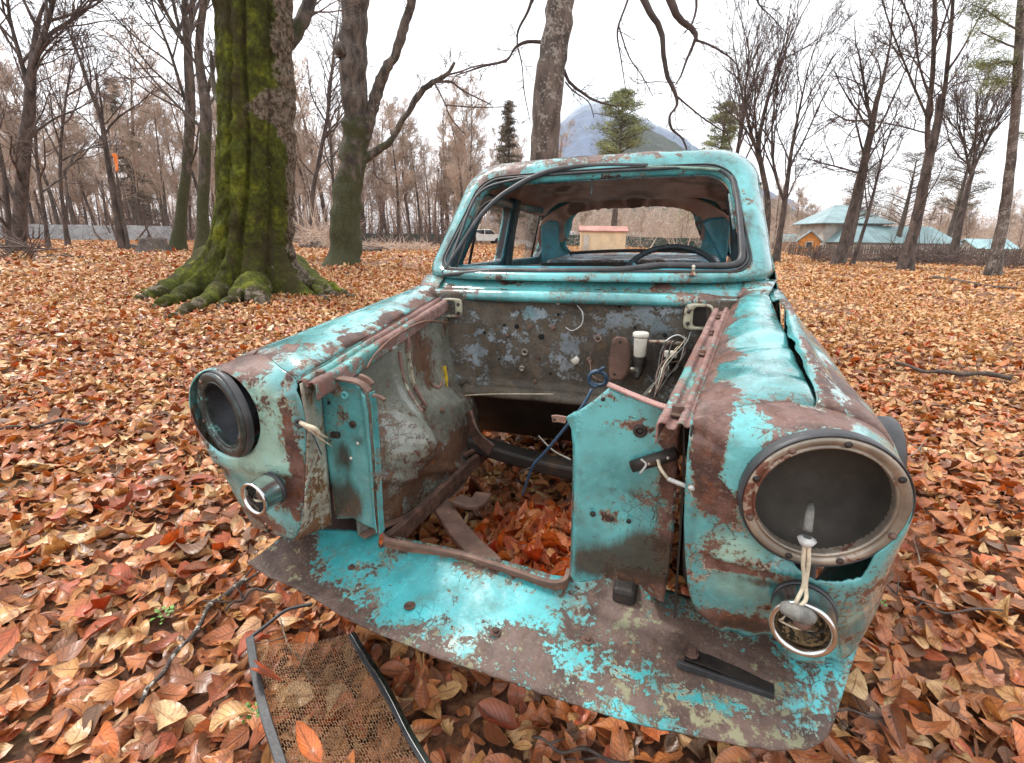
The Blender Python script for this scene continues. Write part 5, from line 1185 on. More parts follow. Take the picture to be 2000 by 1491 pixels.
WK = {1: .76, 2: .7, 3: .7, 4: .68, 5: .86, 6: .86, 7: .8, 17: .8, 10: .66, 11: .66, 12: .66, 13: .70, 14: .66, 15: .68, 16: .66}
def main_tree(seed, d, limbs, spr, label, name='bare_tree', bark=None, twig=None, cfg=CF, flare=True):
    """limbs: [(points, n sprouts, sprout length m)] first one stands on the ground"""
    t = Tree(seed); b = None
    wk = WK.get(seed, 1.)
    for i, (pts, n, L) in enumerate(limbs):
        pts = [(p_[0], p_[1], p_[2]*wk)+tuple(p_[3:]) for p_ in pts]
        P, R = add_limb(t, pts, d, 12 if i == 0 else 8, ground=(i == 0 or pts[0][1] > 455))
        if i == 0: b = base_of(P)
        if n: t.sprout(P, R, L*2.1, 1, cfg, .30 if i == 0 else .15, n=n+1)
        q = P[-1]-P[-2]; t.grow(P[-1], q, L*.9, R[-1], 1, cfg)
    return t.build(name, b, label, None, bark=bark, twig=twig)
main_tree(1, 16, [([(28, 478, 46), (40, 400, 38), (50, 280, 36), (58, 190, 30), (62, 135, 24)], 3, 2.2), ([(62, 135, 20), (85, 70, 15), (104, 0, 12), (130, -160, 8)], 7, 3.), ([(56, 175, 18), (42, 120, 13), (22, 50, 10), (12, -20, 8)], 6, 3.),
     ([(62, 130, 8), (95, 85, 6), (132, 56, 3)], 5, 1.5), ([(10, 478, 20), (16, 420, 16), (6, 330, 13), (-12, 240, 9)], 4, 2.), ([(60, 160, 8), (85, 110, 6), (125, 70, 3)], 4, 1.2)], 2, 'dark forked bare tree at the far left edge, leaning out over the leaf litter')
main_tree(2, 21, [([(90, 468, 15), (84, 400, 12), (74, 330, 11), (68, 240, 9), (70, 150, 5)], 10, 2.2)], 2, 'slim bare tree just right of the dark forked tree at the left edge')
main_tree(3, 23, [([(128, 462, 16), (120, 380, 12), (118, 300, 10), (128, 200, 7), (140, 120, 4)], 12, 2.4)], 2, 'slim upright bare tree in front of the grey metal fence, left of the leaning tree')
main_tree(4, 20, [([(236, 466, 24), (222, 385, 20), (207, 290, 16), (196, 230, 14), (170, 160, 11), (150, 100, 7), (128, 50, 4)], 9, 2.2), ([(203, 262, 8), (196, 190, 6), (180, 122, 3)], 4, 1.2), ([(248, 470, 12), (236, 400, 10), (225, 320, 5)], 0, 1)], 2,
     'thin leaning bare tree with split pale wood, carrying an orange tag', twig=TW)
main_tree(5, 18.5, [([(342, 478, 40), (354, 420, 27), (364, 330, 23), (372, 230, 24), (370, 150, 22), (366, 90, 18)], 4, 2.5), ([(366, 95, 13), (345, 60, 10), (322, 20, 8), (300, -30, 7)], 6, 2.5), ([(366, 90, 13), (374, 30, 12), (378, -60, 10)], 5, 3), ([(362, 200, 8), (335, 110, 7), (305, 30, 5), (290, -20, 3)], 7, 2.)], 2,
     'mossy based bare tree beside the broad stump', bark=BKM)
main_tree(6, 16, [([(392, 487, 36), (396, 400, 27), (402, 280, 27), (400, 190, 25), (388, 110, 19), (398, 0, 15), (402, -90, 12)], 5, 2.6), ([(404, 185, 10), (422, 110, 9), (436, 30, 8), (444, -40, 6)], 6, 2.)], 2,
     'dark bare tree standing close behind the huge mossy trunk, to its left', bark=BKM)
main_tree(7, 26, [([(612, 462, 14), (609, 400, 11), (624, 310, 10), (640, 225, 8), (648, 140, 6), (656, 60, 3)], 14, 2.6)], 2, 'slender bare tree between the two mossy trunks')
main_tree(17, 30, [([(655, 462, 9), (652, 380, 8), (646, 280, 7), (640, 190, 5), (652, 110, 3)], 14, 2.8)], 2, 'thin pale bare tree rising just left of the second mossy trunk')
t8 = Tree(8); lm = [([(672, 492, 66), (676, 430, 60), (686, 330, 52), (696, 240, 52), (690, 130, 50), (696, 0, 48), (700, -120, 42)], 2, 2.), ([(712, 268, 22), (728, 215, 21), (745, 160, 19), (778, 95, 17), (803, 0, 15), (815, -90, 12)], 3, 1.6)]
for i, (pts, n_, L_) in enumerate(lm):
    P, R = add_limb(t8, pts, 14.5, 32 if i == 0 else 14, ground=(i == 0), k=9, wob=0); t8.sprout(P[18:] if i else P[30:], R[18:] if i else R[30:], L_, 2, CF, .3, n=n_)
    if i == 0: b8 = base_of(P)
P, R = add_limb(t8, [(710, 316, 15), (755, 280, 14), (795, 220, 11), (812, 190, 10), (845, 162, 9), (872, 148, 7), (888, 122, 5)], 14.5, 10)
t8.sprout(P, R, 1.3, 2, CF, .45, n=9)
for pts in ([(845, 162, 5), (880, 160, 4), (905, 178, 3), (960, 205, 2)], [(850, 165, 4), (868, 200, 3), (880, 230, 2.5), (905, 260, 2)], [(862, 150, 4), (900, 140, 3), (935, 128, 2), (990, 122, 1.5)], [(868, 205, 3), (930, 210, 2), (1010, 208, 1.5)], [(730, 312, 4), (732, 340, 3), (742, 352, 2)], [(690, 60, 8), (676, 40, 7), (672, -10, 6)]):
    P, R = add_limb(t8, pts, 14.5, 6, crown=True); t8.sprout(P, R, .8, 3, CF, .2, n=6)
t8.put(*[np.array(a_) for a_ in ([at(668, 88, 14.3), at(663, 100, 14.2), at(664, 116, 14.3)], [.10, .16, .09])], 10, False)
tr8 = t8.build('beech_tree', b8, 'mossy beech with a burl and two long limbs to its right, second largest trunk', bark=BKM, rough=.07)
# grey trunk behind the car with its thin drooping limbs
t9 = Tree(9)
P, R = add_limb(t9, [(1052, 468, 58), (1058, 380, 53), (1064, 290, 51), (1069, 200, 53), (1077, 130, 51), (1086, 60, 49), (1097, -20, 47), (1110, -160, 46), (1120, -320, 38)], 9, 22, ground=True); b9 = base_of(P)
t9.sprout(P[24:], R[24:], 3.5, 1, CFP, .2, n=7)
for pts, n_ in (([(1070, 84, 7), (1030, 82, 6), (1005, 95, 5), (990, 118, 5), (950, 128, 4), (925, 136, 3), (890, 148, 2)], 8), ([(1010, 92, 3), (1012, 60, 4), (1030, 25, 5), (1042, -10, 6)], 3), ([(1102, 138, 8), (1112, 160, 6), (1135, 180, 5), (1165, 198, 4), (1205, 208, 2.5)], 6),
              ([(1012, 95, 3), (1020, 130, 2.2), (1024, 180, 2), (1036, 240, 1.5)], 3), ([(1104, 160, 3), (1120, 178, 3), (1150, 200, 2), (1160, 230, 1.5)], 3)):
    P, R = add_limb(t9, pts, 9, 7, crown=True); t9.sprout(P, R, .55, 3, CF, .15, n=n_)
hub = at(1118, -300, 9)
for pts, n_ in (([(1118, -300, 16, 9), (1180, -230, 15, 7), (1235, -70, 13, 5.6), (1262, 10, 12, 5.4), (1290, 58, 10, 5.4), (1296, 110, 9, 5.4), (1304, 150, 8, 5.4), (1318, 180, 7, 5.4), (1322, 205, 6, 5.4), (1308, 228, 5.5, 5.4), (1312, 252, 5, 5.4), (1332, 270, 4, 5.4), (1342, 294, 3, 5.4)], 12),
              ([(1118, -300, 18, 9), (1220, -250, 16, 7), (1290, -60, 15, 5.6), (1312, 8, 14, 5.4), (1326, 36, 12, 5.4), (1348, 54, 11, 5.4), (1359, 70, 9, 5.4), (1352, 92, 6, 5.4), (1340, 120, 5, 5.4), (1330, 148, 4, 5.4), (1320, 165, 3, 5.4)], 8),
              ([(1357, 78, 5, 5.4), (1390, 90, 4, 5.4), (1425, 112, 3, 5.4), (1440, 128, 2, 5.4)], 5), ([(1340, -80, 7, 5.4), (1360, 0, 5, 5.4), (1352, 45, 4, 5.4), (1335, 66, 3, 5.4)], 4), ([(1324, 190, 4, 5.4), (1345, 208, 3.5, 5.4), (1380, 236, 3, 5.4), (1422, 262, 2, 5.4)], 7),
              ([(1240, -60, 6, 5.4), (1226, 0, 4, 5.4), (1206, 60, 3.5, 5.4), (1212, 110, 2.5, 5.4), (1222, 175, 1.6, 5.4)], 7), ([(1208, 50, 3, 5.4), (1228, 110, 2.5, 5.4), (1255, 150, 2, 5.4), (1276, 190, 1.4, 5.4)], 6), ([(1480, -60, 5, 5.4), (1478, 0, 3, 5.4), (1510, 36, 2, 5.4), (1540, 70, 1.4, 5.4)], 5), ([(1318, 162, 2, 5.4), (1280, 160, 1.6, 5.4), (1245, 164, 1.2, 5.4)], 3)):
    P, R = add_limb(t9, pts, 9, 8, crown=True); t9.sprout(P[len(P)//3:], R[len(P)//3:], .42, 3, dict(CF, rmin=.0022, up=-.02), .1, n=n_)
t9.build('beech_tree', b9, 'smooth grey lichen-spotted tree standing directly behind the car roof', bark=BKG, twig=TWD, rough=.018)
# broom-shaped trees right of the car
BR = dict(n=[0, 10, 5, 4, 3], ang=(14, 38), len=(.45, .72), wob=.07, up=.07, max=4, rmin=.007, thick=.013)
main_tree(10, 24, [([(1496, 488, 22), (1500, 400, 18), (1488, 330, 16), (1482, 280, 13), (1500, 190, 9), (1530, 110, 5)], 9, 3.4), ([(1490, 330, 12), (1470, 270, 10), (1455, 200, 8), (1462, 120, 4)], 8, 2.8)], 2, 'broom shaped bare tree rising right behind the car roof, tallest of its clump', cfg=BR)
main_tree(11, 24, [([(1518, 494, 22), (1528, 430, 17), (1536, 370, 15), (1545, 300, 11), (1560, 220, 7), (1575, 150, 4)], 9, 2.9), ([(1530, 390, 9), (1512, 330, 8), (1508, 250, 6), (1516, 180, 4)], 7, 2.4)], 2, 'broom shaped bare tree with a mossy foot, right of the car', cfg=BR)
main_tree(12, 29, [([(1425, 470, 16), (1432, 380, 14), (1440, 300, 12), (1452, 220, 8), (1440, 130, 4)], 13, 3.2)], 2, 'bare tree partly hidden behind the right windscreen pillar', cfg=BR)
main_tree(13, 23, [([(1640, 497, 36), (1660, 430, 28), (1680, 350, 25), (1698, 270, 21), (1712, 200, 15), (1726, 150, 10), (1738, 90, 6)], 13, 2.6), ([(1702, 250, 10), (1690, 180, 8), (1680, 120, 5)], 8, 1.8), ([(1698, 235, 6), (1655, 235, 5), (1620, 215, 3)], 6, 1.4), ([(1684, 340, 6), (1630, 325, 5), (1590, 315, 3)], 6, 1.4)], 2, 'dark rightward leaning bare tree in front of the teal roofed house')
main_tree(14, 22, [([(1668, 499, 14), (1690, 440, 11), (1708, 370, 9), (1725, 300, 6), (1742, 250, 3)], 10, 1.8)], 2, 'thin leaning bare tree crossing just right of the dark leaning one')
main_tree(15, 19, [([(1778, 486, 44), (1792, 420, 35), (1806, 350, 33), (1818, 290, 30)], 2, 2.), ([(1812, 290, 17), (1812, 230, 16), (1822, 140, 14), (1826, 0, 12), (1832, -120, 9)], 6, 2.2), ([(1824, 290, 17), (1838, 220, 15), (1850, 130, 13), (1862, 0, 10), (1870, -100, 7)], 6, 2.2),
     ([(1813, 235, 8), (1785, 170, 7), (1765, 120, 6), (1742, 60, 5), (1722, 0, 4)], 7, 1.8), ([(1815, 190, 7), (1796, 130, 6), (1785, 60, 6), (1760, 0, 4)], 6, 1.8), ([(1842, 195, 6), (1862, 168, 4), (1910, 156, 3), (1975, 154, 2)], 5, 1.2), ([(1808, 260, 6), (1750, 245, 4), (1700, 238, 3)], 5, 1.2)], 2,
     'tall bare tree forking into two straight stems near the right edge')
main_tree(16, 27, [([(1866, 487, 30), (1878, 420, 24), (1890, 370, 20), (1900, 330, 15)], 0, 2.), ([(1895, 340, 10), (1885, 290, 8), (1870, 240, 5)], 9, 2.4), ([(1900, 335, 10), (1925, 280, 8), (1945, 240, 5)], 9, 2.4), ([(1900, 335, 10), (1905, 280, 8), (1908, 235, 4)], 9, 2.2)], 2, 'rounded bushy bare tree between the forked tree and the pine at the right edge', cfg=BR)

# ------------------------------------------------------------------ conifers
def needles(C, spread, n, rng, L=.22, w=.02, droop=.0):
    """n thin blades scattered round each centre"""
    m = len(C); P = np.repeat(C, n, 0)+rng.normal(0, 1, (m*n, 3))*np.repeat(spread, n, 0); D = rng.normal(0, 1, (m*n, 3)); D[:, 2] = D[:, 2]*.5+.25-droop; D /= np.linalg.norm(D, axis=1)[:, None]
    S_ = np.cross(D, rng.normal(0, 1, (m*n, 3))); S_ /= np.linalg.norm(S_, axis=1)[:, None]; l = rng.uniform(.5, 1.2, (m*n, 1))*L
    V = np.stack([P-S_*w, P+S_*w, P+D*l+S_*w*.3, P+D*l-S_*w*.3], 1).reshape(-1, 3); return V, np.arange(m*n*4).reshape(-1, 4)
def pine(seed, px, d, ytop, ybot, wpx, label, trunkw=10, kind='round', mat=None, name='pine_tree', group=None, nb=46, dens=70, loc=None, scale=1., lean=0):
    t = Tree(seed); r = t.r; x, y, z = loc or place(px, d); top = at(px+lean, ytop, d)[2]*scale if loc is None else z+scale; H_ = top-z; zb = max(z+.5, at(px, ybot, d)[2]) if loc is None else z+H_*.2; w = wpx/2*d/F
    P = np.array([[x, y, z-.1], [x+.1, y, z+H_*.5], [x+lean*d/F, y, top-.2]]); t.put(smooth_path(P, 5), np.linspace(pxr(d, trunkw), .03, 11), 9, False)
    C, Sp = [], []
    for i in range(nb):
        f = (i+r.random())/nb; zz = lerp(zb, top, f); R = w*((1-f**2.4)**.5*r.uniform(.75, 1.12)*(.8+.2*min(1, f*4)) if kind == 'round' else (1-f)**.8*r.uniform(.75, 1.1)+.05)
        a = r.uniform(0, 6.283); e = np.array([x+R*math.cos(a), y+R*math.sin(a), zz+(.25*R if kind == 'round' else -.18*R)]); s0 = np.array([x+lean*d/F*f, y, zz-.1*R])
        t.put(np.array([s0, (s0+e)/2+[0, 0, .05*R], e]), np.array([.05, .035, .015])*max(.5, H_/12), 4, False)
        for q in np.linspace(.55 if kind == 'round' else .35, 1.05, 3 if kind == 'round' else 5):
            C.append(s0+(e-s0)*q+r.normal(0, .10*R+.03, 3)*[1, 1, .35]+[0, 0, .10*R*(kind == 'round')]); Sp.append((.13*R+.10, .13*R+.10, .055*R+.03) if kind == 'round' else (.10*R+.16, .10*R+.16, .07))
    v, q = needles(np.array(C), np.array(Sp), dens, r, L=.30*max(.6, H_/14), w=.022*max(.6, H_/12), droop=0 if kind == 'round' else .5)
    e_ = t.build(name, (x, y, z), label, group, bark=BKB); mesh_obj('crown', v-np.array([x, y, z]), q, mat or NEED, e_); return e_
pine(31, 1196, 44, 180, 310, 80, 'full green pine above the car roof, between the grey trunk and the windscreen corner', 14, nb=62, dens=62)
pine(32, 1384, 50, 203, 310, 56, 'smaller green pine above the right corner of the car roof', 12, nb=46, dens=62)
pine(33, 990, 46, 198, 430, 70, 'brownish pointed spruce just left of the grey trunk behind the car', 10, 'cone', NEEDB, 'spruce_tree', nb=70, dens=38)
pine(34, 278, 52, 155, 430, 90, 'tall hazy spruce above the bare wood on the left', 12, 'cone', NEEDB, 'spruce_tree', nb=80, dens=36)
pine(35, 1662, 40, 292, 430, 70, 'dull brown-green pine behind the leaning tree by the house', 10, 'round', NEEDB, nb=36, dens=50)
pine(36, 1752, 42, 300, 440, 130, 'wide ragged pine behind the forked tree, over the teal roofs', 12, 'round', NEEDB, nb=46, dens=50)
pine(37, 1850, 46, 228, 420, 80, 'tall ragged dark pine between forked tree and rounded bushy tree', 10, 'round', NEEDB, nb=46, dens=45)
pine(38, 1338, 60, 405, 470, 44, 'young green pine seen through the rear window, above the steering wheel', 6, 'round', NEED, nb=26, dens=60)
# pine at the right edge: thick trunk, boughs reaching left
t = Tree(40); P, R = add_limb(t, [(1948, 505, 32), (1960, 430, 25), (1971, 340, 22), (1982, 240, 20), (1988, 120, 19), (1996, 0, 17), (2004, -140, 14)], 17, 18, ground=True); b15 = base_of(P)
C = []; Sp = []
for pts in ([(1990, 60, 5), (1955, 40, 4), (1925, 20, 3), (1895, 8, 2)], [(1988, 95, 5), (1950, 80, 4), (1915, 62, 2)], [(1985, 130, 5), (1965, 120, 4), (1935, 128, 3), (1905, 132, 2)], [(1988, -10, 5), (1950, -20, 4), (1905, -30, 2)], [(1980, 260, 4), (2010, 262, 3), (2040, 268, 2)], [(1985, 160, 4), (1955, 160, 3), (1920, 165, 2)], [(1990, 30, 4), (2040, 10, 3), (2080, 0, 2)]):
    P, R = add_limb(t, pts, 17, 5); 
    for p in P[3:]:
        for _ in range(2): C.append(p+t.r.normal(0, .12, 3)); Sp.append((.16, .16, .06))
e15 = t.build('pine_tree', b15, 'thick trunked pine at the far right edge with dark boughs reaching left', bark=BKG)
v, q = needles(np.array(C), np.array(Sp), 60, t.r, L=.16, w=.008); mesh_obj('crown', v-np.array(b15), q, NEED, e15)

# ------------------------------------------------------------------ the brown wood behind: repeated trees
def proto(seed, H_, cfg, stems=1, lean=.05, lab=''):
    t = Tree(seed); r = t.r
    for k in range(stems):
        P = t.path(np.array([0, 0, -.2]), np.array([r.normal(0, lean), r.normal(0, lean), 1.]), H_*.92, 12, .035, .03); R = np.linspace(.15+.004*H_, .02, 12)*(1 if stems == 1 else .7); R[0] *= 1.5
        t.put(P, R, 7, False); t.sprout(P, R, H_*.30, 1, cfg, .22)
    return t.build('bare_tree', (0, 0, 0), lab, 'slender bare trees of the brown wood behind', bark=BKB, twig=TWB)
WC = dict(n=[0, 20, 8, 6, 2], ang=(18, 44), len=(.45, .78), wob=.09, up=.06, max=4, rmin=.012, thick=.016, crown=1)
LAB = 'slender bare tree with a haze of brown twigs, in the wood behind'
protos = [proto(100+i, h_, WC, st, lab=LAB) for i, (h_, st) in enumerate(((13, 1), (14.5, 1), (12, 2), (15, 1), (11, 1), (13.5, 2)))]
rp = np.random.default_rng(55); spots = []
for i in range(54): spots.append((-150+1080*(i+rp.random())/54, rp.uniform(36, 64), 1.0))
for i in range(18): spots.append((rp.uniform(880, 1430), rp.uniform(52, 70), .80))
for i in range(26): spots.append((rp.uniform(1430, 2140), rp.uniform(52, 76), .55))
for i, (px, d, sc) in enumerate(spots):
    src = protos[i % 6]; o = src if i < 6 else src.copy()
    if i >= 6:
        COL.objects.link(o)
        for ch in list(src.children): c_ = ch.copy(); COL.objects.link(c_); c_.parent = o
    hh = rp.uniform(.78, 1.08)*sc*(.80+.20*d/48)
    if 1090 < px < 1330: hh *= .55
    o.location = place(px, d); o.rotation_euler = (0, 0, rp.uniform(0, 6.28)); o.scale = (hh*rp.uniform(.9, 1.1),)*2+(hh,)
# far wood and thicket: one mass
def thicket(name, seed, d0, d1, pxr_, n, H0, H1, mat, w=.03, low=False):
    r = np.random.default_rng(seed); px = r.uniform(*pxr_, n); d = r.uniform(d0, d1, n); a = np.arctan((px-1000)/F); x = np.tan(a)*d/math.cos(PT)*.98; y = d; z0 = terrain(x, y); h = r.uniform(H0, H1, n)*(.82+.18*np.sin(px*.013)*np.sin(px*.031+2))
    zc = z0+h*(r.random(n)**(1.2 if low else .75)); L = r.uniform(.6, 2.2, n)*(1 if not low else .6); D = np.stack([r.normal(0, .8, n), r.normal(0, .5, n), r.uniform(-.1, 1.1, n)], 1); D /= np.linalg.norm(D, axis=1)[:, None]
    P = np.stack([x, y, zc], 1); S_ = np.cross(D, np.stack([r.normal(0, .2, n), np.ones(n), r.normal(0, .3, n)], 1)); S_ /= np.linalg.norm(S_, axis=1)[:, None]; ww = (w*r.uniform(.4, 1, n))[:, None]; Q = P+D*L[:, None]
    V = np.stack([P-S_*ww, P+S_*ww, Q+S_*ww*.25, Q-S_*ww*.25], 1).reshape(-1, 3); F4 = np.arange(n*4).reshape(-1, 4)
    m = n//90; tr = r.choice(n, m); TP = np.stack([x[tr], y[tr], z0[tr]-.2], 1); TQ = TP+np.stack([r.normal(0, .6, m), r.normal(0, .4, m), h[tr]*.85], 1)
    lst = {(3, 5): [(np.array([TP[i], (TP[i]+TQ[i])/2+r.normal(0, .15, 3), TQ[i]]), np.array([.16, .10, .03])*(.5 if low else 1)) for i in range(m)]}; v2, q2 = Tree.mesh(lst)
    V = np.vstack([V, v2]); F4 = np.vstack([F4, q2+n*4]); return tag(mesh_obj(name, V, F4, mat), kind='stuff')
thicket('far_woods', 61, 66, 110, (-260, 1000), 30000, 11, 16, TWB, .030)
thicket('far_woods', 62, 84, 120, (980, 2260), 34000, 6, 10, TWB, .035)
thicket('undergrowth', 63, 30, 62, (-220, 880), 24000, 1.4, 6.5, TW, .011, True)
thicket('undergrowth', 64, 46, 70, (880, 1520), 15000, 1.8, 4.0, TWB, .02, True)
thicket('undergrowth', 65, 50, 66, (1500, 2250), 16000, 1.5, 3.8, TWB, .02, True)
# ================================================================== the huge mossy beech
bd = 8.9
def big_tree():
    bx, by, bz = place(487, bd); root = empty('beech_tree', (bx, by, bz), 'huge mossy beech trunk with spreading roots, left of the car', 'tree')
    NT, NZ = 220, 170; th = np.linspace(0, 2*math.pi, NT, endpoint=False); ztop = 8.5
    zs = np.r_[np.linspace(-.08, 1.2, 60), np.linspace(1.24, 5.2, 84), np.linspace(5.4, ztop, 26)]
    # root directions (0 = right, -pi/2 = towards the viewer)
    roots = [(-2.75, 1.05, .20), (-2.25, .55, .20), (-1.62, .62, .17), (-1.05, .35, .16), (-.38, .80, .20), (.5, .6, .25), (1.4, .6, .25), (2.4, .7, .25)]
    # trunk axis from the picture
    ys = [(0, 503), (200, 504), (350, 497), (440, 489), (560, 487)]
    V = np.zeros((len(zs), NT, 3))
    for i, z in enumerate(zs):
        py = np.interp(z, [0, .6, 1.6, 3.3, 5.1], [560, 470, 350, 200, 0]); cx = at(np.interp(py, [0, 200, 350, 440, 560], [504, 505, 497, 489, 487]), py, bd)[0]-bx
        if z > 5.1: cx += (z-5.1)*.01
        r = np.interp(z, [-.1, .4, .9, 1.6, 2.6, 4, 5.2, 8.5], [.84, .79, .76, .735, .71, .67, .645, .58])
        R = np.full(NT, r)
        for a, amp, w in roots:
            da = (th-a+math.pi) % (2*math.pi)-math.pi; R += amp*math.exp(-max(0, z)/.30)*np.exp(-(da/w)**2)+.07*amp*math.exp(-z/3.2)*np.exp(-(da/(w*1.1))**2)
        for da0, dp in ((-1.36, .10), (-1.86, .07), (-.72, .06), (-2.4, .05), (.9, .06)):   # flutes
            da = (th-da0+math.pi) % (2*math.pi)-math.pi; R -= 1.5*dp*np.exp(-((da+.05*math.sin(z*2.2+da0*5))/.060)**2)*(.6+.4*math.exp(-z/4))
        fold = .022*np.sin(z*17+3*np.sin(th*2)+1.5*np.sin(th*5+z))*np.clip(np.sin(th*3+z*.5)+.6, 0, 1)*(z > .4)
        nn = np.array([nz(math.cos(t)*1.2, math.sin(t)*1.2, z*1.1, 2.2, 4) for t in th]); n2 = np.array([nz(math.cos(t), math.sin(t), z, 11, 2) for t in th])
        R = (R+fold+.045*nn+.014*n2)*lerp(.95, .80, float(sst(0, .9, z)))
        V[i, :, 0] = cx+R*np.cos(th); V[i, :, 1] = R*np.sin(th); V[i, :, 2] = z
    mb = MB().grid(V, wrap=True)
    # bare bark shows on the right-hand flank above the roots
    ang = np.tile(th, len(zs)); zz = np.repeat(zs, NT); ac = (ang+math.pi) % (2*math.pi)-math.pi
    edge = np.interp(zz, [0, .8, 1.6, 2.4, 2.65, 2.85, 3.05, 3.3, 4.2, 5, 8], [.25, .1, -.15, -.30, -.6, -1.35, -1.2, -.50, -.62, -.72, -.6])
    bark = sst(-.50, .50, ac-edge)*(ac < 2.2)
    g = G('deep_moss_on_bark'); v = g.obj(); at_ = g.attr('bark')
    n = g.noise(2.0, 7, .62, v, .5); n2 = g.noise(14, 8, .68, v); n3 = g.noise(55, 6, .65, v); sep = g.n('SeparateXYZ'); g.set(sep.inputs[0], v)
    mossc = g.ramp(g.math('ADD', g.math('MULTIPLY', n, .55), g.math('MULTIPLY', n2, .45)), [(.34, (.018, .014, .006)), (.44, (.040, .040, .010)), (.52, (.068, .078, .012)), (.62, (.17, .18, .02)), (.74, (.31, .31, .035))])
    mossc = g.mix(g.math('MULTIPLY', g.step(g.noise(1.6, 7, .65, g.scl(v, 1, 1, .5)), .48, .60), .8), mossc, (.045, .034, .018))
    side = g.n('MapRange'); g.set(side.inputs[0], sep.outputs[0]); side.inputs[1].default_value = -.45; side.inputs[2].default_value = -.85
    mossc = g.mix(g.math('MULTIPLY', side.outputs[0], g.math('MULTIPLY', g.math('MULTIPLY', g.step(n2, .3, .6), .75), g.step(sep.outputs[2], .5, 1.2))), mossc, (.20, .22, .025))  # brighter left flank: light from the left painted into the moss colour
    brk = g.ramp(n2, [(.35, (.035, .027, .018)), (.48, (.10, .078, .055)), (.60, (.24, .195, .15)), (.72, (.09, .07, .05))])
    b = g.step(g.math('ADD', at_, g.math('MULTIPLY', g.math('SUBTRACT', g.noise(3.5, 8, .72, v), .5), 2.2)), .44, .60)
    c = g.mix(b, mossc, brk)
    fl = g.step(g.math('ADD', g.math('MULTIPLY', n3, .4), g.math('MULTIPLY', g.noise(6, 4, .6, v), .6)), .655, .665); c = g.mix(g.math('MULTIPLY', fl, .75), c, (.55, .52, .44))
    h = g.math('ADD', g.math('MULTIPLY', n2, .8), g.math('MULTIPLY', n3, .5))
    mat = g.finish(c, .95, g.bump(h, .9, .05), 0, Specular_IOR_Level=.15)
    tr = mb.build('trunk', mat, root); a = tr.data.attributes.new('bark', 'FLOAT', 'POINT'); a.data.foreach_set('value', bark.astype(np.float32))
    # surface roots
    def rt(pts, name='root'):
        P = []; R = []
        for px, py, wpx, lift in pts:
            r_ = ray(px, py); t_ = (bz+lift-CAMH)/r_[2]; p = np.array([0, 0, CAMH])+r_*t_; p[2] = terrain(p[0], p[1])+lift+.055; P.append(p-np.array([bx, by, bz])); R.append(wpx/2*np.linalg.norm(p[:2])/F*1.25)
        P = smooth_path(np.array(P), 6); R = np.interp(np.linspace(0, 1, len(P)), np.linspace(0, 1, len(R)), R)
        P[:, 2] += .02*np.sin(np.arange(len(P))*1.1); mbr = MB().tube(P, R*(1+.15*np.sin(np.arange(len(P))*1.9)), 14)
        for q in mbr.v[0]: q += .018*np.array(noise.noise_vector(Vector(q*6)))
        o = mbr.build(name, mat, root); a = o.data.attributes.new('bark', 'FLOAT', 'POINT'); a.data.foreach_set('value', np.linspace(.12, .55, len(o.data.vertices)).astype(np.float32)); return o
    rt([(425, 530, 46, .12), (385, 552, 40, .08), (345, 568, 30, .03), (305, 580, 20, .01), (268, 588, 8, -.02)])
    rt([(450, 545, 40, .12), (432, 572, 28, .06), (400, 590, 18, .02), (365, 604, 14, .01), (335, 618, 8, -.02)])
    rt([(492, 540, 44, .16), (496, 566, 44, .10), (500, 582, 34, .03), (515, 596, 16, -.02)])
    rt([(478, 560, 30, .10), (470, 580, 24, .04), (445, 592, 14, .0), (430, 602, 8, -.03)])
    rt([(540, 545, 34, .10), (556, 566, 22, .03), (572, 578, 10, -.02)])
    rt([(570, 535, 40, .12), (600, 552, 30, .06), (628, 568, 22, .02), (660, 580, 9, -.02)])
    rt([(585, 545, 22, .08), (615, 566, 14, .03), (640, 590, 6, -.02)])
    rt([(410, 548, 30, .08), (370, 575, 24, .04), (320, 592, 14, .01), (300, 600, 7, -.02)])
    rt([(600, 548, 26, .08), (640, 566, 20, .03), (668, 572, 10, .0), (690, 580, 6, -.02)])
    t = Tree(77)
    for pts, n_ in (([(560, 90, 30, 9.6), (590, 40, 26, 9.8), (612, -20, 22, 10), (650, -140, 18, 10.2)], 7), ([(450, 0, 40, 9), (420, -160, 30, 9.2), (390, -330, 22, 9.4)], 7), ([(560, -60, 40, 9.3), (600, -220, 30, 9.5)], 7), ([(432, 210, 12, 9.3), (418, 170, 10, 9.5), (412, 100, 6, 9.6)], 3)):
        P, R = add_limb(t, pts, bd, 12); t.sprout(P, R, 2.4, 2, CF, .25, n=n_)
    for dic, nm, m in ((t.thick, 'limb', BKM), (t.thin, 'crown', TW)):
        v_, q_ = Tree.mesh(dic); mesh_obj(nm, v_-np.array([bx, by, bz]), q_, m, root)
big_tree()

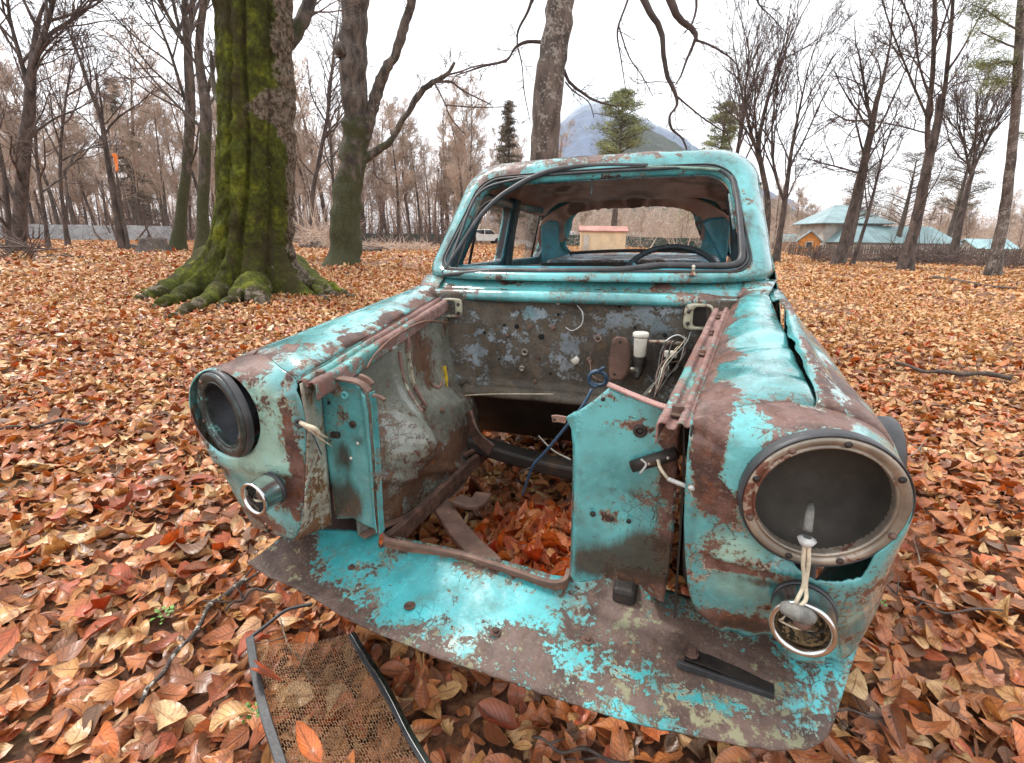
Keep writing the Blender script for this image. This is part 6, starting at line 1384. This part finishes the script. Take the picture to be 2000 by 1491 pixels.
# ================================================================== things on the ground and far off
def gpt(px, py, z=.03):
    r_ = ray(px, py); return np.array([0, 0, CAMH])+r_*((z-CAMH)/r_[2])
def stick(name, pts, r0, r1, label, mat, z=.05, group=None, cat='stick'):
    P = np.array([gpt(px, py, z) for px, py in pts]); P2 = smooth_path(P, 6); P2[:, 2] += terrain(P2[:, 0], P2[:, 1])+.010*np.sin(np.arange(len(P2))*.7); b_ = P2[0].copy()
    n_ = len(P2); mb = MB().tube(P2-b_, np.linspace(r0, r1, n_)*(1+.18*np.sin(np.arange(n_)*1.3)), 9)
    rs = np.random.default_rng(len(pts)*7+int(pts[0][0]))
    for k in range(3):
        i = rs.integers(n_//5, n_-2); d = rs.normal(0, 1, 3)*[1, 1, .3]; d /= np.linalg.norm(d); mb.tube([P2[i]-b_, P2[i]-b_+d*.04, P2[i]-b_+d*.09+[0, 0, .01]], [r1*.8, r1*.5, r1*.3], 6)
    o = mb.build(name, mat); o.location = b_; return tag(o, label, cat, group)
LICH = simple('lichened_twig', (.075, .055, .045), .85, 0, .4, 40, .5, .003, (.50, .47, .40), .54)
DRY = simple('dry_grey_stick', (.24, .17, .12), .8, 0, .35, 30, .4, .002); DSTK = simple('dark_wet_stick', (.07, .05, .04), .7, 0, .4, 30, .4, .003)
stick('fallen_branch', [(276, 1374), (310, 1318), (352, 1270), (398, 1205), (430, 1165), (478, 1140)], .0045, .009, 'lichen speckled twig running up to the left corner of the apron', LICH, .06, cat='branch')
stick('fallen_branch', [(1748, 708), (1800, 722), (1850, 728), (1905, 730), (1975, 738)], .012, .022, 'long dark branch lying in the leaves right of the car', DSTK, .08, cat='branch')
stick('fallen_branch', [(1815, 548), (1860, 552), (1910, 560), (1985, 566)], .05, .03, 'thick broken branch far back on the right side of the clearing', DSTK, .06, cat='branch')
stick('fallen_stick', [(0, 838), (60, 832), (130, 822), (180, 826)], .006, .010, 'straight dark stick at the left edge of the leaf litter', DSTK, .05)
stick('fallen_stick', [(1690, 1108), (1745, 1150), (1800, 1180), (1870, 1196), (1960, 1188)], .002, .0035, 'thin twig curving away from beneath the right fender', DSTK, .08)
stick('fallen_stick', [(1560, 1440), (1600, 1400), (1660, 1392), (1740, 1400)], .0018, .003, 'wiry twig at the right tip of the apron', DSTK, .07)
stick('fallen_stick', [(1040, 1440), (1090, 1462), (1150, 1470), (1230, 1491)], .003, .0045, 'dark wet twig below the middle of the apron', DSTK, .06)
stick('fallen_stick', [(545, 1205), (560, 1250), (585, 1290), (618, 1330)], .0022, .0035, 'pale bent stem lying across the mesh screen', DRY, .06)
stick('fallen_stick', [(1810, 858), (1790, 880), (1750, 905), (1725, 925)], .003, .004, 'pale dry stalk beside the right front tyre', DRY, .10)
stick('fallen_stick', [(930, 1088), (990, 1040), (1060, 1010), (1115, 985)], .004, .006, 'pale stick on the leaves inside the engine bay', DRY, .14)
stick('fallen_stick', [(440, 1195), (470, 1170), (500, 1155), (560, 1150)], .003, .005, 'dark stick tucked under the left end of the apron', DSTK, .05)

# rubber-edged mesh screen under the apron
scr = empty('mesh_screen', tuple(gpt(640, 1350, .03)), 'rusty fine wire mesh screen between black strips, on the ground under the apron', 'mesh screen'); so_ = np.array(scr.location)
g0 = lambda px, py, z=.055: gpt(px, py, z)-so_
def bar(name, pts, w, h, mat, z=.06):
    return strip(name, [g0(x, y, z) for x, y in pts], w, h, mat, scr, smooth=5)
bar('rubber_strip', [(488, 1246), (498, 1310), (516, 1390), (535, 1450), (552, 1500)], .020, .010, M['rubber'], .100)
bar('rubber_strip', [(483, 1250), (520, 1222), (560, 1192), (610, 1180)], .008, .008, M['rubber'], .095)
bar('metal_strip', [(688, 1236), (712, 1275), (742, 1320), (770, 1370), (800, 1430), (842, 1500)], .012, .006, M['chrome'], .106)
bar('rubber_strip', [(684, 1240), (706, 1282), (736, 1328), (764, 1378), (794, 1436), (832, 1500)], .010, .008, M['rubber'], .100)
wm = MB(); c00, c10, c01, c11 = g0(496, 1262, .088), g0(690, 1236, .088), g0(548, 1510, .085), g0(836, 1510, .085); nu, nv = 44, 50
def mp(u, v_):
    p = lerp(lerp(c00, c10, u), lerp(c01, c11, u), v_); return p+np.array([0, 0, .010*nz(u*3, v_*3, 1, 1.2)-.012*math.sin(u*3.1)])
for i in range(nu+1):
    wm.tube([mp(min(1, max(0, i/nu+(.25/nu if k % 2 else -.25/nu))), k/nv) for k in range(nv+1)], .0011, 3, caps=False)
for k in range(nv):
    off = 1 if k % 2 else 0
    for i in range(off, nu, 2): wm.tube([mp(i/nu+(.25/nu if k % 2 else -.25/nu), k/nv), mp((i+1)/nu, k/nv)], .0011, 3, caps=False)
wm.build('wire_mesh', simple('rusty_mesh_wire', (.30, .17, .09), .6, .3, .35, 40, .2, .001), scr)

# short dead twigs strewn over the litter
rt_w = np.random.default_rng(90)
for k in range(26):
    a_ = rt_w.uniform(-.95, .95); r_ = rt_w.uniform(1.5, 6.5); c_ = np.array([r_*math.sin(a_), r_*math.cos(a_), 0.]); c_[2] = float(terrain(c_[0], c_[1]))+.055; q_ = rt_w.uniform(0, 3.14); L_ = rt_w.uniform(.12, .40); d_ = np.array([math.cos(q_), math.sin(q_), rt_w.normal(0, .06)])
    if (CARI @ np.array([*c_, 1]))[1] > -.1 and abs((CARI @ np.array([*c_, 1]))[0]) < .9: continue
    mb = MB().tube([-d_*L_/2, np.array([0, 0, .012])+rt_w.normal(0, .012, 3), d_*L_/2], [.0022, .0034, .0016], 6, smooth=4); o_ = mb.build('twig', DRY if k % 2 else DSTK); o_.location = c_; tag(o_, 'short dead twig lying loose on the fallen leaves', 'twig', 'short twigs strewn over the leaf litter')
# green seedlings
SEED = simple('seedling_green', (.12, .26, .035), .5, 0, .4, 60, .2, .001)
for px, py, lab in ((322, 1208, 'small bright green seedling in the leaves below the far headlight'), (482, 1402, 'pale green seedling left of the mesh screen'), (1705, 1180, 'green seedling peeping out right of the near indicator')):
    b_ = gpt(px, py, .06); rs = np.random.default_rng(px); mb = MB()
    for k in range(22):
        a_ = rs.uniform(0, 6.28); R_l = rs.uniform(.008, .032); p = np.array([R_l*math.cos(a_), R_l*math.sin(a_), rs.uniform(.008, .025)]); s_ = rs.uniform(.004, .0075); q = np.array([math.cos(a_), math.sin(a_), .2]); w_ = np.array([-math.sin(a_), math.cos(a_), .1])
        mb.add([p-q*s_, p+w_*s_*.8+[0, 0, .001], p+q*s_, p-w_*s_*.8, p+q*s_*.3+w_*s_*.1+[0, 0, .002]], [(0, 1, 4), (1, 2, 4), (2, 3, 4), (3, 0, 4)])
    e = mb.build('seedling', SEED); e.location = b_; tag(e, lab, 'seedling')

# stumps, logs and brush
def lump(name, px, d, w, h, label, mat, cat, seed=0, top=True):
    x, y, z = place(px, d); r0 = w/2; G_ = []
    for zz, k in ((-.08, 1.55), (.0, 1.35), (h*.35, 1.05), (h*.8, .92), (h, .90), (h+.01, .80), (h-.02, .0)):
        G_.append([(r0*k*(1+.28*nz(math.cos(a)*1.3, math.sin(a)*1.3, zz, 1.6+seed))*math.cos(a), r0*k*(1+.13*nz(math.cos(a)*1.3, math.sin(a)*1.3, zz, 1.6+seed))*math.sin(a), zz+.14*nz(math.cos(a), math.sin(a), seed, 2)*(zz > .1)) for a in np.linspace(0, 2*math.pi, 40, endpoint=False)])
    o = MB().grid(G_, wrap=True).build(name, mat); o.location = (x, y, z); return tag(o, label, cat)
lump('tree_stump', 298, 17, .85, .46, 'wide low dark stump left of the huge beech', BKB, 'stump', 2)
lump('tree_stump', 616, 24, .7, .30, 'small cut stump between the two mossy trunks', BKB, 'stump', 4)
lump('tree_stump', 250, 21, .7, .16, 'flat low stump at the foot of the leaning tree', BKB, 'stump', 5)
def log(px, py0, px1, py1, d, r, label, cat='log', mat=None):
    a_, b_ = at(px, py0, d), at(px1, py1, d); a_[2] = terrain(a_[0], a_[1])+r*.8; b_[2] = terrain(b_[0], b_[1])+r*.9; o = MB().tube([a_-a_, (b_-a_)*.5+[0, 0, .02], b_-a_], [r, r*.9, r*.75], 12).build('log', mat or BKB); o.location = a_; tag(o, label, cat)
log(700, 478, 745, 480, 22, .10, 'dark log right of the second mossy trunk'); log(585, 470, 606, 474, 24, .13, 'short log beside the small cut stump')
log(1680, 500, 1790, 503, 27, .16, 'long log lying along the brush heap below the teal roofs'); log(1900, 497, 1960, 500, 27, .12, 'log at the foot of the rounded bushy tree'); log(95, 515, 170, 520, 14, .035, 'thin dark log in the leaves at the left')
def board(px, py, d, L, w, ang, tilt, label, mat):
    x, y, z = place(px, d); o = MB().box((0, 0, .0), (L, w, .03)).build('board', mat, smooth=False, bevel=.004); o.location = (x, y, z+.12+abs(math.sin(tilt))*L*.4); o.rotation_euler = (0, tilt, ang); tag(o, label, 'board')
WD = simple('weathered_board', (.30, .27, .24), .8, 0, .3, 8, .3, .01); WD2 = simple('dark_board', (.09, .07, .06), .8, 0, .3, 8, .3, .01)
board(728, 468, 23, 1.5, .25, .3, .12, 'dark board propped right of the second mossy trunk', WD2); board(738, 462, 24, 1.7, .12, -.2, -.05, 'thin pale board resting above the dark board', WD); board(470, 470, 26, 1.2, .2, .1, .0, 'grey plank lying behind the huge beech', WD)
def brush(name, seed, px0, px1, d0, d1, n, h, label, mat):
    r = np.random.default_rng(seed); L = []; cx, cy, cz = place((px0+px1)/2, (d0+d1)/2)
    for i in range(n):
        x, y, z = place(r.uniform(px0, px1), r.uniform(d0, d1)); p = np.array([x-cx, y-cy, z-cz+r.uniform(-.05, h*.5)]); d = r.normal(0, 1, 3)*[1, .6, .45]+[0, 0, .35]; d /= np.linalg.norm(d); l = r.uniform(.5, 1.7)*h
        L.append((np.array([p, p+d*l*.5+r.normal(0, .05, 3), p+d*l]), np.array([.02, .013, .005])*r.uniform(.5, 1.3)))
    v_, q_ = Tree.mesh({(3, 4): L}); o = mesh_obj(name, v_, q_, mat); o.location = (cx, cy, cz); return tag(o, label, 'brush')
brush('brush_pile', 5, 1735, 1900, 24, 29, 700, 1.0, 'tangled brush heap below the forked tree on the right', TW); brush('brush_pile', 6, 1920, 2060, 22, 27, 350, .8, 'brush around the foot of the right edge pine', TW); brush('brush_pile', 7, 700, 850, 23, 30, 320, .5, 'low heap of brushwood right of the second mossy trunk', TWB); brush('brush_pile', 8, 1585, 1700, 24, 30, 260, .7, 'low brush in front of the teal roofed house', TW)
brush('bush', 9, -10, 60, 12, 14, 60, .9, 'sparse dry sapling bush in the leaves at the left edge', TW); brush('bush', 10, 590, 660, 23, 28, 260, 1.6, 'pale leafless bush between the two mossy trunks', TWB)

# single leaves that stand out
def one_leaf(p, size, lr, seed, label, wf=None, tilt=.25):
    r1 = np.random.default_rng(seed); v_, f_, a_ = leaves(np.zeros((1, 2)), np.array([size]), tilt, np.zeros(1), 10, wf or W_OVAL, r1, np.array([lr]), zbase=np.zeros(1), curl=1.4)
    o = mesh_obj('leaf', v_, f_, LEAF, None, True, a_); o.location = tuple(p); tag(o, label, 'leaf')
def carpt(px, py, z): return (Cm @ np.array([*cp(px, py, 'Z', z), 1]))[:3]
one_leaf(gpt(512, 1308, .125), .080, .93, 3, 'dark red leaf lying across the left strip of the mesh screen'); one_leaf(gpt(606, 1462, .125), .105, .88, 5, 'bright orange leaf on the mesh screen at the bottom edge')
one_leaf(carpt(748, 1046, .425), .030, .88, 6, 'little orange leaf caught in the left corner of the apron lip', tilt=.9); one_leaf(gpt(980, 1420, .09), .12, .98, 8, 'large wet reddish brown leaf below the middle of the apron', W_BROAD); one_leaf(gpt(205, 1450, .08), .09, .88, 9, 'vivid orange leaf near the bottom left corner')
one_leaf(gpt(1010, 1350, .08), .09, .97, 12, 'dark wet leaf half under the front edge of the apron'); one_leaf(gpt(450, 1400, .09), .10, .70, 14, 'pale tan leaf just left of the mesh screen')
one_leaf(carpt(1455, 560, .972), .035, .50, 15, 'small curled leaf on the right end of the scuttle')
# fences
def fence(name, p0, p1, d0, d1, h, n, mat, label, post=None, slat=False):
    A_, B_ = np.array(place(p0, d0)), np.array(place(p1, d1)); e = empty(name, tuple(A_), label, 'fence'); D = B_-A_; ang = math.atan2(D[1], D[0]); L = math.hypot(D[0], D[1])/n; rs = np.random.default_rng(n)
    for i in range(n):
        c = D*(i+.5)/n; M3 = Matrix.Rotation(ang, 3, 'Z'); dz = rs.normal(0, .03)
        if slat:
            mb = MB()
            for k in range(max(2, int(L/.16))): mb.box(D*(i+(k+.5)/max(2, int(L/.16)))/n+[0, 0, h*.5+rs.normal(0, .04)], (.10, .02, h), M3)
            mb.build('panel', mat, e, smooth=False)
        else: MB().box(c+[0, 0, h*.5+.02+dz], (L*.985, .03, h), M3).build('panel', mat, e, smooth=False)
    for i in range(n+1): MB().box(D*i/n+[0, .04, h*.5], (.06, .06, h+.06), Matrix.Rotation(ang, 3, 'Z')).build('post', post or mat, e, smooth=False)
    if slat:
        for zz in (.3, .75): strip('rail', [np.array([0, 0, h*zz])+[0, -.04, 0], D+[0, -.04, h*zz]], .04, .07, post or mat, e)
GREYM = simple('galvanised_sheet', (.40, .42, .43), .5, .2, .15, 2, .2, .02); GREENM = simple('dark_green_sheet', (.035, .075, .06), .6, 0, .25, 2, .2, .02); WOODF = simple('grey_fence_wood', (.17, .13, .10), .85, 0, .35, 4, .3, .02)
fence('metal_fence', -160, 340, 36, 34, 1.05, 16, GREYM, 'grey sheet metal fence across the left of the clearing'); fence('green_fence', 560, 900, 42, 46, .85, 12, GREENM, 'low dark green fence beyond the second mossy trunk'); fence('green_fence', 1080, 1440, 47, 50, 1.0, 12, GREENM, 'dark green fence seen through the rear window')
fence('wooden_fence', 1545, 1790, 34, 33, .75, 12, WOODF, 'weathered picket fence below the teal roofed house', slat=True); fence('wooden_fence', 1830, 2120, 34, 34, .8, 12, WOODF, 'dark picket fence at the right, below the pale teal roof', slat=True)

# houses and shed
TEAL = simple('teal_roof_sheet', (.20, .30, .31), .35, 0, .2, 1, .15, .02); WALLW = simple('pale_render', (.52, .49, .44), .8, 0, .2, 1.2, .2, .01); ORNG = simple('orange_boards', (.62, .25, .06), .7, 0, .2, 3, .2, .01); BEIGE = simple('beige_siding', (.72, .56, .36), .7, 0, .1, 2, .1, .01); REDR = simple('faded_red_roof', (.42, .20, .16), .6, 0, .2, 2, .2, .01); WIN = simple('dark_window', (.03, .035, .04), .15, 0, .2, 2, 0); RIB = .0
def gable(e, c, w, l, h, rise, ang, wall, roof, over=.35, hip=0.):
    M3 = Matrix.Rotation(ang, 3, 'Z'); A3 = np.array(M3); c = np.array(c, float); tr_ = lambda P: np.array(P)@A3.T+c
    x, y = w/2, l/2; wl_ = MB().add(tr_([(-x, -y, 0), (x, -y, 0), (x, y, 0), (-x, y, 0), (-x, -y, h), (x, -y, h), (x, y, h), (-x, y, h)]+([(0, -y, h+rise*.97), (0, y, h+rise*.97)] if not hip else [])), [(0, 1, 5, 4), (1, 2, 6, 5), (2, 3, 7, 6), (3, 0, 4, 7)]+([(4, 5, 8), (6, 7, 9)] if not hip else [])).build('wall', wall, e, smooth=False)
    X, Y = x+over, y+over; hh = h-over*rise/x*.6; k = hip
    R = [(-X, -Y, hh), (X, -Y, hh), (X, Y, hh), (-X, Y, hh), (0, -Y+k, h+rise), (0, Y-k, h+rise)]
    ro = MB().add(tr_(R), [(0, 4, 5, 3), (1, 2, 5, 4)]+([(0, 1, 4), (2, 3, 5)] if hip else [])).build('roof', roof, e, smooth=False, solid=.08)
    return wl_, tr_
def window(e, tr_, x, y, z, w, h, fr=None):
    f = MB().box((0, 0, 0), (w+.14, .06, h+.14)); f.v[0] = tr_(f.v[0]+[x, y, z]); o = f.build('window', fr or WALLW, e, smooth=False); g_ = MB().box((0, 0, 0), (w, .05, h)); g_.v[0] = tr_(g_.v[0]+[x, y-.025, z]); g_.build('pane', WIN, o, smooth=False)
x, y, z = place(1655, 44); hs = empty('house', (x, y, z), 'pale two storey house under broad teal roofs, right of the car', 'house')
w1, tr_ = gable(hs, (.6, 2.5, 0), 5.4, 4.6, 2.8, 1.45, math.radians(82), WALLW, TEAL, .6, 2.2); 
for xx in (-2.0,): 
    f = MB().box((0, 0, 0), (.9, .9, .9)); f.v[0] = f.v[0]*[.7, .08, .6]+[-1.6, .2, 2.3]; o = f.build('window', WOODF, hs, smooth=False); f = MB().box((0, 0, 0), (.9, .9, .9)); f.v[0] = f.v[0]*[.55, .08, .5]+[-1.6, .16, 2.3]; f.build('pane', WIN, o, smooth=False)
w2, tr2 = gable(hs, (2.9, -.8, 0), 3.2, 8.5, 1.25, 1.15, math.radians(90), WALLW, TEAL, .5, 1.2)
x, y, z = place(1580, 40); hu = empty('cabin', (x, y, z), 'small orange cabin with a teal roof beside the pale house', 'cabin'); w_, tr3 = gable(hu, (0, 0, 0), 1.5, 2.2, 1.05, .75, math.radians(-28), ORNG, TEAL, .2); window(hu, tr3, 0, -1.12, .7, .35, .4)
x, y, z = place(1548, 52); hu = empty('cabin', (x, y, z), 'low distant cabin with orange wall, left of the small orange cabin', 'cabin'); w_, tr3 = gable(hu, (0, 0, 0), 2.2, 2.6, 1.0, .7, math.radians(80), ORNG, TEAL, .2); window(hu, tr3, 0, -1.32, .7, .35, .4)
x, y, z = place(1925, 44); hu = empty('cabin', (x, y, z), 'low building with pale teal roof at the right edge', 'cabin'); w_, tr3 = gable(hu, (0, 0, 0), 2.6, 3.2, .75, .75, math.radians(88), WALLW, simple('pale_teal_roof', (.28, .45, .46), .4, 0, .15, 1, .1), .25); window(hu, tr3, 0, -1.62, .5, .5, .35)
x, y, z = place(1176, 32); hu = empty('shed', (x, y, z), 'beige shed with red ridged roof, framed by the rear window', 'shed'); w_, tr3 = gable(hu, (0, 0, 0), 1.6, 2.8, 1.30, .28, math.radians(84), BEIGE, REDR, .12)
f = MB().box((-1.14, -.84, .52), (.30, .04, .95)); f.build('door', WALLW, hu, smooth=False)

# distant parked cars
def far_car(px, d, ang, col, label):
    x, y, z = place(px, d); e = empty('parked_car', (x, y, z), label, 'car', 'cars parked beyond the clearing'); e.rotation_euler = (0, 0, ang)
    pr = [(-1.95, .35), (-1.98, .62), (-1.85, .80), (-1.2, .88), (-.75, 1.32), (.55, 1.36), (1.15, .95), (1.85, .90), (1.98, .70), (1.95, .35)]
    cs = []
    for wv in np.linspace(-1, 1, 9):
        y_ = .78*wv; k = 1-.10*abs(wv)**3; cs.append([(xx*(1-.03*abs(wv)**4), y_*(1 if zz < .9 else .86), zz*(1 if zz < .5 else (1-.04*abs(wv)**4))) for xx, zz in pr])
    mb = MB().grid(cs); n_ = len(pr); mb.f += [tuple(range(n_))[::-1], tuple(8*n_+i for i in range(n_))]; body = mb.build('body', simple('far_car_paint', col, .3, .1, .1, 2, 0), e, auto=30)
    for s in (-1, 1):
        MB().add([(-1.05, s*.715, .93), (-.70, s*.69, 1.27), (-.08, s*.69, 1.29), (-.08, s*.72, .93)], [(0, 1, 2, 3)]).build('window', WIN, e, solid=.01); MB().add([(.02, s*.72, .93), (.02, s*.69, 1.29), (.52, s*.69, 1.28), (.98, s*.715, .97)], [(0, 1, 2, 3)]).build('window', WIN, e, solid=.01)
        for xx in (-1.2, 1.2): MB().lathe((xx, s*.74, .31), (0, 1, 0), [(0, -.09), (.31, -.09), (.31, .09), (.18, .10), (.17, .06), (0, .06)], 24).build('wheel', M['tyre'], e)
        MB().lathe((-1.96, s*.58, .68), (-1, 0, 0), [(0, 0), (.09, 0), (.07, .03), (0, .04)], 12).build('headlight', M['chrome'], e)
    MB().add([(-1.17, -.62, .91), (-1.17, .62, .91), (-.78, .56, 1.28), (-.78, -.56, 1.28)], [(0, 1, 2, 3)]).build('windscreen', WIN, e, solid=.01)
far_car(1106, 50, 2.6, (.60, .62, .64), 'pale silver car parked left of the beige shed'); far_car(944, 46, .3, (.62, .60, .55), 'pale car seen through the front door window'); far_car(1240, 60, 1.2, (.50, .50, .50), 'grey car parked right of the beige shed')

# orange tag on the leaning tree
e = MB().grid([[(u*.16+.02*math.sin(v*5), .02*math.sin(v*4+u*3), -v*.62*(1-.15*u)) for u in np.linspace(-.5, .5, 6)] for v in np.linspace(0, 1, 12)]).build('marker_tag', simple('orange_plastic', (.85, .22, .03), .5, 0, .1, 5, .2), solid=.006)
e.location = tuple(at(223, 300, 19.7)); tag(e, 'orange plastic strip hanging on the leaning tree', 'marker tag')

# ================================================================== MOUNTAINS
def ridge(name, pts, d, depth, mat, rough, seed):
    """pts: skyline in picture points; the slope runs down toward the viewer"""
    X = np.linspace(pts[0][0], pts[-1][0], 150); Y = np.interp(X, [p[0] for p in pts], [p[1] for p in pts]); Y = Y+np.array([5.*nz(x_*.035, seed, 0, 1.5, 4) for x_ in X]); rows = []
    for v in np.linspace(0, 1, 50):
        row = []
        for i, (a, b) in enumerate(zip(X, Y)):
            top = at(a, b, d); k = v; dist = d-depth*k; p = top*1.; sc = dist/d; q = np.array([top[0]*sc, dist, 0.]); h = (top[2])*(1-k)**1.25
            h += rough*top[2]*nz(q[0]/d*6+seed, k*2.4, seed, 2.2, 5)*(1-k)*(.25+min(1, k*4)*.75); q[2] = max(h, -3-2*k) if k < 1 else -5; row.append(q)
        rows.append(row)
    # far side
    back = [[np.array([p[0]*1.15, p[1]*1.15, -5.]) for p in rows[0]]]
    return tag(MB().grid(back+rows).build(name, mat), kind='structure')
def rockmat(name, low, high, snowline, soft, sc):
    g = G(name); v = g.obj(); sep = g.n('SeparateXYZ'); g.set(sep.inputs[0], v); n = g.noise(sc, 10, .68, v)
    h = g.math('ADD', sep.outputs[2], g.math('MULTIPLY', g.math('SUBTRACT', n, .5), soft*3.)); f = g.step(h, snowline-soft, snowline+soft)
    c = g.mix(g.step(g.noise(sc*6, 6, .7, v), .4, .6), low, tuple(x*1.7 for x in low)); return g.finish(g.mix(f, c, high), .9, g.bump(n, .6, 20))
ridge('snowy_mountain', [(940, 430), (1020, 350), (1060, 290), (1085, 250), (1100, 232), (1118, 212), (1142, 198), (1160, 192), (1185, 206), (1215, 226), (1260, 236), (1330, 270), (1420, 330), (1560, 400)], 2600, 1500, rockmat('snowy_rock', (.035, .06, .11), (.70, .76, .84), 600, 110, .004), .10, 3)
ridge('forested_hill', [(1080, 420), (1150, 330), (1200, 250), (1228, 226), (1250, 238), (1280, 256), (1310, 274), (1340, 294), (1400, 338), (1500, 386), (1600, 428), (1800, 452), (2100, 440)], 900, 500, rockmat('hill_forest', (.022, .032, .022), (.08, .09, .08), 400, 60, .02), .12, 8)
# a little mountain air
def haze_box():
    me = MB().box((0, 0, 0), (5600, 5600, 1010)); o = me.build('haze', None, None, smooth=False); o.location = (0, 0, 495); tag(o, kind='stuff')
    m = bpy.data.materials.new('haze_air'); m.use_nodes = True; t_ = m.node_tree; t_.nodes.clear(); ou = t_.nodes.new('ShaderNodeOutputMaterial'); pv = t_.nodes.new('ShaderNodeVolumePrincipled')
    pv.inputs['Color'].default_value = (.86, .92, 1, 1); pv.inputs['Density'].default_value = HAZE; pv.inputs['Anisotropy'].default_value = .2; t_.links.new(pv.outputs[0], ou.inputs['Volume']); o.data.materials.append(m)
HAZE = .00011
haze_box()
# ================================================================== camera, light
cam = bpy.data.objects.new('camera', bpy.data.cameras.new('camera')); COL.objects.link(cam); SC.camera = cam
fw_ = Vector((0, math.cos(PT), -math.sin(PT))); up_ = Vector((0, math.sin(PT), math.cos(PT))); rt_ = Vector((1, 0, 0))
R_ = rt_*math.cos(RL)+up_*math.sin(RL); U_ = up_*math.cos(RL)-rt_*math.sin(RL)
cam.matrix_world = Matrix((( R_.x, U_.x, -fw_.x, 0), (R_.y, U_.y, -fw_.y, 0), (R_.z, U_.z, -fw_.z, CAMH), (0, 0, 0, 1)))
cam.data.sensor_fit = 'HORIZONTAL'; cam.data.sensor_width = 36; cam.data.lens = 36*F/2000
cam.data.clip_start = .02; cam.data.clip_end = 6000
W = bpy.data.worlds.new('World'); SC.world = W; W.use_nodes = True; nt = W.node_tree; nt.nodes.clear()
out_ = nt.nodes.new('ShaderNodeOutputWorld'); bg = nt.nodes.new('ShaderNodeBackground'); sky = nt.nodes.new('ShaderNodeTexSky')
SUN_EL, SUN_ROT = math.radians(56), math.radians(-52)
sky.sky_type = 'NISHITA'; sky.sun_disc = False; sky.sun_elevation = SUN_EL; sky.sun_rotation = SUN_ROT; sky.dust_density = 4; sky.air_density = .8
# an even cloud deck over the clear sky
cl = nt.nodes.new('ShaderNodeMix'); cl.data_type = 'RGBA'; tc_ = nt.nodes.new('ShaderNodeTexCoord'); nn = nt.nodes.new('ShaderNodeTexNoise'); nn.inputs['Scale'].default_value = 2.2; nn.inputs['Detail'].default_value = 6
rp_ = nt.nodes.new('ShaderNodeValToRGB'); rp_.color_ramp.elements[0].color = (10.5, 10.8, 11.3, 1); rp_.color_ramp.elements[1].color = (13.2, 13.3, 13.4, 1); rp_.color_ramp.elements[0].position = .3; rp_.color_ramp.elements[1].position = .7
nt.links.new(tc_.outputs['Generated'], nn.inputs['Vector']); nt.links.new(nn.outputs[0], rp_.inputs[0])
cl.inputs[0].default_value = .92; nt.links.new(sky.outputs[0], cl.inputs[6]); nt.links.new(rp_.outputs[0], cl.inputs[7]); nt.links.new(cl.outputs[2], bg.inputs[0])
bg.inputs[1].default_value = .078; nt.links.new(bg.outputs[0], out_.inputs[0])
sl = bpy.data.lights.new('sun', 'SUN'); sl.energy = 1.5; sl.angle = math.radians(10); sl.color = (1, .96, .9)
so = bpy.data.objects.new('sun', sl); COL.objects.link(so)
sd_ = Vector((math.sin(SUN_ROT)*math.cos(SUN_EL), math.cos(SUN_ROT)*math.cos(SUN_EL), math.sin(SUN_EL)))
so.rotation_euler = sd_.to_track_quat('Z', 'Y').to_euler()
SC.view_settings.view_transform = 'Standard'; SC.view_settings.look = 'None'; SC.view_settings.exposure = 1.05; SC.view_settings.gamma = 1
SC.cycles.use_denoising = True; SC.cycles.max_bounces = 6; SC.cycles.diffuse_bounces = 3; SC.cycles.glossy_bounces = 3; SC.cycles.transparent_max_bounces = 12
SC.cycles.volume_bounces = 1; SC.cycles.sample_clamp_indirect = 6
